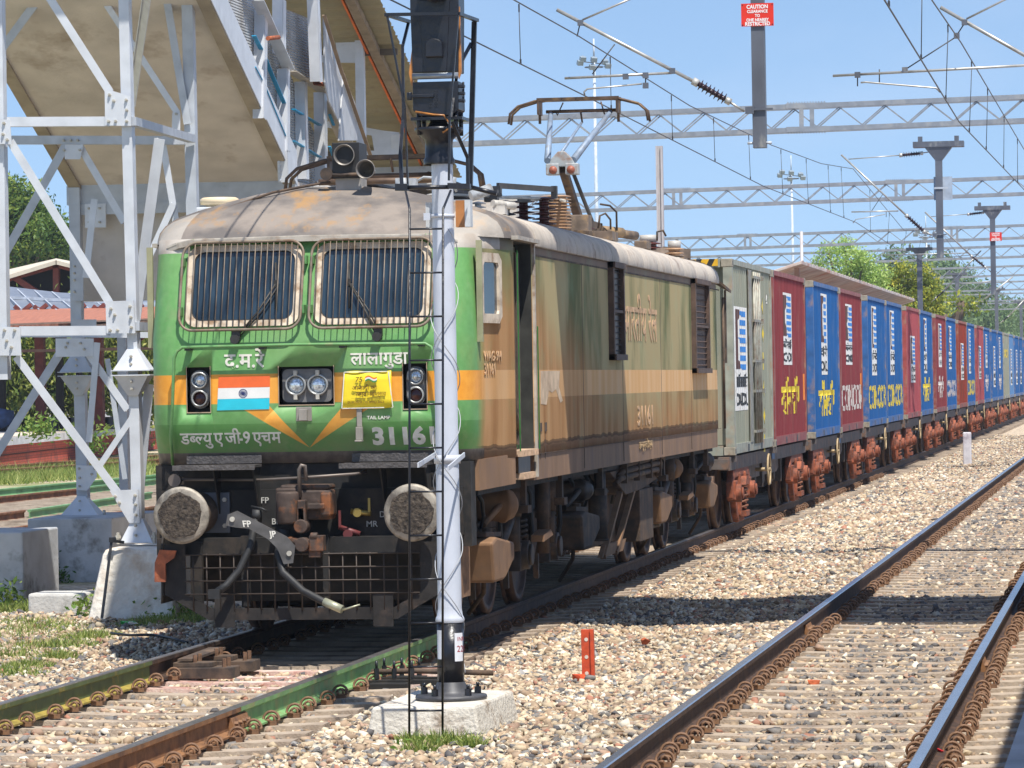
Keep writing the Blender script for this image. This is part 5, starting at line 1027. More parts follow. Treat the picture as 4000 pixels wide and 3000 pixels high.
# --- wagons
cast = mat('orange brown casting', (.27, .075, .033), .8, 0, .3, 9, .4, dirt=(.10, .04, .025), dscale=6, dth=(.46, .66)); sprm = mat('brown spring', (.22, .085, .04), .7, .1, .25, 10, dirt=(.08, .04, .03), dscale=8)
def wagon(y, label):
    t = thing('flat_wagon', label, 'wagon', (0, y+6.2, 0), 'flat wagons of the freight train'); y0, y1 = y-.35, y+12.75
    b = MB()
    for s in (-1, 1): b.box((s*1.0, y0+.1, .84), (s*1.16, y1-.1, 1.03)); b.prism([(s*1.02, y0+3.2, .84), (s*1.02, y1-3.2, .84), (s*1.02, y1-4.4, .62), (s*1.02, y0+4.4, .62)], (s*.02, 0, 0))
    b.box((-.3, y0, .80), (.3, y1, 1.0)); b.box((-1.15, y0, .86), (1.15, y0+.18, 1.0)); b.box((-1.15, y1-.18, .86), (1.15, y1, 1.0))
    for yy in (y+.05, y+5.95, y+6.35, y+12.2): b.box((-1.2, yy, .96), (1.22, yy+.22, 1.045))
    b.box((-.1, y0-.6, .9), (.1, y0, 1.1)); b.box((-.1, y1, .9), (.1, y1+.6, 1.1)); b.build('underframe', mat('wagon frame', (.13, .105, .09), .7, .1, .25, 6, .2, dirt=(.22, .12, .07), dscale=4), t)
    for yc in (y+1.55, y+11.0):
        g_ = plain('bogie', t)
        for dy in (-1.0, 1.0): wheelset(g_, yc+dy, .5)
        b = MB(); b.box((-.95, yc-.2, .45), (.95, yc+.2, .66)); b.build('bolster', drk, g_)
        for s in (-1, 1):
            b = MB(); o_ = [(-1.28, .42), (-1.28, .66), (-1.12, .80), (-.78, .86), (-.38, .88), (.38, .88), (.78, .86), (1.12, .80), (1.28, .66), (1.28, .42), (1.08, .36), (.80, .38), (.62, .22), (.35, .15), (-.35, .15), (-.62, .22), (-.80, .38), (-1.08, .36)]
            x = s*1.05
            for a_, c_ in ((0, 4), (4, 5), (5, 9)): pass
            b.prism([(x, yc+p, q) for p, q in [(-1.28, .42), (-1.30, .66), (-1.12, .82), (-.78, .87), (.78, .87), (1.12, .82), (1.30, .66), (1.28, .42), (1.12, .40), (1.12, .62), (1.0, .70), (.40, .72), (-.40, .72), (-1.0, .70), (-1.12, .62), (-1.12, .40)]], (s*.10, 0, 0))
            b.prism([(x, yc+p, q) for p, q in [(-1.0, .70), (-.80, .70), (-.52, .24), (-.30, .15), (.30, .15), (.52, .24), (.80, .70), (1.0, .70), (.66, .2), (.4, .06), (-.4, .06), (-.66, .2)]], (s*.09, 0, 0))
            for k in (-.36, .36): b.box((x, yc+k-.05, .15), (x+s*.13, yc+k+.05, .78))
            b.build('side_frame', cast, g_, bevel=.02)
            q = MB(); q.prism([(x+s*.03, yc-.28, .60), (x+s*.03, yc+.28, .60), (x+s*.03, yc+.16, .72), (x+s*.03, yc-.16, .72)], (s*.16, 0, 0)); q.build('spring_cap', cast, g_); q = MB(); q.box((x+s*.02, yc-.27, .14), (x+s*.19, yc+.27, .22)); q.build('spring_seat', cast, g_)
            for k in (-.16, 0, .16): q = MB(); coil(q, x+s*.10, yc+k, .21, .60, .066, .017, 5); q.build('coil_spring', sprm, g_)
            for k in (-1.0, 1.0): q = MB(); q.cyl((x, yc+k, .5), (x+s*.20, yc+k, .5), .13, n=18); q.cyl((x+s*.20, yc+k, .5), (x+s*.23, yc+k, .5), .085, n=12); q.box((x-.0, yc+k-.16, .40), (x+s*.13, yc+k+.16, .68)); q.build('axle_box', cast, g_, bevel=.012)
    b = MB(); yy = y+4.7; R = .23; b.tube([(1.26, yy+R*math.cos(a), .74+R*math.sin(a)) for a in np.linspace(0, 2*math.pi, 25)], .016, 8)
    for a in (0, 2.1, 4.2): b.tube([(1.25, yy, .74), (1.26, yy+R*math.cos(a), .74+R*math.sin(a))], .012, 6)
    b.cyl((1.05, yy, .74), (1.29, yy, .74), .03); b.build('brake_wheel', mat('pale worn wheel', (.45, .33, .18), .6, .2, .15, 10), t)
    b = MB()
    for yy in (y+5.2, y+6.6, y+8.4): b.cyl((.8, yy, .62), (1.0, yy, .62), .14, n=14); b.box((.95, yy+.3, .45), (1.08, yy+.42, .85))
    b.tube([(.9, y+3.2, .5), (.9, y+9.5, .45)], .02); b.build('brake_gear', drk, t); b = MB(); b.box((1.165, y+6.2, .86), (1.175, y+6.65, 1.0)); b.build('number_plate', mat('blue plate', (.03, .09, .2), .5), t)
    return t
w0 = wagon(WY[0], 'flat wagon nearest the locomotive, under the grey green and the maroon container')
wl = ['second flat wagon, under the blue container with Hindi lettering', 'third flat wagon, under the two adjoining blue containers', 'fourth flat wagon, under the faded red container', 'fifth flat wagon, under the far maroon container', 'sixth flat wagon, under the rusty brick red container', 'seventh flat wagon, under the far bright red container', 'eighth flat wagon, under two far blue containers', 'ninth flat wagon, under the distant grey container', 'tenth flat wagon, close to the right edge', 'last flat wagon to be seen, at the right edge']
for k, lab in enumerate(wl): dup(w0, (0, WY[k+1]+6.2, 0), lab)
# ================================================================ SIGNAL POST
SY = -5.2; SX = 2.195
sg = thing('signal_post', 'tall white tubular signal post with black head and black foot, standing before the locomotive', 'signal', (SX, SY, -.04))
wp = mat('silver white paint', (.56, .585, .64), .35, .1, .05, 5, .08, dirt=(.42, .38, .36), dscale=3, dth=(.66, .8)); bkp2 = mat('glossy black', (.012, .013, .018), .33, 0, .2, 8, .25, bscale=20)
b = MB(); b.lathe([(0, -.03), (.245, -.03), (.25, -.015), (.245, 0), (.14, .005), (.125, .03), (.105, .07), (.095, .09)], (SX, SY, 0), (0, 0, 1), 36); bs = b.build('base_flange', mat('foot grey black', (.06, .06, .065), .5, .1, .2, 8), sg)
for k in range(5): a = .5+k*2*math.pi/5; q = MB(); q.cyl((SX+.195*math.cos(a), SY+.195*math.sin(a), 0), (SX+.195*math.cos(a), SY+.195*math.sin(a), .05), .024, n=6, sm=False); q.cyl((SX+.195*math.cos(a), SY+.195*math.sin(a), .05), (SX+.195*math.cos(a), SY+.195*math.sin(a), .08), .012, n=8); q.build('anchor_bolt', bkp2, bs)
b = MB(); b.cyl((SX, SY, .05), (SX, SY, .50), .094, .093, n=32); b.build('black_foot', bkp2, sg)
b = MB(); b.lathe([(.096, .50), (.102, .515), (.097, .535), (.089, .55), (.083, .60), (.074, 3.7)], (SX, SY, 0), (0, 0, 1), 32); b.build('tube', wp, sg)
def wrap(b, a0, a1, z0, z1, r, n=10):
    B = len(b.v)
    for k in range(n+1):
        a = math.radians(a0+(a1-a0)*k/n); b.v += [(SX+r*math.cos(a), SY+r*math.sin(a), z0), (SX+r*math.cos(a), SY+r*math.sin(a), z1)]
    for k in range(n): b.f.append((B+2*k, B+2*k+2, B+2*k+3, B+2*k+1)); b.m.append(b.cur); b.sm.append(True)
for a0, a1, z0, z1 in ((-62, -18, .235, .43), (-150, -118, .25, .45)):
    b = MB(); wrap(b, a0, a1, z0, z1, .0955); b.build('paper_notice', mat('notice paper', (.72, .73, .76), .6), sg)
def bend(bm):
    for v in bm.verts: a = math.radians(-58)+(v.co.x-SX)/.0965; v.co.x = SX+.0972*math.cos(a); v.co.y = SY+.0972*math.sin(a)
text_obj('notice_words', 'INR', .042, mat('maroon ink', (.35, .01, .02), .6), sg, (SX+.012, SY, .375), conform=bend, ext=0); text_obj('notice_words', '221', .062, mat('maroon ink', (.35, .01, .02), .6), sg, (SX+.008, SY, .30), conform=bend, ext=0)
b = MB(); b.lathe([(.105, 3.67), (.11, 3.70), (.098, 3.72), (.095, 3.80), (.10, 3.84), (.165, 3.90), (.17, 3.91), (.165, 3.925), (.08, 3.93), (.06, 3.96), (.05, 4.0), (.05, 4.03)], (SX-.02, SY, 0), (0, 0, 1), 28); b.box((SX-.19, SY-.14, 3.97), (SX+.17, SY+.14, 3.992)); b.build('socket', bkp2, sg)
b = MB()
for dx_ in (-.14, .12): b.cyl((SX+dx_, SY-.1, 3.87), (SX+dx_, SY-.1, 4.03), .016, n=8); b.cyl((SX+dx_, SY+.1, 3.87), (SX+dx_, SY+.1, 4.03), .016, n=8)
b.build('adjusting_bolts', bkp2, sg)
x0, x1 = SX-.175, SX+.145
b = MB(); b.prism([(x0+.05, SY-.13, 4.0), (x1-.05, SY-.13, 4.0), (x1, SY-.13, 4.04), (x1, SY-.13, 4.235), (x0, SY-.13, 4.235), (x0, SY-.13, 4.04)], (0, .26, 0))
for z in (4.10, 4.15, 4.20): b.cbox((x1+.02, SY-.1, z), (.04, .05, .022)); b.cyl((x1+.03, SY-.1, z-.015), (x1+.03, SY-.1, z+.03), .009, n=6)
b.box((x0-.03, SY-.15, 4.125), (x0+.15, SY-.13, 4.15)); b.cyl((x0-.02, SY-.14, 4.11), (x0-.02, SY-.14, 4.165), .02, n=8); b.build('lower_case', bkp2, sg, bevel=.006)
b = MB(); b.cyl((x0, SY-.12, 4.275), (x1, SY-.12, 4.275), .022, n=16); b.build('hinge_roll', mat('worn silver roll', (.30, .32, .34), .3, .5), sg)
b = MB(); b.prism([(x0, SY-.12, 4.30), (x1, SY-.12, 4.30), (x1+.01, SY-.12, 4.75), (x1+.01, SY-.12, 5.35), (x0-.01, SY-.12, 5.35), (x0-.01, SY-.12, 4.75)], (0, .24, 0)); b.prism([(x0+.08, SY-.13, 4.30), (x1-.08, SY-.13, 4.30), (x1-.05, SY-.13, 4.8), (x0+.05, SY-.13, 4.8)], (0, .012, 0)); hc = b.build('signal_head', bkp2, sg, bevel=.008)
b = MB(); P_ = [(x0+.10, 4.40), (x1-.10, 4.40), (x1-.10, 4.49)]+[((x0+x1)/2+.06*math.cos(a), 4.49+.04*math.sin(a)) for a in np.linspace(.3, 2.84, 8)]+[(x0+.10, 4.49)]; b.prism([(x, SY-.18, z) for x, z in P_], (0, .055, 0)); b.build('latch_hood', bkp2, hc, bevel=.008)
b = MB(); b.lathe([(.09, 0), (.10, .02), (.10, .16), (.095, .16)], (SX-.01, SY-.12, 4.88), (0, -1, 0), 24); b.build('lamp_hood', bkp2, hc)
text_obj('cast_number', '25/10', .04, mat('raised black', (.03, .03, .035), .3), hc, (x0+.10, SY-.123, 4.575), ext=.003)
for s_, x_, in (('01/50', x0+.135), ('5/349984', x0+.175)):
    o = text_obj('cast_number', s_, .032, mat('raised black', (.03, .03, .035), .3), sg, (0, 0, 0), rx=0, ext=.003); o.data.transform(Matrix.Translation(rootloc(sg))); o.data.transform(Matrix.Translation((x_, SY-.133, 4.06)) @ Matrix.Rotation(math.pi/2, 4, 'X') @ Matrix.Rotation(math.pi/2, 4, 'Z')); o.data.transform(Matrix.Translation(-rootloc(sg)))
tape = mat('brown tape', (.42, .17, .04), .3, 0, .3, 10)
b = MB(); b.prism([(x0-.015, SY-.1, 4.22), (x0-.03, SY-.1, 4.30), (x0-.005, SY-.1, 4.47), (x0-.0, SY-.1, 4.30), (x0-.0, SY-.1, 4.2)], (0, .02, 0)); b.prism([(x1+.0, SY-.1, 4.25), (x1+.02, SY-.1, 4.30), (x1+.015, SY-.1, 4.75), (x1+.0, SY-.1, 4.75)], (0, .02, 0)); b.tube([(x0+.02, SY-.15, 4.03), (x0+.15, SY-.16, 4.005), (x1-.1, SY-.16, 4.0), (x1-.05, SY-.15, 3.92), (x1-.11, SY-.16, 3.88)], .007, 4); b.build('peeling_tape', tape, sg)
# cage and landing bar
def M_(cx, cy, y=SY): return at((1000+.6028*cx)/D, .6028*cy/D, y=y)
b = MB(); yf_ = SY-.32; yb_ = SY+.30
A_, B_, C_, D2 = M_(845, 95, yf_), M_(1310, 88, yf_), M_(1432, 132, yb_), M_(990, 140, yb_)
b.bar(A_, B_, .03, .022); b.bar(B_, C_, .03, .022); b.bar(A_, D2, .03, .022)
b.bar(M_(850, 100, yf_), M_(965, 700, yf_), .012, .022, (0, -1, 0)); b.bar(M_(965, 700, yf_), M_(985, 1235, SY-.25), .012, .022, (0, -1, 0))
b.bar(M_(990, 140, yb_), M_(950, 300, SY), .02, .012, (0, -1, 0)); b.bar(M_(950, 300, SY), M_(955, 700, SY-.1), .02, .012, (0, -1, 0)); b.bar(M_(958, 700, SY-.1), M_(935, 1000, SY-.2), .022, .012, (0, -1, 0)); b.bar(M_(935, 1000, SY-.2), M_(945, 1200, SY-.25), .025, .014, (0, -1, 0))
b.bar(M_(1415, 140, yb_), M_(1388, 1215, yb_), .034, .034, (0, -1, 0)); b.bar(M_(1395, 280, yb_), M_(1310, 440, SY), .024, .012, (0, -1, 0)); b.bar(M_(1310, 430, SY), M_(1262, 760, SY-.2), .02, .012, (0, -1, 0)); b.bar(M_(1270, 790, SY-.2), M_(1370, 1020, SY), .024, .012, (0, -1, 0)); b.bar(M_(1370, 1020, SY), M_(1372, 1200, SY), .022, .012, (0, -1, 0)); b.bar(M_(1310, 100, yf_), M_(1255, 760, yf_), .012, .02, (0, -1, 0)); b.bar(M_(1255, 760, yf_), M_(1250, 1170, yf_), .014, .016, (0, -1, 0))
b.build('cage', bkp2, sg)
b = MB(); b.tube([M_(985, 1215, SY-.28), M_(1250, 1212, SY-.28)], .015, 8); b.prism([M_(900, 1190, SY-.3), M_(980, 1190, SY-.3), M_(980, 1235, SY-.3), M_(900, 1235, SY-.3)], (0, .05, 0)); b.prism([M_(1240, 1185, SY-.3), M_(1385, 1190, SY-.1), M_(1385, 1228, SY-.1), M_(1240, 1222, SY-.3)], (0, .05, 0)); b.tube([M_(1400, 1215, yb_), M_(1560, 1255, yb_)], .016, 8); b.build('landing_bar', bkp2, sg)
b = MB(); b.lathe([(.079, 3.30), (.082, 3.30), (.082, 3.325), (.079, 3.325)], (SX, SY, 0), (0, 0, 1), 24); b.box((SX-.13, SY-.04, 3.285), (SX-.085, SY-.02, 3.335)); b.build('clamp', wp, sg)
b = MB(); b.box((SX+.085, SY+.02, 3.235), (SX+.175, SY+.10, 3.42)); jb = b.build('junction_box', mat('orange brown box', (.42, .17, .05), .5, 0, .15, 8), sg); b = MB(); b.box((SX+.15, SY+.015, 3.235), (SX+.19, SY+.11, 3.42)); b.build('box_lid', mat('pale grey box', (.55, .57, .58), .5), jb); b = MB(); b.box((SX-.125, SY+.02, 3.235), (SX-.082, SY+.10, 3.41)); b.build('back_plate', mat('pale grey box', (.55, .57, .58), .5), sg)
b = MB()
for a0, tw in ((0, 1), (2.5, -1)): b.tube([(SX+(.10-.004*abs(math.sin(k*.7)))*math.cos(a0+tw*k*.27), SY+.10*math.sin(a0+tw*k*.27), .15+k*.037) for k in range(84)], .0035, 5)
b.build('loose_wire', mat('grey wire', (.35, .36, .38), .5, .2), sg)
# ladder
LYp = -6.3
ldd = thing('ladder', 'thin black iron ladder standing upright before the white signal post', 'ladder', at(920, 1630, y=LYp))
b = MB(); b.tube([at(884, 1646, y=LYp), at(885, 452, y=LYp), M_(970, 1240, LYp+.4)], .0085, 6); b.build('stile', bkp2, ldd); b = MB(); b.tube([at(956, 1646, y=LYp), at(957, 452, y=LYp), M_(1262, 1235, LYp+.4)], .0085, 6); b.build('stile', bkp2, ldd)
for k in range(13): yy = 495+k*94.6; b = MB(); b.tube([at(884, yy, y=LYp), at(956, yy-1, y=LYp)], .0075, 6); b.build('rung', bkp2, ldd)
b = MB()
for (xa, ya), (xb, yb2) in (((903, 1005), (940, 982)), ((968, 1012), (1003, 982))): b.bar(at(xa, ya, y=LYp+.1), at(xb, yb2, y=SY-.02), .010, .032, (0, 0, 1))
b.lathe([(.088, 1.60), (.093, 1.60), (.093, 1.66), (.088, 1.66)], (SX, SY, 0), (0, 0, 1), 24); b.build('stay_bracket', wp, sg)
# foundation
b = MB(); xa, xb, ya, yb2 = 1.70, 2.50, -5.85, -4.35; V8 = [(xa, ya, -.33), (xb+.02, ya+.02, -.33), (xb+.05, yb2, -.33), (xa+.05, yb2, -.33), (xa+.05, ya+.06, -.035), (xb-.04, ya+.05, -.03), (xb, yb2-.05, -.035), (xa+.1, yb2, -.03)]
b.add(V8, [(0, 3, 2, 1), (4, 5, 6, 7), (0, 1, 5, 4), (1, 2, 6, 5), (2, 3, 7, 6), (3, 0, 4, 7)]); b.build('concrete_plinth', mat('whitewashed concrete', (.62, .58, .50), .9, 0, .12, 5, .8, dirt=(.30, .24, .18), dscale=5, dth=(.52, .66), bscale=28), label='low flaking whitewashed concrete plinth under the signal post', cat='plinth', bevel=.02)
# ================================================================ STEEL TRESTLE, STAIR, BRIDGE
def bolts(o, pts, y, m_=bolt, r=.017):
    for x, z in pts:
        q = MB(); q.cyl((x, y, z), (x, y-.022, z), r, n=6, sm=False); q.cyl((x, y-.022, z), (x, y-.034, z), r*.55, n=8); q.build('bolt', m_, o)
DN = [0]
def dbar(T, y, a, c_, w_, m_=steelw, name='brace', flip=1, y2=None):
    DN[0] += 1; dy = .004*(DN[0] % 9)+(.016 if DN[0] % 2 else -.02); y += dy; y2 = None if y2 is None else y2+dy
    p, q = at(*a, y=y), at(*c_, y=y if y2 is None else y2); b = MB(); b.angle(p, q, w_, (0, -1, 0), .012, flip); return b.build(name, m_, T)
def plate(T, y, pts, bl=(), m_=steelw, th=.014):
    b = MB(); b.prism([at(*p, y=y) for p in pts], (0, th, 0)); o = b.build('gusset', m_, T)
    bolts(o, [(at(*p, y=y).x, at(*p, y=y).z) for p in bl], y); return o
def pyramid(T, cx, cz, y, w_, h, m_=steelw, upd=1):
    """flared foot or head of a column"""
    b = MB(); s = .055; b.add([(cx-w_, y-w_*.7, cz), (cx+w_, y-w_*.7, cz), (cx+w_, y+w_*.7, cz), (cx-w_, y+w_*.7, cz), (cx-s, y-s, cz+h), (cx+s, y-s, cz+h), (cx+s, y+s, cz+h), (cx-s, y+s, cz+h)], [(0, 1, 2, 3), (4, 5, 6, 7), (0, 1, 5, 4), (1, 2, 6, 5), (2, 3, 7, 6), (3, 0, 4, 7)])
    b.box((cx-w_-.02, y-w_*.7-.02, cz-.012*upd), (cx+w_+.02, y+w_*.7+.02, cz+.012 if upd < 0 else cz)); return b.build('flared_foot', m_, T)
YF, YB, Y2 = 8.3, 13.5, 17.9
T1 = thing('steel_trestle', 'silver painted riveted steel trestle on white concrete, left of the locomotive', 'steel trestle', (-4.1, 9.5, .5))
def column(T, y, top, bot, w_, m_=steelw):
    y += .0575
    p, q = at(*top, y=y), at(*bot, y=y); b = MB(); b.bar(p, q, w_, .012, (0, -1, 0)); b.bar(p+Vector((w_/2-.006, .062, 0)), q+Vector((w_/2-.006, .062, 0)), .012, .11, (0, -1, 0)); b.bar(p+Vector((-w_/2+.006, .062, 0)), q+Vector((-w_/2+.006, .062, 0)), .012, .11, (0, -1, 0)); b.bar(p+Vector((0, .125, 0)), q+Vector((0, .125, 0)), w_, .012, (0, -1, 0)); return b.build('column', m_, T)
A_col = column(T1, YF, (266, -30), (296, 1128), .108); column(T1, YF, (-7, -30), (6, 820), .108)
dbar(T1, YF, (105, -8), (238, 200), .085); dbar(T1, YF, (15, 262+1), (232, 262), .10, name='tie'); dbar(T1, YF, (22, 305), (240, 660), .085); dbar(T1, YF, (42, 715), (232, 714), .10, name='tie'); dbar(T1, YF, (35, 770), (255, 1066), .085)
plate(T1, YF-.03, [(226, 196), (242, 196), (282, 208), (283, 272), (227, 271)], [(237, 205), (246, 218), (273, 216), (274, 238), (235, 262), (250, 262), (274, 262)])
plate(T1, YF-.03, [(228, 651), (288, 649), (292, 720), (230, 720)], [(240, 667), (248, 680), (281, 662), (283, 685), (238, 713), (254, 713), (284, 707)])
plate(T1, YF-.03, [(-10, 258), (21, 258), (25, 312), (-10, 310)], [(9, 266), (7, 290), (16, 302)])
plate(T1, YF-.03, [(-10, 705), (43, 707), (46, 768), (-10, 768)], [(10, 713), (32, 713), (15, 736), (25, 750)])
plate(T1, YF-.03, [(237, 1060), (298, 1057), (302, 1130), (279, 1130)], [(249, 1072), (258, 1086), (292, 1070), (293, 1090), (294, 1112)])
# flanged joint of the front column
p = at(286, 803, y=YF); q1 = pyramid(T1, p.x, p.z+.02, YF+.06, .19, .22); q2 = pyramid(T1, p.x, p.z-.03, YF+.06, .19, -.22); bolts(q1, [(p.x, p.z+.16), (p.x, p.z+.08)], YF-.04, bolt); bolts(q2, [(p.x, p.z-.1), (p.x, p.z-.18)], YF-.04, bolt)
p = at(297, 1170, y=YF); q1 = pyramid(T1, p.x, p.z, YF+.06, .17, .24); bolts(q1, [(p.x, p.z+.17), (p.x, p.z+.07)], YF-.06)
for dx_ in (-.19, .2): q = MB(); q.cyl((p.x+dx_, YF-.08, p.z-.02), (p.x+dx_, YF-.08, p.z+.10), .018, n=6, sm=False); q.cyl((p.x+dx_, YF-.08, p.z+.04), (p.x+dx_, YF-.08, p.z+.07), .032, n=6, sm=False); q.build('anchor_bolt', bolt, q1)
# side bracing towards the rear legs, sunlit on one flank
dbar(T1, YF+.1, (318, -10), (284, 225), .10, y2=YF+2.2); dbar(T1, YF+.2, (345, 300), (292, 690), .115, steelw, y2=YF+.5); dbar(T1, YF+.2, (322, 830), (300, 1078), .10, y2=YF+.4)
b = MB(); b.bar(at(285, 262, y=YF), at(414, 300, y=YB), .09, .09); b.build('tie', steel, T1); b = MB(); b.bar(at(292, 705, y=YF), at(420, 712, y=YB), .09, .09); b.build('tie', steel, T1)
column(T1, YB, (403, -30), (416, 560), .13, steel); dbar(T1, YB, (357, -20), (405, 268), .09, steel); dbar(T1, YB, (25, 302), (398, 303), .10, steel, 'tie'); dbar(T1, YB, (217, -10), (384, 245), .075, steelw)
dbar(T1, YB, (143, 312), (-10, 585), .10, steel); dbar(T1, YB, (172, 315), (268, 480), .085, steelw); dbar(T1, YB, (92, -14), (-14, 130), .10, steel)
plate(T1, YB-.03, [(140, 312), (180, 312), (173, 344), (140, 344)], [(138, 303), (153, 303), (168, 303), (139, 324), (173, 324)]); plate(T1, YB-.03, [(372, 243), (389, 243), (389, 285), (371, 280)], [(381, 246)])
dbar(T1, YB, (145, 738), (-10, 985), .10, steel); dbar(T1, YB, (173, 738), (275, 885), .085, steelw); dbar(T1, YB, (45, 722), (420, 724), .07, steelw, 'tie'); plate(T1, YB-.03, [(120, 731), (202, 731), (202, 770), (120, 771)], [(146, 741), (142, 750), (174, 741), (182, 754)])
dbar(T1, YB, (210, 740), (192, 955), .075, steelw); dbar(T1, YB, (232, 775), (270, 1035), .06, steel); dbar(T1, YB, (330, 836), (216, 1005), .07, steelw)
dbar(T1, YB, (350, 300), (380, 480), .08, steelw); dbar(T1, YB, (375, 440), (320, 560), .08, steelw); dbar(T1, YB, (204, 430), (185, 600), .08, steelw)
T2 = thing('stair_column', 'pair of slim silver steel columns with flared joints on the grey block behind', 'steel columns', (at(178, 1112, y=Y2).x, Y2, .5))
column(T2, Y2, (160, 405), (166, 790), .145, steel); column(T2, Y2, (171, 835), (178, 1085), .145, steel); column(T2, Y2+.5, (258, 430), (268, 1090), .12, steel)
p = at(168, 806, y=Y2); q1 = pyramid(T2, p.x, p.z+.02, Y2+.06, .22, .26, steel); q2 = pyramid(T2, p.x, p.z-.03, Y2+.06, .22, -.26, steel); bolts(q1, [(p.x, p.z+.18), (p.x, p.z+.1)], Y2-.06); bolts(q2, [(p.x, p.z-.12), (p.x, p.z-.2)], Y2-.06)
p = at(176, 1115, y=Y2); q1 = pyramid(T2, p.x, p.z, Y2+.06, .26, .26, steelw); bolts(q1, [(p.x, p.z+.2), (p.x, p.z+.08)], Y2-.07)
plate(T2, Y2-.03, [(164, 1005), (207, 1006), (209, 1030), (188, 1060), (165, 1058)], [(171, 1012), (172, 1032), (172, 1050), (198, 1024), (205, 1012)], steelw)
plate(T2, Y2-.03, [(156, 690), (208, 690), (208, 718), (156, 718)], [(163, 710), (199, 708)], steel); plate(T2, Y2-.03, [(155, 560), (180, 560), (180, 650), (155, 650)], [(161, 575), (161, 590), (161, 605), (161, 630)], steel)
b = MB(); b.cyl((at(225, 1100, y=Y2).x, Y2, .50), (at(225, 1100, y=Y2).x, Y2, .58), .02, n=8); b.build('anchor_bolt', bolt, T2)
# blocks
p = at(275, 1340, z=-.26); b = MB(); x0, x1, yb0 = -3.90, -2.93, 7.7
b.add([(x0, yb0, -.3), (x1, yb0, -.3), (x1, 9.1, -.3), (x0, 9.1, -.3), (x0+.17, yb0+.12, .50), (x1-.10, yb0+.12, .50), (x1-.1, 9.0, .5), (x0+.17, 9.0, .5)], [(0, 3, 2, 1), (4, 5, 6, 7), (0, 1, 5, 4), (1, 2, 6, 5), (2, 3, 7, 6), (3, 0, 4, 7)])
b.build('concrete_block', mat('whitewashed rough concrete', (.80, .75, .66), .9, 0, .08, 4, .9, dirt=(.50, .36, .24), dscale=2.2, dth=(.5, .7), bscale=14), label='white roughcast concrete block under the front leg of the steel trestle', cat='concrete block', bevel=.07)
gcm = mat('grey stained concrete', (.46, .48, .50), .9, 0, .1, 3, .35, dirt=(.16, .16, .15), dscale=2.0, dth=(.54, .68), bscale=22)
a_, c_ = at(60, 1180, y=16.6), at(243, 1180, y=16.6); b = MB(); b.box((a_.x, 16.6, -.3), (c_.x, 18.9, .52)); b.build('concrete_block', gcm, label='big grey stained concrete block with ivy at its left corner', cat='concrete block', bevel=.02)
a_ = at(285, 1130, y=19.5); b = MB(); b.box((a_.x-.2, 19.5, -.3), (a_.x+1.2, 20.6, .48)); b.build('concrete_block', gcm, label='grey concrete block seen just behind the left buffer', cat='concrete block', bevel=.02)
a_ = at(50, 1200, y=11.3); b = MB(); b.box((a_.x-1.2, 11.3, -.3), (a_.x, 12.8, .55)); b.build('concrete_block', gcm, label='grey concrete block cut off by the left edge of the picture', cat='concrete block', bevel=.02)
b = MB(); b.box((-4.85, 8.9, -.3), (-4.22, 9.5, -.02)); b.build('concrete_lump', conc, label='small low concrete lump at the left foot of the white block', cat='concrete lump', bevel=.03)
b = MB(); p, q = at(220, 1335, y=7.6), at(241, 1168, y=7.75); b.bar(p, q, .028, .014, (0, -1, 0)); b.bar(q, q+Vector((.12, .05, -.02)), .03, .03); b.cbox(q+Vector((.01, 0, .01)), (.06, .06, .05)); b.build('iron_stake', black, label='thin black iron stake leaning against the white concrete block', cat='iron stake')
# stair flight
K_ = .42; XL, XR = -6.64, -3.96; YB0, ZB0 = 18.0, 4.80
def sz(y): return ZB0+K_*(YB0-y)
ST = thing('bridge_stair', 'roofed concrete stair of the footbridge rising at the top left, its bare soffit showing', 'stair', (-5.3, 18, 0))
sof = mat('bare concrete soffit', (.58, .53, .475), .9, 0, .10, 1.6, .3, dirt=(.33, .26, .20), dscale=1.5, dth=(.56, .78), bscale=20)
b = MB(); b.prism([(XL, 18.0, sz(18)), (XL, 8.6, sz(8.6)), (XL, 8.6, sz(8.6)+.22), (XL, 18.0, sz(18)+.22)], (XR-XL, 0, 0)); b.build('soffit', sof, ST)
b = MB(); sg_m = mat('stringer concrete', (.34, .29, .22), .9, 0, .15, 3, .3)
for x in (XL-.16, XR): b.prism([(x, 18.05, sz(18.05)-.04), (x, 8.6, sz(8.6)-.04), (x, 8.6, sz(8.6)+.10), (x, 18.05, sz(18.05)+.10)], (.16, 0, 0))
b.build('edge_beam', sg_m, ST)
b = MB(); b.prism([(XR+.162, 18.1, sz(18.1)-.02), (XR+.162, 8.6, sz(8.6)-.02), (XR+.162, 8.6, sz(8.6)+.42), (XR+.162, 18.1, sz(18.1)+.42)], (.012, 0, 0)); b.build('steel_stringer', steelw, ST)
b = MB(); b.box((XL-.2, 18.02, 4.55), (XR+.17, 18.14, 4.80)); b.box((XL-.1, 18.0, 4.42), (XR+.1, 18.05, 4.56)); b.build('landing_beam', steel, ST)
b = MB(); b.box((XL-.1, 18.3, 3.3), (XR+3.0, 18.5, 4.5)); b.box((XL-.2, 18.14, 4.66), (XR+.1, 20.6, 4.80)); b.build('landing', sof, ST)
for x in (XL+.05, XR-.3): q = MB(); q.box((x, 17.98, 4.25), (x+.28, 18.0, 4.56)); oo = q.build('gusset', steelw, ST); bolts(oo, [(x+.06, 4.5), (x+.2, 4.5), (x+.06, 4.32), (x+.2, 4.32)], 17.97)
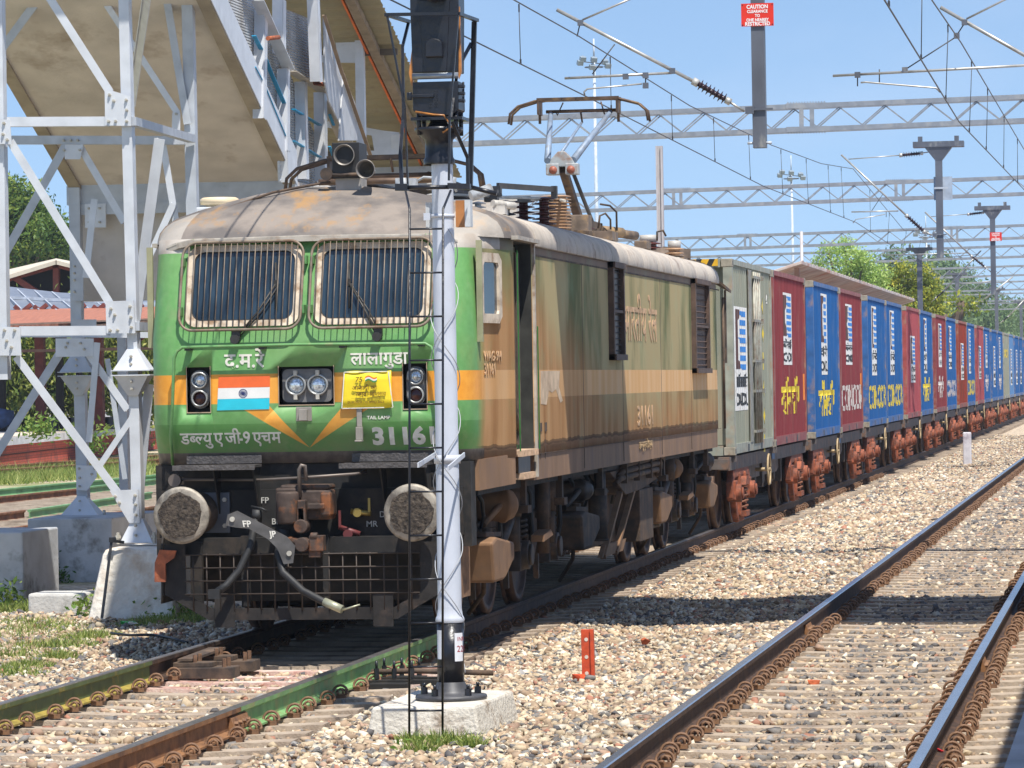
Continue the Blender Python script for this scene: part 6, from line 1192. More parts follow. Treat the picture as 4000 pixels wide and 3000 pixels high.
# side wall of the stair: posts, wire-glass sheets, blue rails
def TT(cx, cy, X_): return at((1000+.422*cx)/D, .422*cy/D, x=X_)
XS = XR+.19
shm = bpy.data.materials.new('dusty corrugated sheet'); shm.use_nodes = True
def sheet_mat():
    m, N, K, b, x, y, z, noise, mix = shader('dusty ribbed sheet', .45)
    n1 = noise(3, (1, 1, .3)); n2 = noise(9); c = mix(n1.ramp(.35, .65), (.48, .50, .52), (.28, .27, .25)); c = mix(n2.ramp(.55, .75, 0, .8), c, (.72, .74, .78)); K(c, b.inputs['Base Color'])
    wv = N.new('ShaderNodeTexWave'); wv.bands_direction = 'Z'; wv.inputs['Scale'].default_value = 9; wv.inputs['Distortion'].default_value = .3
    t = N.new('ShaderNodeTexCoord'); K(t.outputs['Object'], wv.inputs['Vector']); bn = N.new('ShaderNodeBump'); bn.inputs['Strength'].default_value = .9; bn.inputs['Distance'].default_value = .02; K(wv.outputs[0], bn.inputs['Height']); K(bn.outputs[0], b.inputs['Normal']); return m
SHM = sheet_mat(); bm_ = mat('blue handrail', (.01, .27, .50), .45, 0, .08)
b = MB(); b.add([(XR+.05, 8.6, sz(8.6)+.3), (XR+.05, 22.5, sz(22.5)+.3), (XR+.05, 22.5, sz(22.5)+1.35), (XR+.05, 8.6, sz(8.6)+2.0)], [(0, 1, 2, 3)]); b.build('side_sheet', SHM, ST)
def post(cx, z_top, z_bot, X_=XS, w_=.10, dy=0, m_=steelw, riv=False, name='post'):
    p, q = TT(cx[0], z_top, X_), TT(cx[1], z_bot, X_); b = MB(); b.bar(p, q, w_*1.5, .012, (1, 0, 0)); b.bar(p+Vector((-.06, -w_*1.2, 0)), q+Vector((-.06, -w_*1.2, 0)), .13, .012, (0, -1, 0)); o = b.build(name, m_, ST)
    if riv:
        for k in range(7):
            r_ = p.lerp(q, (k+.5)/7); qq = MB(); qq.cyl(r_+Vector((-.1, -w_*1.2-.006, 0)), r_+Vector((-.1, -w_*1.2-.03, 0)), .018, n=8); qq.build('rivet', steelw, o)
    return o
post((95, 80), 100, 1100); post((300, 300), 640, 1400); post((300, 312), 1400, 1690, riv=True); post((262, 262), 0, 500, w_=.12); post((460, 478), 760, 1659); post((640, 650), 860, 1680, w_=.13); post((575, 605), -20, 760, X_=-3.5, w_=.10)
b = MB()
for (x0_, y0_), (x1_, y1_) in (((0, 600), (290, 1690)), ): pass
b.bar(TT(15, 0, XS), TT(300, 640, XS), .012, .16, (1, 0, 0)); b.build('upper_rail', steelw, ST)
b = MB(); b.bar(TT(330, 660, XS), TT(640, 860, XS), .012, .13, (1, 0, 0)); b.bar(TT(670, 940, XS), TT(830, 1320, XS), .012, .2, (1, 0, 0)); b.build('flight_rail', mat('dirty cream beam', (.42, .37, .30), .6, 0, .1, 5), ST)
b = MB()
for y0_, y1_ in ((330, 960), (620, 1260)):
    P_ = [TT(-20, y0_, XS-.03), TT(60, y0_+150, XS-.03), TT(150, y0_+370, XS-.03), TT(262, y1_, XS-.03)]
    for a, c in zip(P_, P_[1:]): b.bar(a, c, .012, .055, (1, 0, 0))
for y0_ in (1010, 1305):
    b.bar(TT(345, y0_, XS-.03), TT(590, y0_+150, XS-.03), .012, .055, (1, 0, 0)); b.bar(TT(680, y0_+50, XS-.03), TT(720, y0_+150, XS-.03), .012, .04, (1, 0, 0))
b.build('blue_rail', bm_, ST)
b = MB(); b.prism([TT(285, 90, XS-.02), TT(535, 190, XS-.02), TT(560, 760, XS-.02), TT(330, 655, XS-.02), TT(290, 600, XS-.02)], (-.02, 0, 0)); b.build('upper_sheet', SHM, ST)
b = MB(); b.prism([TT(630, 160, XS+.3), TT(810, 690, XS+.3), TT(770, 1130, XS+.3), TT(675, 930, XS+.3), TT(640, 760, XS+.3)], (-.02, 0, 0)); b.prism([TT(815, 700, XS+.32), TT(920, 960, XS+.32), TT(940, 1300, XS+.32), TT(770, 1300, XS+.32)], (-.02, 0, 0)); b.build('flank_sheet', mat('pale grey sheet', (.50, .51, .52), .5, 0, .1, 4, dirt=(.34, .34, .34), dscale=4), ST)
q = MB(); q.tube([TT(545, 770, XS+.1), TT(665, 785, XS+.1)], .03, 6); q.build('rusty_pipe_end', rust, ST); q = MB(); q.tube([TT(110, 355, XS+.1), TT(210, 345, XS+.1)], .03, 6); q.build('rusty_pipe_end', rust, ST)
b = MB(); b.bar(TT(630, 140, XS+.35), TT(800, 690, XS+.35), .012, .05, (1, 0, 0)); b.bar(TT(800, 680, XS+.35), TT(1060, 1440, XS+.35), .012, .05, (1, 0, 0)); b.build('trim', mat('rust stained trim', (.28, .20, .13), .7), ST)
# stair roof, ribbed sheets on purlins
def rz_(y): return 5.2+.333*(27.4-y)
rm = bpy.data.materials.new('x')
def roof_sheet(name, x0, x1, y0, y1, zf, T, m_, pitch=.30, th=.02):
    b = MB(); n = int((y1-y0)/(pitch/4)); B = 0
    for k in range(n+1):
        y = y0+(y1-y0)*k/n; dz = (.0, .028, .028, .0)[k % 4]; jag = .02*(k % 2); b.v += [(x0, y, zf(y)+dz), (x1+jag, y, zf(y)+dz)]
    for k in range(n): b.f.append((2*k, 2*k+1, 2*k+3, 2*k+2)); b.m.append(0); b.sm.append(False)
    return b.build(name, m_, T)
rfm = mat('ribbed roof sheet', (.34, .30, .19), .7, 0, .08, 4, dirt=(.26, .22, .15), dscale=4)
roof_sheet('roof_sheet', -7.0, -3.2, 14.5, 27.3, rz_, ST, rfm)
b = MB(); b.prism([(-3.62, 14.5, rz_(14.5)-.02), (-3.62, 26.6, rz_(26.6)-.02), (-3.62, 26.6, rz_(26.6)-.12), (-3.62, 14.5, rz_(14.5)-.12)], (.13, 0, 0)); b.prism([(-5.6, 14.5, rz_(14.5)-.02), (-5.6, 27.1, rz_(27.1)-.02), (-5.6, 27.1, rz_(27.1)-.12), (-5.6, 14.5, rz_(14.5)-.12)], (.13, 0, 0)); b.build('roof_beam', mat('weathered purlin', (.28, .22, .16), .8, 0, .15, 6), ST)
b = MB(); b.prism([(-3.68, 14.5, rz_(14.5)-.03), (-3.68, 26.5, rz_(26.5)-.03), (-3.68, 26.5, rz_(26.5)-.10), (-3.68, 14.5, rz_(14.5)-.10)], (.03, 0, 0)); b.build('orange_strip', mat('bright orange paint', (.75, .15, .01), .5), ST)
b = MB()
for y in (22.4, 26.0): b.prism([(-7, y, rz_(y)-.03), (-3.25, y, rz_(y)-.03), (-3.25, y, rz_(y)-.12), (-7, y, rz_(y)-.12)], (0, .06, 0))
b.build('cross_purlin', mat('dark purlin', (.12, .095, .07), .8), ST)
for X_, cx, ct, cb in ((-3.75, (960, 978), 350, 1400), (-3.75, (1290, 1300), 1240, 1480)):
    p, q = TT(cx[0], ct, X_), TT(cx[1], cb, X_); b = MB(); b.bar(p, q, .12, .12, (0, -1, 0)); b.bar(p+Vector((-.02, 0, -.03)), p+Vector((-1.0, 0, .17)), .10, .05, (0, -1, 0)); b.bar(p+Vector((-.02, 0, -.30)), p+Vector((-.9, 0, -.26)), .10, .05, (0, -1, 0)); b.prism([(p.x-.30, p.y-.03, p.z-.32), (p.x, p.y-.03, p.z-.32), (p.x+.06, p.y-.03, p.z+.02), (p.x-.36, p.y-.03, p.z+.08)], (0, .02, 0)); b.build('roof_post', steelw, ST)
b = MB(); b.box((-6.8, 26.4, 3.5), (-3.3, 26.5, 5.4)); b.box((-4.4, 25.8, 5.05), (-3.3, 25.9, 5.2)); b.build('lower_landing_wall', mat('pale grey sheet', (.50, .51, .52), .5, 0, .1, 4, dirt=(.34, .34, .34), dscale=4), ST)
# footbridge deck crossing the tracks just above the picture (its shadow lies on the ballast)
FB = thing('footbridge', 'covered footbridge crossing all tracks overhead, joined to the stair', 'footbridge', (1.5, 4.6, 0))
b = MB(); b.box((-.8, 2.2, 8.5), (12, 5.2, 8.8)); b.box((-.8, 5.202, 8.5), (.8, 8.9, 8.8)); b.box((-6.8, 7.3, 8.5), (-.802, 8.9, 8.8)); b.build('deck', sof, FB)  # unseen dog-leg to the stair, shaped so its shadow misses the trestle block
b = MB(); b.box((-.8, 2.1, 8.8), (12, 2.15, 10.0)); b.box((.8, 5.25, 8.8), (12, 5.3, 10.0)); b.box((-.85, 2.1, 8.8), (-.8, 7.3, 10)); b.box((.8, 5.3, 8.8), (.85, 8.9, 10))
b.build('parapet', SHM, FB); b = MB(); b.prism([(-.8, 1.8, 11.2), (-.8, 3.7, 11.6), (-.8, 5.6, 11.2), (-.8, 3.7, 11.54)], (12.8, 0, 0)); b.build('roof', rfm, FB)
b = MB()
for x in (-.7, 2.5, 7, 11): b.box((x, 2.25, 8.8), (x+.1, 2.35, 11.2)); b.box((x, 5.1, 8.8), (x+.1, 5.2, 11.2))
for x in (10.5,): b.box((x, 2.3, .84), (x+.3, 2.6, 8.5)); b.box((x, 4.8, .84), (x+.3, 5.1, 8.5))
b.build('frame_posts', steelw, FB)
# platform under the camera, and the canopy that shades the corner
PF = thing('platform', 'grey concrete platform edge in the bottom right corner', 'platform', (9, 0, -.3)); b = MB(); b.box((6.52, -60, -.3), (16, 140, .78)); b.box((6.48, -60, .78), (16, 140, .84)); b.build('slab', mat('platform concrete', (.40, .40, .42), .85, 0, .15, 2, .5, bscale=18), PF)
CN = thing('platform_canopy', 'sheet canopy over the platform on the right', 'canopy', (9.5, 0, .84)); b = MB(); b.box((7.35, -45, 5.0), (13, 1.2, 5.06)); b.build('sheet', rfm, CN); b = MB()
for y in (-40, -28, -16, -4): b.box((9.9, y, .84), (10.1, y+.2, 5.0))
b.build('posts', steel, CN)
# ================================================================ OVERHEAD LINE
def S_(cx, cy, **k): return at((1900+.9494*cx)/D, .9494*cy/D, **k)
def K4(cx, cy, **k): return at((3300+.4821*cx)/D, (500+.4821*cy)/D, **k)
msteel = mat('mast steel', (.115, .125, .15), .5, .2, .12, 4, .1, dirt=(.42, .40, .34), dscale=2, dth=(.56, .7), stretch=(1, 1, .4)); wire = mat('dark wire', (.06, .06, .065), .5, .4); tubm = mat('bracket tube', (.46, .45, .42), .4, .5, .1, 8, dirt=(.22, .2, .18), dscale=4); ins = mat('dark insulator', (.035, .02, .028), .2, 0, .2)
redp = mat('sign red', (.70, .03, .015), .5, 0, .05); sgw = mat('sign white', (.85, .84, .82), .5, 0, .03)
gst = mat('gantry steel', (.24, .26, .29), .55, .1, .08, 4, dirt=(.34, .34, .33), dscale=2)
def boom(y, x0, x1, z, label, slope=.0145, H=.46, W=.45, spl=()):
    t = thing('gantry_boom', label, 'gantry', (x0, y, z)); zl = lambda x: z+slope*(x+9)
    b = MB()
    for dy in (0, W):
        for h in (0, H+.12): b.bar((x0, y+dy, zl(x0)+h+.06), (x1, y+dy, zl(x1)+h+.06), .085, .115)
    b.build('chord', gst, t); b = MB(); n = int((x1-x0)/.56)
    for k in range(n):
        xa, xb = x0+k*.56, x0+(k+1)*.56; up = k % 2
        b.bar((xa, y, zl(xa)+(.12 if up else H+.12)), (xb, y, zl(xb)+(H+.12 if up else .12)), .03, .035, (0, -1, 0))
    lt = b.build('lattice', gst, t); l2 = lt.copy(); COL.objects.link(l2); l2.parent = t; l2.location = (0, W, 0)
    for sx in spl:
        q = MB(); zz = zl(sx)
        for dx_ in (-.12, .14): q.box((sx+dx_-.055, y-.06, zz+.06), (sx+dx_+.055, y-.045, zz+H+.15))
        for h in (0, H+.12): q.box((sx-.5, y-.062, zz+h+.0), (sx+.5, y-.046, zz+h+.13))
        for dx_ in np.linspace(-.45, .45, 14): q.box((sx+dx_-.012, y-.05, zz-.045), (sx+dx_+.012, y+.0, zz+.01)); q.box((sx+dx_-.012, y-.05, zz+H+.24), (sx+dx_+.012, y+.0, zz+H+.285))
        q.build('splice_plates', gst, t)
    return t
BY = [66, 108, 156, 182, 222, 262, 305, 350, 395]
xs1 = S_(1317, 500, y=66).x
boom(66, -16, 12, 8.07, 'nearest lattice gantry boom spanning the tracks behind the raised pantograph', spl=(xs1,))
boom(108, -22, 14, 8.16, 'second lattice gantry boom, crossing behind the tall pale pole', spl=(S_(785, 830, y=108).x, S_(1700, 800, y=108).x))
boom(156, -26, 16, 8.25, 'third lattice gantry boom, just above the feathery green tree', spl=(S_(1075, 1000, y=156).x, S_(1925, 985, y=156).x))
boom(182, -20, 16, 8.15, 'fourth lattice gantry boom, seen in front of the far trees', slope=.012); boom(222, -24, 16, 8.15, 'fifth lattice gantry boom, thin, in front of the far trees', slope=.012)
boom(262, -26, 16, 8.1, 'sixth lattice gantry boom, far away over the container train', slope=.01); boom(305, -28, 16, 8.1, 'seventh lattice gantry boom, far away over the container train', slope=.01); boom(350, -30, 16, 8.1, 'eighth lattice gantry boom, hazy in the distance', slope=.01); boom(395, -30, 16, 8.1, 'farthest lattice gantry boom, hazy at the end of the line', slope=.01)
boom(17.5, -3, 12, 8.4, 'near gantry boom above the top edge of the picture')
def isec(b, x, y, z0, z1, w_=.16, d_=.16):
    b.box((x-w_/2, y-d_/2, z0), (x+w_/2, y-d_/2+.012, z1)); b.box((x-w_/2, y+d_/2-.012, z0), (x+w_/2, y+d_/2, z1)); b.box((x-w_/2, y-d_/2+.012, z0), (x-w_/2+.02, y+d_/2-.012, z1)); b.box((x+w_/2-.02, y-d_/2+.012, z0), (x+w_/2, y+d_/2-.012, z1))
def mast(x, y, z0, z1, label, cap=True, w_=.16, red=False):
    t = thing('overhead_mast', label, 'mast', (x, y, z0)); b = MB(); isec(b, x, y, z0, z1, w_, w_); b.build('post', msteel, t)
    if cap:
        b = MB(); b.add([(x-.09, y-.09, z1-.32), (x+.09, y-.09, z1-.32), (x+.09, y+.09, z1-.32), (x-.09, y+.09, z1-.32), (x-.34, y-.14, z1), (x+.34, y-.14, z1), (x+.34, y+.14, z1), (x-.34, y+.14, z1)], [(0, 3, 2, 1), (4, 5, 6, 7), (0, 1, 5, 4), (1, 2, 6, 5), (2, 3, 7, 6), (3, 0, 4, 7)])
        b.box((x-.62, y-.16, z1+.002), (x+.62, y+.3, z1+.14)); b.box((x-.5, y-.05, z1+.14), (x-.39, y+.05, z1+.27)); b.box((x+.39, y-.05, z1+.14), (x+.5, y+.05, z1+.27)); b.build('head', msteel, t)
    else:
        for dx_ in (-w_/2-.03, w_/2+.03): b = MB(); b.cyl((x+dx_-.04, y-.05, z0+.06), (x+dx_+.04, y-.05, z0+.06), .018, n=6); b.build('end_bolt', steel, t)
    return t
def sign(T, x, y, z, w_, h):
    s_ = plain('warning_sign', T); b = MB(); b.box((x-w_/2, y-.006, z-h/2), (x+w_/2, y, z+h/2)); b.build('board', redp, s_)
    for k, (tx, sz_) in enumerate((('CAUTION', .20), ('CLEARANCE', .155), ('TO', .15), ('OHE NEARBY', .155), ('RESTRICTED', .19))):
        text_obj('words', tx, h*sz_*1.18, sgw, s_, (x, y-.008, z+h*(.30-.185*k)-h*.03), align='CENTER', offset=.03, sx=w_/h*.62, ext=.001)
    for dx_ in (-.46, .46):
        for dz_ in (-.44, .44): q = MB(); q.cyl((x+w_*dx_, y-.006, z+h*dz_), (x+w_*dx_, y-.010, z+h*dz_), .008, n=8); q.build('screw', black, s_)
def rod(b, p, q, r): b.cyl(p, q, r, n=10)
def insul(p, q, T, r=.075, n=7):
    p, q = Vector(p), Vector(q); L_ = (q-p).length; h = L_/n; pr = [(.03, 0)]
    for k in range(n): pr += [(r*.42, h*k+.1*h), (r*.42, h*k+.4*h), (r, h*k+.55*h), (r*.5, h*k+.75*h)]
    b = MB(); b.lathe(pr+[(0, L_)], p, (q-p), 16); b.build('insulator', ins, T)
    d = (q-p).normalized(); b = MB(); b.cyl(p-d*.08, p, .05, n=12); b.cyl(q, q+d*.07, .045, n=12); b.build('end_fitting', mat('pale fitting', (.52, .51, .47), .4, .4), T)
T_ = mast(2.27, 17.5, 5.03, 8.9, 'dark hanging steel mast with red caution board at top centre right', cap=False, w_=.165)
p0, p1 = S_(1047, 15, y=17.38), S_(1182, 105, y=17.38); sign(T_, (p0.x+p1.x)/2, 17.40, (p0.z+p1.z)/2, p1.x-p0.x, p0.z-p1.z)
def cant(label, y, tube, stay=None, reg=None, steady=None, f=S_, mx=None, drop=None, br=None, r=.024):
    t = thing('cantilever_bracket', label, 'bracket', f(*tube[0], y=y)); b = MB(); rod(b, f(*tube[0], y=y), f(*tube[1], y=y), r)
    if len(tube) > 3: rod(b, f(*tube[2], y=y), f(*tube[3], y=y), .016)
    b.build('tube', tubm, t)
    if len(tube) > 2: insul(f(*tube[1], y=y), f(*tube[2], y=y), t)
    if stay:
        b = MB(); rod(b, f(*stay[0], y=y), f(*stay[1], y=y), .013)
        if len(stay) > 3: rod(b, f(*stay[2], y=y), f(*stay[3], y=y), .014); insul(f(*stay[1], y=y), f(*stay[2], y=y), t)
        b.build('stay', tubm, t)
    if reg: b = MB(); rod(b, f(*reg[0], y=y), f(*reg[1], y=y), .017); b.build('register_arm', tubm, t)
    if steady: b = MB(); b.tube([f(*q, y=y-.02) for q in steady], .012, 6); b.build('steady_arm', tubm, t)
    for a_, c_ in (drop or ()): b = MB(); rod(b, f(*a_, y=y), f(*c_, y=y), .008); b.build('drop_link', wire, t)
    if br: b = MB(); q_ = f(*br, y=y); b.box((q_.x-.05, y-.12, q_.z-.045), (q_.x+.06, y-.09, q_.z+.045)); b.cbox((q_.x+.16, y-.1, q_.z+.01), (.27, .03, .025)); b.build('mast_clamp', msteel, t)
    return t
t = cant('pale slanting cantilever tube with brown insulator above the locomotive', 17.5, [(290, 40), (872, 345), (985, 410), (1062, 458)], [(395, 82), (640, -25)], [(322, 322), (762, 300)], [(404, 392), (402, 378), (415, 366), (640, 345)], drop=[((528, 182), (436, 305)), ((385, 98), (373, 150)), ((655, 305), (655, 358))], br=(1085, 456))
b = MB(); 
for q_ in ((387, 94), (765, 292), (655, 310), (655, 352), (573, 315)): b.cbox(S_(*q_, y=17.47), (.07, .06, .07))
b.build('clamps', msteel, t)
t = cant('slanting cantilever tube cut by the right edge of the picture, over the empty track', 17.5, [(1868, 30), (2420, 345)], [(1975, 78), (2250, -60)], [(1425, 312), (2420, 258)], [(1540, 340), (1560, 338), (1850, 362), (1868, 380)], drop=[((1935, 150), (1725, 285)), ((1968, 95), (1935, 145)), ((1527, 305), (1527, 355)), ((1617, 285), (1617, 345))])
b = MB()
for q_ in ((1967, 92), (1935, 147), (1527, 308), (1722, 288)): b.cbox(S_(*q_, y=17.47), (.07, .06, .07))
b.build('clamps', msteel, t)
T_ = mast(2.10, 66, 5.0, 7.72, 'grey hanging mast with wide head and blank grey plate, right of centre', w_=.17); b = MB()
p0, p1 = S_(1840, 728, y=66.12), S_(1918, 822, y=66.12); b.box((p0.x, 66.10, p1.z), (p1.x, 66.115, p0.z)); b.build('blank_plate', mat('plate grey', (.36, .42, .50), .5), T_); b = MB(); b.cbox((2.15, 65.9, (p0.z+p1.z)/2), (.34, .02, .045)); b.build('plate_clamp', steel, T_)
cant('cantilever with long stay and two insulators at the mast with the blank plate', 66, [(1460, 637), (1735, 893), (1798, 950), (1845, 972)], [(1490, 655), (1712, 638), (1785, 631), (1842, 622)], [(1502, 872), (1695, 868)], [(1508, 918), (1520, 903), (1640, 882)], drop=[((1630, 800), (1585, 868)), ((1645, 870), (1645, 893))], br=(1845, 968))
T_ = mast(1.86, 108, 4.9, 7.85, 'distant hanging mast carrying the smaller red caution board', w_=.18)
p0, p1 = K4(1173, 846, y=107.8), K4(1272, 914, y=107.8); sign(T_, (p0.x+p1.x)/2, 107.85, (p0.z+p1.z)/2, p1.x-p0.x, p0.z-p1.z)
cant('cantilever running down to the mast with the smaller red board', 108, [(650, 682), (1035, 1045), (1130, 1122), (1185, 1168)], [(700, 718), (1010, 698), (1112, 686), (1192, 680)], [(330, 1030), (1005, 1012)], None, K4, r=.03)
for i, (x, y, zt, lab) in enumerate(((-3.38, 157, 8.0, 'grey mast with flat head rising in front of the yellow green tree'), (-3.85, 206, 8.0, 'grey mast right of the yellow green tree'), (-3.05, 248, 7.9, 'grey mast farther off, below the smaller red board'), (-2.9, 300, 7.9, 'small far mast near the right edge'))): mast(x, y, -.2, zt, lab, w_=.24)
cant('far cantilever sloping down left to the mast before the yellow green tree', 157, [(1105, 992), (800, 1325), (742, 1372), (700, 1412)], None, [(690, 1060), (1075, 1025)], None, K4, r=.035)
cant('far cantilever sloping down left, under the smaller red board', 206, [(1362, 1205), (1062, 1440), (1018, 1472), (978, 1500)], [(1080, 1210), (1250, 1205)], [(880, 1265), (1330, 1228)], None, K4, r=.04)
cant('small far cantilever near the right edge', 250, [(1452, 1395), (1320, 1530), (1285, 1560), (1240, 1590)], None, None, None, K4, r=.045)
# wires
def wirex(pts, label, r=.0085): b = MB(); b.tube(pts, r, 5); return b.build('overhead_wire', wire, label=label, cat='wire')
def seg(pts, y):
    for (xa, ya, za), (xb, yb, zb) in zip(pts, pts[1:]):
        if ya <= y <= yb: t = (y-ya)/(yb-ya); return Vector((xa+(xb-xa)*t, y, za+(zb-za)*t))
C1 = [(0.1, -45, 5.75), (0, 17.5, 5.78), (0.02, 42, 5.72), (.05, 66, 5.92), (-.3, 108, 5.75), (.1, 157, 5.7), (0, 206, 5.7), (0, 300, 5.7), (0, 400, 5.7)]
W1 = [(0, -45, 7.6), (0, -20, 6.75), (0, 0, 6.42), (0, 17.5, 6.5), (0, 30, 6.44), (0, 44, 6.60), (0, 56, 6.86), (.0, 66, 7.24), (0, 87, 6.45), (0, 108, 7.2), (0, 132, 6.4), (0, 157, 7.1), (0, 206, 7.0), (0, 400, 6.9)]
C2 = [(4.8, -45, 5.6), (4.8, 2, 5.42), (4.75, 17.6, 5.30), (4.8, 44, 5.62), (4.8, 66, 5.7), (4.8, 120, 5.7), (4.8, 400, 5.7)]
W2 = [(4.8, -45, 7.3), (4.8, 2, 6.2), (4.8, 10.5, 6.16), (4.8, 17.5, 6.27), (4.8, 44, 6.4), (4.8, 66, 7.0), (4.8, 108, 7.1), (4.8, 400, 6.9)]
wirex(C1, 'contact wire over the locomotive, the one the pantograph reaches'); wirex(W1, 'upper carrying wire over the locomotive'); wirex(C2, 'contact wire over the empty track at top right'); wirex(W2, 'upper carrying wire over the empty track at top right')
for cw, ww, ys, nm in ((C1, W1, (6, 12.6, 20.5, 27.5, 33.5, 39.5, 46, 52, 58, 62, 72, 80, 88, 97, 104), 'locomotive track'), (C2, W2, (3, 8.5, 14, 20.5, 26, 33, 40, 48, 56), 'empty track')):
    p_ = [(seg(cw, y), seg(ww, y)) for y in ys]; d0 = None
    for (a_, c_) in p_:
        b = MB(); b.tube([a_, c_-Vector((0, 0, .10))], .005, 4); b.cbox(c_-Vector((0, 0, .06)), (.016, .016, .09)); b.cbox(a_+Vector((0, 0, .03)), (.02, .02, .05)); b.build('dropper', wire, label='thin hanging wire between the two overhead wires of the %s' % nm, cat='dropper', group='droppers over the %s' % nm)
# floodlight masts and poles
def flood(px, ptop, pbot, y, label, r=.12, sc=.5):
    p, q = at(px, ptop, y=y), at(px+6, pbot, y=y); t = thing('floodlight_mast', label, 'floodlight', (q.x, y, -.2)); b = MB(); b.cyl((q.x, y, -.2), p, r*1.2, r*.6, n=12); b.cyl(p, p+Vector((0, 0, 2.2*sc)), .05, n=6); b.build('pole', mat('far pale pole', (.50, .56, .63), .6), t)
    b = MB(); b.lathe([(1.0*sc, 0), (1.06*sc, .05*sc), (1.0*sc, .1*sc)], p-Vector((0, 0, .9*sc)), (0, 0, 1), 14); b.bar(p+Vector((-1.4*sc, 0, -.2*sc)), p+Vector((1.4*sc, 0, -.6*sc)), .1*sc, .1*sc); b.build('ring', msteel, t)
    for dx_, dz_ in ((-1.5, -.3), (-1.2, .1), (0, 0), (-.2, -.8), (1.2, -.3), (1.5, -.7)): q_ = MB(); c = p+Vector((dx_*sc, -.3, dz_*sc)); q_.bar(c, c+Vector((.1, -.35*sc, -.2*sc)), .62*sc, .5*sc); q_.cyl(c+Vector((0, .4*sc, .2*sc)), c, .15*sc, n=8); q_.build('lamp', mat('floodlight grey', (.32, .38, .42), .4, .3), t)
flood(1283, 128, 470, 180, 'tall floodlight mast in the sky above the pantograph'); flood(1709, 372, 600, 330, 'smaller floodlight mast farther off, above the containers', .16, .7); flood(2000, 500, 600, 420, 'tiny floodlight mast behind the mast with the blank plate', .18, .8)
palep = mat('pale rail pole', (.50, .47, .46), .6, 0, .12, 3, dirt=(.25, .2, .18), dscale=3, stretch=(1, 1, .3))
p = at(1423, 315, y=50); b = MB(); b.box((p.x-.07, 50, -.2), (p.x-.03, 50.15, p.z)); b.box((p.x-.03, 50.05, -.2), (p.x+.03, 50.1, p.z)); b.box((p.x+.03, 50, -.2), (p.x+.07, 50.15, p.z)); b.build('rail_pole', palep, label='tall pale pole of old rail behind the locomotive', cat='pole')
p = at(1731, 500, y=95); b = MB(); b.cyl((p.x, 95, -.2), (p.x, 95, p.z), .05, n=8); b.build('thin_pole', palep, label='thin pale pole behind the red container, left of the feathery tree', cat='pole')
# ================================================================ LEFT YARD
webrl = mat('rusty web', (.22, .10, .05), .8, .1, .2, 6, dirt=(.12, .07, .05), dscale=4)
def yrail(a_, c_, label, m_=webrl, y0=None, y1=None, grp=None):
    p, q = at(*a_, z=0), at(*c_, z=0); d = (q-p); k = lambda y: p+d*((y-p.y)/d.y); y0 = p.y-14 if y0 is None else y0; y1 = q.y+40 if y1 is None else y1; A, Bq = k(y0), k(y1)
    b = MB(); n = len(PROF); b.add([(A.x+x_, A.y, z_) for x_, z_ in PROF]+[(Bq.x+x_, Bq.y, z_) for x_, z_ in PROF], [tuple(range(n-1, -1, -1)), tuple(range(n, 2*n))]+[(i, (i+1) % n, n+(i+1) % n, n+i) for i in range(n)])
    return b.build('yard_rail', m_, label=label, cat='rail', group=grp)
yg = mat('yard green rail', (.16, .33, .15), .6, 0, .15, 4, dirt=(.10, .2, .08), dscale=2)
yrail((0, 1005), (163, 994), 'dark rail closest to the red brick platform'); yrail((0, 1013.5), (163, 1003), 'second dark rail by the red brick platform')
yrail((0, 1056), (163, 1041), 'green rail behind the steel trestle, upper one', yg); yrail((0, 1072), (117, 1060), 'rusty rail with a green part, left yard, second', webrl, None, 52); yrail((120, 1059.6), (260, 1043), 'green point rail behind the trestle column', yg, 52.1, 70)
yrail((0, 1108), (117, 1093), 'rusty rail in the left yard ending in green', webrl, None, 37); yrail((117, 1093), (260, 1072), 'green rail length beside the trestle column', yg, 37.1, 48); yrail((0, 1143), (100, 1128), 'rusty rail nearest to the grey concrete blocks', webrl)
# yard sleepers
b = MB()
for a_, c_, n in (((0, 1090), (117, 1077), 44), ((0, 1009), (163, 999), 60), ((0, 1126), (100, 1111), 30)):
    p, q = at(*a_, z=-.1), at(*c_, z=-.1); d = (q-p).normalized(); nx = Vector((d.y, -d.x, 0))
    for k in range(-12, n): c = p+d*.65*k; c.z = -.2; b.bar(c-nx*1.3, c+nx*1.3, .25, .12)
b.build('yard_sleepers', slm, kind='stuff')
# platform with brick wall
def brickmat(name, c1, c2, mor, sc=1.):
    m, N, K, b_, x, y, z, noise, mix = shader(name, .9); t = N.new('ShaderNodeTexCoord'); mp = N.new('ShaderNodeMapping'); mp.inputs['Rotation'].default_value = (0, math.pi/2, math.pi/2); K(t.outputs['Object'], mp.inputs[0])
    br = N.new('ShaderNodeTexBrick'); br.inputs['Scale'].default_value = sc; br.inputs['Color1'].default_value = c4(c1); br.inputs['Color2'].default_value = c4(c2); br.inputs['Mortar'].default_value = c4(mor); K(mp.outputs[0], br.inputs['Vector']); K(mix(noise(1.2).ramp(.55, .7, 0, .6), br.outputs['Color'], (.10, .05, .04)), b_.inputs['Base Color']); return m
p, q = at(0, 1012, z=-.27), at(320, 985, z=-.27); p = Vector((-27.2, 84, -.27)); dd = Vector((-.115, 1, 0)).normalized(); nn = Vector((dd.y, -dd.x, 0))
PL = thing('platform', 'old station platform with red brick face and white coping, left background', 'platform', p); A = p-dd*45; B_ = p+dd*120
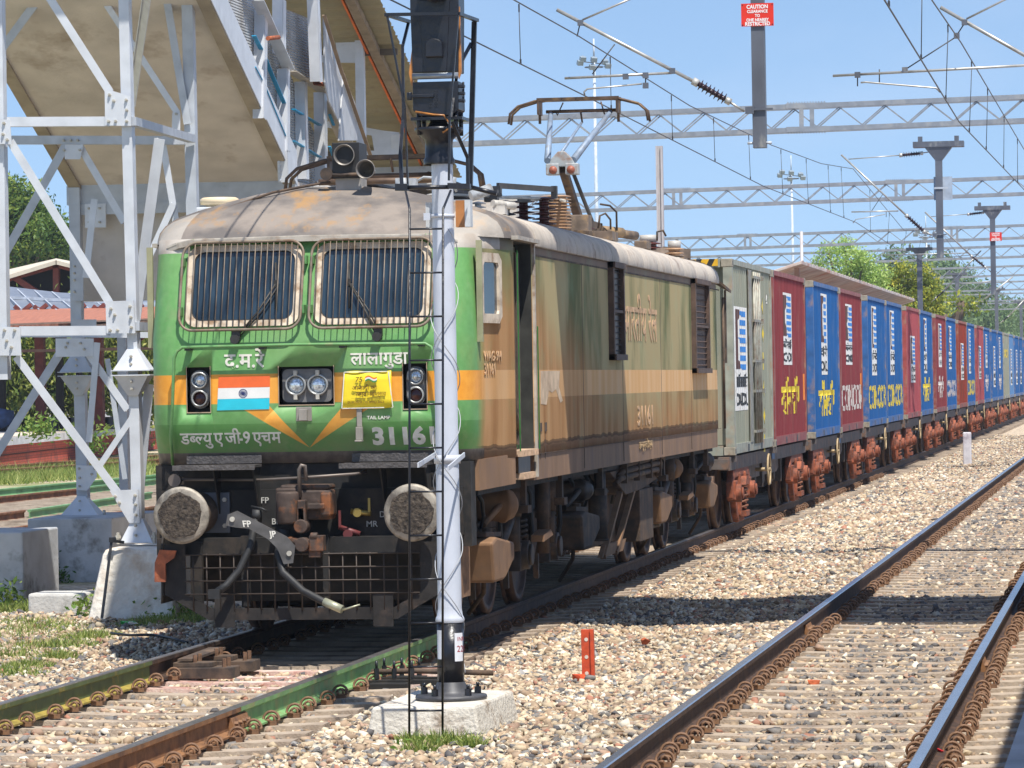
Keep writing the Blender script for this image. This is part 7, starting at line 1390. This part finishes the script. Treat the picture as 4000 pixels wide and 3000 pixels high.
def along(b, o0, o1, z0, z1): b.add([A+nn*o0+Vector((0, 0, z0-A.z)), B_+nn*o0+Vector((0, 0, z0-A.z)), B_+nn*o1+Vector((0, 0, z0-A.z)), A+nn*o1+Vector((0, 0, z0-A.z)), A+nn*o0+Vector((0, 0, z1-A.z)), B_+nn*o0+Vector((0, 0, z1-A.z)), B_+nn*o1+Vector((0, 0, z1-A.z)), A+nn*o1+Vector((0, 0, z1-A.z))], [(0, 3, 2, 1), (4, 5, 6, 7), (0, 1, 5, 4), (1, 2, 6, 5), (2, 3, 7, 6), (3, 0, 4, 7)]); return b
bk = brickmat('red painted brick', (.62, .11, .06), (.5, .08, .05), (.2, .06, .04), 3.)
along(MB(), -.4, 0, -.27, .16).build('brick_course', bk, PL); along(MB(), -.4, .04, .20, .46).build('brick_course', bk, PL); along(MB(), -.4, -.10, .16, .20).build('gap', black, PL)
along(MB(), -.4, .10, .46, .70).build('coping', mat('white coping', (.72, .71, .72), .8, 0, .1, 2, dirt=(.42, .38, .36), dscale=1.5, dth=(.55, .7)), PL); along(MB(), -1.6, .06, .702, .73).build('edge_paving', mat('edge paving', (.62, .53, .42), .9, 0, .12, 3), PL); along(MB(), -14, -1.6, .5, .725).build('paving', mat('grey paving', (.30, .29, .28), .9, 0, .15, 2), PL)
# shelter
def quad(pts, m_, T, name, th=.12): b = MB(); b.prism([at(x, y_, y=Y) for x, y_, Y in pts], (0, 0, -th)); return b.build(name, m_, T)
tile = mat('orange clay sheet', (.36, .14, .085), .8, 0, .12, 3, .3, dirt=(.36, .14, .09), dscale=2, stretch=(6, .5, 1)); sol = mat('solar panel grey', (.22, .24, .28), .35, .2, .1, 2); redb = mat('maroon timber', (.16, .04, .03), .8, 0, .2, 5); shd = mat('dark interior', (.02, .015, .012), .9)
SH = thing('platform_shelter', 'long platform shelter with orange sheet roof and solar panels, left background', 'shelter', (-34, 100, .7))
quad([(-40, 706, 96), (345, 690, 96), (345, 662, 101), (-40, 670, 101)], tile, SH, 'lower_roof'); quad([(-40, 668, 100.8), (160, 672, 100.8), (345, 678, 100.8), (345, 640, 106), (130, 632, 106), (-40, 612, 106)], sol, SH, 'solar_panels', .08)
b = MB(); 
for k in range(9): x = -30+k*38; b.bar(at(x, 668+x*.03, y=100.6), at(x-48, 618+x*.09, y=105.9), .05, .1)
b.bar(at(-40, 640, y=103.3), at(345, 657, y=103.3), .06, .1); b.build('panel_frame', mat('white frame', (.42, .45, .5), .5), SH)
b = MB(); b.bar(at(-40, 709, y=96.1), at(345, 694, y=96.1), .2, .22); b.bar(at(-40, 760, y=99), at(345, 752, y=99), .15, .10); b.build('eave_beam', mat('grey brown eave', (.20, .13, .10), .8), SH)
b = MB()
for x, w_, m_ in ((6, .5, 0), (88, .75, 1), (130, .55, 0), (172, .45, 0), (212, .85, 1), (268, .5, 0), (300, .5, 0), (-28, .6, 1)):
    p = at(x, 700, y=101); w_ *= .42; q = MB(); q.box((p.x-w_/2, 100.7, .7), (p.x+w_/2, 100.7+w_, p.z)); q.build('pillar', redb if m_ else shd, SH)
    c = at(x, 735, y=100.9); q = MB(); q.bar(c, c+Vector((1.6, 0, 1.2)), .14, .14); q.bar(c, c+Vector((-1.6, 0, 1.2)), .14, .14); q.build('pillar_brace', redb, SH)
b = MB()
for k in range(4): p = at(20+80*k, 900, y=103); b.box((p.x-.9, 103, .72), (p.x+.9, 103.5, 1.15)); 
b.build('benches', mat('dull bench', (.12, .12, .12), .8), SH)
GB = thing('gabled_shed', 'dark gabled shed with pale sheet roof and maroon trusses, above the orange roof', 'shed', (-40, 118, .7))
quad([(-60, 618, 112), (122, 562, 112), (122, 558, 124), (-60, 600, 124)], mat('pale sheet roof', (.62, .54, .42), .7, 0, .1, 3), GB, 'roof_left', .15); quad([(120, 562, 112), (345, 618, 112), (345, 600, 124), (120, 558, 124)], mat('pale sheet roof', (.62, .54, .42), .7, 0, .1, 3), GB, 'roof_right', .15)
b = MB(); b.prism([at(-60, 626, y=113), at(122, 570, y=113), at(345, 626, y=113), at(345, 690, y=113), at(-60, 690, y=113)], (0, 4, 0)); b.build('shaded_interior', shd, GB)  # black block stands for the unlit interior, its shade put into the colour
b = MB()
for a_, c_ in (((-50, 622), (122, 572)), ((122, 572), (340, 622)), ((122, 572), (122, 680)), ((30, 598), (122, 660)), ((215, 598), (122, 660)), ((-40, 650), (340, 650))): b.bar(at(*a_, y=112.6), at(*c_, y=112.6), .22, .22, (0, -1, 0))
b.build('truss', mat('maroon truss', (.30, .07, .045), .7), GB)
b = MB()
rr = [(random.uniform(-.5, .5), random.uniform(-.4, .4), random.uniform(-.5, .6)) for _ in range(14)]; c = at(4, 900, y=98)
V, F = HULLS[1]; b.add([(c.x+v[0]*.55, c.y+v[1]*.4, c.z+v[2]*1.0) for v in V], [tuple(f) for f in F], True); b.build('bundle', mat('dark blue cloth', (.03, .06, .14), .8, 0, .3, 6), label='dark blue cloth bundle on the platform at the left edge', cat='bundle')
# shed roof behind the containers
KS = thing('goods_shed', 'long low shed roof of pale weathered sheets seen above the blue containers', 'shed', (-3.5, 110, -.2))
R0, R1 = at(1731, 569, x=-2.9), at(1976, 650, x=-2.9); L0 = at(1673, 579, y=R0.y); n = 90; b = MB()
for k in range(n+1):
    t = k/n; y = R0.y+(R1.y-R0.y)*t; z = R0.z+(R1.z-R0.z)*t; j = .05*(k % 2); b.v += [(-2.9, y, z+.06+j), (-4.4, y, z-.40+j), (-4.4, y, z-.46), (-2.9, y, z-.01)]
for k in range(n):
    for i in range(4): b.f.append((4*k+i, 4*k+(i+1) % 4, 4*k+4+(i+1) % 4, 4*k+4+i)); b.m.append(0); b.sm.append(False)
b.f.append((0, 1, 2, 3)); b.m.append(0); b.sm.append(False)
b.build('roof', mat('white red sheet', (.60, .50, .43), .8, 0, .15, 1.5, dirt=(.45, .22, .15), dscale=.8), KS); b = MB(); b.box((-9, R0.y+3, -.2), (-4.4, R1.y, R0.z-.6)); b.build('wall', mat('shed wall', (.35, .22, .17), .9), KS)
b = MB(); b.box((-3.2, R0.y+1, -.2), (-3.05, R0.y+1.15, R0.z-.1)); b.build('post', mat('shed wall', (.35, .22, .17), .9), KS)
# ================================================================ VEGETATION
def leafmat(name, c1, c2, c3):
    m = bpy.data.materials.new(name); m.use_nodes = True; N = m.node_tree.nodes; K = m.node_tree.links.new; b = N['Principled BSDF']; a = N.new('ShaderNodeAttribute'); a.attribute_name = 'rnd'; r = N.new('ShaderNodeValToRGB'); e = r.color_ramp.elements
    e[0].color = c4(c1); e[1].color = c4(c3); q = e.new(.5); q.color = c4(c2); K(a.outputs['Fac'], r.inputs[0]); K(r.outputs[0], b.inputs['Base Color']); b.inputs['Roughness'].default_value = .6
    tr = N.new('ShaderNodeBsdfTranslucent'); K(r.outputs[0], tr.inputs[0]); mx_ = N.new('ShaderNodeMixShader'); mx_.inputs[0].default_value = .35; K(b.outputs[0], mx_.inputs[1]); K(tr.outputs[0], mx_.inputs[2]); K(mx_.outputs[0], N['Material Output'].inputs[0]); return m
def leaves(name, blobs, n, size, m_, parent=None, droop=0., **kw):
    """blobs: (centre, radii); leaf pairs gathered in clumps near each blob's surface"""
    vol = np.array([b_[1][0]*b_[1][1]*b_[1][2] for b_ in blobs])**.67; pr = vol/vol.sum(); ncl = max(8, n//26); ci = RNG.choice(len(blobs), ncl, p=pr); d = RNG.normal(size=(ncl, 3)); d /= np.linalg.norm(d, axis=1)[:, None]; rad = RNG.uniform(.35, 1.05, ncl)**.6
    C_ = np.array([tuple(b_[0]) for b_ in blobs])[ci]+d*rad[:, None]*np.array([b_[1] for b_ in blobs])[ci]; tone = RNG.uniform(0, 1, ncl)
    k = RNG.integers(0, ncl, n); P_ = C_[k]+RNG.normal(size=(n, 3))*size*2.1*np.array([1, 1, .7+droop]); s = size*RNG.uniform(.5, 1.2, n)
    u = RNG.normal(size=(n, 3))+np.array([0, 0, -droop]); u /= np.linalg.norm(u, axis=1)[:, None]; v = np.cross(u, RNG.normal(size=(n, 3))); v /= np.linalg.norm(v, axis=1)[:, None]
    a, b_ = u*s[:, None], v*s[:, None]*.42; w_ = np.cross(u, v)*s[:, None]*.15; V = np.stack([P_-a, P_+b_+w_, P_+a, P_-b_+w_], 1).reshape(-1, 3); o3 = np.array(rootloc(parent)) if parent else np.array([V[:, 0].mean(), V[:, 1].mean(), V[:, 2].min()])
    me = bpy.data.meshes.new(name); me.vertices.add(len(V)); me.vertices.foreach_set('co', (V-o3).astype(np.float32).ravel()); me.loops.add(len(V)); me.loops.foreach_set('vertex_index', np.arange(len(V), dtype=np.int32)); me.polygons.add(n); me.polygons.foreach_set('loop_start', (np.arange(n)*4).astype(np.int32)); me.update(calc_edges=True)
    at_ = me.attributes.new('rnd', 'FLOAT', 'POINT'); at_.data.foreach_set('value', np.repeat(np.clip(tone[k]*.7+RNG.uniform(0, .3, n), 0, 1), 4).astype(np.float32)); me.materials.append(m_)
    o = bpy.data.objects.new(name, me); COL.objects.link(o)
    if parent: o.parent = parent
    else: o.location = o3
    return tag(o, kw.get('label'), kw.get('cat'), kw.get('group'), kw.get('kind'))
bark = mat('bark', (.14, .10, .07), .9, 0, .25, 3, .5)
def tree(label, blobs, n, size, m_, y, droop=0.):
    B = [(at(x, py, y=y+dy), (r, r, r*.8)) for x, py, r, dy in blobs]; base_ = Vector((sum(b_[0].x for b_ in B)/len(B), y, -.3)); t = thing('tree', label, 'tree', base_); leaves('crown', B, n, size, m_, t, droop)
    b = MB(); top = Vector((base_.x, y, max(b_[0].z for b_ in B)*.55)); b.tube([base_, (base_+top)/2+Vector((.2, 0, 0)), top], [.38, .3, .2], 8)
    for c_, r in B: b.tube([top, (top+c_)/2+Vector((0, 0, -.3)), c_], [.16, .10, .04], 5)
    b.build('trunk', bark, t); return t
lf1 = leafmat('broad dark leaves', (.03, .08, .015), (.11, .20, .03), (.34, .40, .07)); lf2 = leafmat('feathery bright leaves', (.22, .38, .07), (.40, .56, .12), (.62, .72, .28)); lf3 = leafmat('yellow green leaves', (.07, .13, .02), (.30, .36, .04), (.70, .62, .06)); lf4 = leafmat('far hazy leaves', (.08, .14, .06), (.16, .26, .10), (.27, .36, .17)); lf5 = leafmat('hanging yellow leaves', (.06, .12, .02), (.22, .28, .05), (.50, .48, .10)); lf6 = leafmat('weeds', (.06, .15, .02), (.16, .28, .04), (.34, .40, .08))
tree('large dense green tree with light leaf tips at the left edge', [(10, 450, 1.5, 0), (55, 470, 1.4, 1), (25, 420, 1.0, 0), (95, 505, 1.3, -1), (20, 520, 2.0, 0), (130, 545, 1.0, 1), (70, 550, 1.8, 2), (-30, 450, 1.8, 0), (150, 575, .8, 3), (-10, 415, .9, 1), (120, 520, .5, 0), (75, 440, .6, 0), (0, 580, 2.4, 2)], 26000, .15, lf1, 150)
tree('feathery light green tree above the shed roof on the right', [(1790, 545, .55, 0), (1826, 533, .5, 1), (1865, 562, .6, 0), (1800, 590, .9, 0), (1850, 600, .9, 1), (1768, 568, .35, 0), (1895, 595, .6, 0), (1765, 600, .5, 1), (1840, 560, .6, 0), (1880, 620, .8, 0), (1830, 630, 1.1, 1), (1905, 640, .7, 0)], 13000, .085, lf2, 165)
tree('bushy yellow green tree beside the lopped trunk on the right', [(1950, 590, .55, 0), (1990, 590, .55, 0), (1925, 620, .7, 0), (2005, 640, .75, 0), (1960, 640, 1.1, 1), (1890, 630, .6, 0), (1985, 680, 1.1, 0), (2020, 665, .5, 0), (1930, 665, 1, 0), (2015, 610, .3, 0)], 14000, .11, lf3, 168)
t = thing('lopped_tree', 'bare lopped trunk with one tuft of leaves beside the yellow green tree', 'tree', at(2045, 800, y=166)); b = MB(); b.tube([at(2030, 760, y=166), at(2052, 700, y=166), at(2070, 685, y=166), at(2076, 665, y=166), at(2074, 648, y=166)], [.35, .3, .26, .22, .2], 8); b.tube([at(2052, 700, y=166), at(2040, 680, y=166)], [.16, .12], 6); b.build('trunk', bark, t); leaves('tuft', [(at(2080, 656, y=166), (.6, .5, .35))], 260, .16, lf3, t)
for i, (x, py, r, Y, lab) in enumerate(((1925, 553, 1.3, 330, 'small round far tree between the feathery and the yellow tree'), (2030, 565, 1.9, 350, 'tall hazy far tree behind the gantries'), (2110, 625, 2.1, 360, 'hazy far tree behind the mast heads'), (2160, 645, 2.0, 380, 'hazy far tree near the right edge'), (2205, 660, 1.8, 390, 'hazy far tree cut by the right edge'), (1985, 560, 1.6, 340, 'hazy far tree behind the yellow tree'), (2075, 590, 1.9, 365, 'crown of a hazy far tree rising above the others'))):
    tree(lab, [(x, py+24, r, 0), (x-26, py+52, r*.9, 2), (x+26, py+56, r*.9, -2), (x, py+85, r*1.3, 0), (x+5, py, r*.5, 0), (x-30, py+110, r*1.3, 0), (x+30, py+110, r*1.3, 0), (x, py+150, r*1.6, 0)], 5200, .28, lf4, Y)
leaves('far_woodland', [(at(x, 735+random.uniform(-8, 8), y=430), (4, 3, 2.6)) for x in range(1560, 2400, 36)], 14000, .7, lf4, kind='stuff'); leaves('left_woodland', [(at(x, 668+random.uniform(-18, 12)+70, y=190), (6, 4, 3.4)) for x in range(-60, 420, 34)], 12000, .4, lf1, kind='stuff')
leaves('creeper_screen', [(at(x, 800+random.uniform(-16, 16), y=109), (1.3, .9, 1.35)) for x in range(-30, 350, 17)], 26000, .15, lf5, droop=1.2, kind='stuff', label='curtain of hanging yellow green leaves behind the platform pillars')
# weeds and grass
GM2 = leafmat('grass blades', (.10, .17, .03), (.24, .32, .06), (.46, .47, .15))
def grass(name, spots, n, h, m_=GM2, z=-.25):
    k = RNG.integers(0, len(spots), n); S3 = np.array([(x, y, r) for x, y, r in spots])[k]; a = RNG.uniform(0, 2*np.pi, n); q = S3[:, 2]*np.sqrt(RNG.uniform(0, 1, n)); x = S3[:, 0]+q*np.cos(a); y = S3[:, 1]+q*np.sin(a)*1.3; hh = h*RNG.uniform(.35, 1.2, n)*(1.25-q/S3[:, 2]*.7)
    b_ = RNG.uniform(0, 2*np.pi, n); wx, wy_ = np.cos(b_)*.006*(1+h*4), np.sin(b_)*.006*(1+h*4); lx, ly = RNG.normal(0, .5, n)*hh, RNG.normal(0, .5, n)*hh; Z = np.full(n, z)
    V = np.stack([np.stack([x-wx, y-wy_, Z], -1), np.stack([x+wx, y+wy_, Z], -1), np.stack([x+lx, y+ly, Z+hh], -1)], 1).reshape(-1, 3)
    me = bpy.data.meshes.new(name); me.vertices.add(len(V)); me.vertices.foreach_set('co', V.astype(np.float32).ravel()); me.loops.add(len(V)); me.loops.foreach_set('vertex_index', np.arange(len(V), dtype=np.int32)); me.polygons.add(n); me.polygons.foreach_set('loop_start', (np.arange(n)*3).astype(np.int32)); me.update(calc_edges=True)
    at_ = me.attributes.new('rnd', 'FLOAT', 'POINT'); at_.data.foreach_set('value', np.repeat(RNG.uniform(0, 1, n), 3).astype(np.float32)); me.materials.append(m_); o = bpy.data.objects.new(name, me); COL.objects.link(o); return tag(o, kind='stuff')
def gs(px, py, r): p = at(px, py, z=-.25); return (p.x, p.y, r)
grass('grass', [gs(20, 1375, .6), gs(60, 1350, .5), gs(110, 1360, .45), gs(30, 1420, .5), gs(150, 1400, .3), gs(80, 1400, .4), gs(180, 1385, .3), gs(20, 1460, .35), gs(200, 1378, .3), gs(350, 1345, .45), gs(320, 1352, .35), gs(380, 1340, .4), gs(420, 1345, .3), gs(130, 1425, .2), gs(60, 1445, .25), gs(15, 1320, .5), gs(70, 1315, .4)], 9000, .10)
grass('grass', [gs(905, 1628, .12), gs(930, 1615, .14), gs(950, 1610, .12), gs(985, 1612, .09), gs(1020, 1618, .08), gs(880, 1612, .08)], 1500, .11)
sp_ = []
for k in range(220): px = random.uniform(-20, 330); sp_.append(gs(px, random.uniform(1022, 1047)-px*.07, random.uniform(.6, 1.3)))
grass('yard_grass', sp_, 16000, .30); grass('track_grass', [gs(1455, 1122, .5), gs(1500, 1092, .5)], 500, .08)
def weed(name, label, blobs, n, size, m_=lf6): leaves(name, blobs, n, size, m_, label=label, cat='plant')
c = at(95, 1240, y=16.4); weed('ivy', 'dark green ivy climbing the left corner of the grey concrete block', [(at(92, 1195, y=16.45), (.18, .12, .16)), (at(88, 1225, y=16.4), (.2, .14, .2)), (at(98, 1250, y=16.4), (.2, .14, .15)), (at(82, 1172, y=16.5), (.08, .1, .08))], 900, .045, leafmat('ivy leaves', (.02, .07, .01), (.05, .14, .02), (.12, .22, .04)))
weed('bush', 'low leafy weeds at the right foot of the white concrete block', [(at(365, 1325, y=7.9), (.18, .2, .12)), (at(385, 1335, y=7.9), (.15, .2, .1)), (at(345, 1345, y=7.6), (.12, .15, .06))], 500, .04)
weed('bush', 'dark weeds beside the grey block at the left edge', [(at(15, 1290, y=10.8), (.22, .2, .2)), (at(5, 1320, y=10.6), (.2, .2, .12))], 400, .05, lf1)
weed('weed', 'bright leafy weed by the small concrete lump', [(at(180, 1312, y=8.4), (.12, .1, .1))], 120, .045)
weed('broadleaf_weed', 'broad leaved young plant at the foot of the black ladder', [(at(895, 1632, y=-6.6), (.05, .06, .03)), (at(912, 1632, y=-6.6), (.04, .05, .03))], 26, .055)
weed('weed', 'small weeds at the right corner of the signal plinth', [(at(1015, 1612, y=-6.2), (.10, .08, .035))], 120, .02)
for i, (x, py, s_) in enumerate(((225, 915, .5), (275, 945, .6), (245, 925, .4), (30, 960, .4), (320, 955, .4))):
    pass
for x, py, lab in ((85, 945, 'weeds on the red brick wall left of the trestle column'), (205, 950, 'weeds on the red brick wall right of the trestle column')): weed('wall_weeds', lab, [(at(x+random.uniform(-20, 30), py+random.uniform(-18, 12), y=82), (.4, .2, .35)) for _ in range(4)], 320, .10)
hz = bpy.data.materials.new('air haze'); hz.use_nodes = True; hn_ = hz.node_tree; hn_.nodes.remove(hn_.nodes['Principled BSDF']); pv = hn_.nodes.new('ShaderNodeVolumePrincipled'); pv.inputs['Density'].default_value = .00028; pv.inputs['Color'].default_value = (.80, .88, .98, 1); pv.inputs['Anisotropy'].default_value = .2; hn_.links.new(pv.outputs[0], hn_.nodes['Material Output'].inputs['Volume'])
b = MB(); b.box((-160, -66, -1.3), (120, 620, 26)); b.build('haze', hz, kind='stuff', origin=(0, 0, 0))
SC.cycles.volume_bounces = 0
# litter: green wrapper and black cable
c = at(275, 1348, z=-.2); b = MB(); V, F = HULLS[2]; b.add([(c.x+v[0]*.13, c.y+v[1]*.08, -.19+v[2]*.05) for v in V], [tuple(f) for f in F]); o = b.build('wrapper', mat('green foil', (.03, .42, .08), .3, .2, .3, 30, dirt=(.75, .75, .7), dscale=14, dth=(.5, .56)), label='crumpled green and white snack wrapper before the white concrete block', cat='wrapper')
b = MB(); b.tube([at(x, y, z=-.19) for x, y in ((240, 1368), (280, 1372), (330, 1371), (370, 1378), (405, 1388))], .014, 5); b.build('cable', black, label='thin black cable lying on the ballast near the left rail', cat='cable')
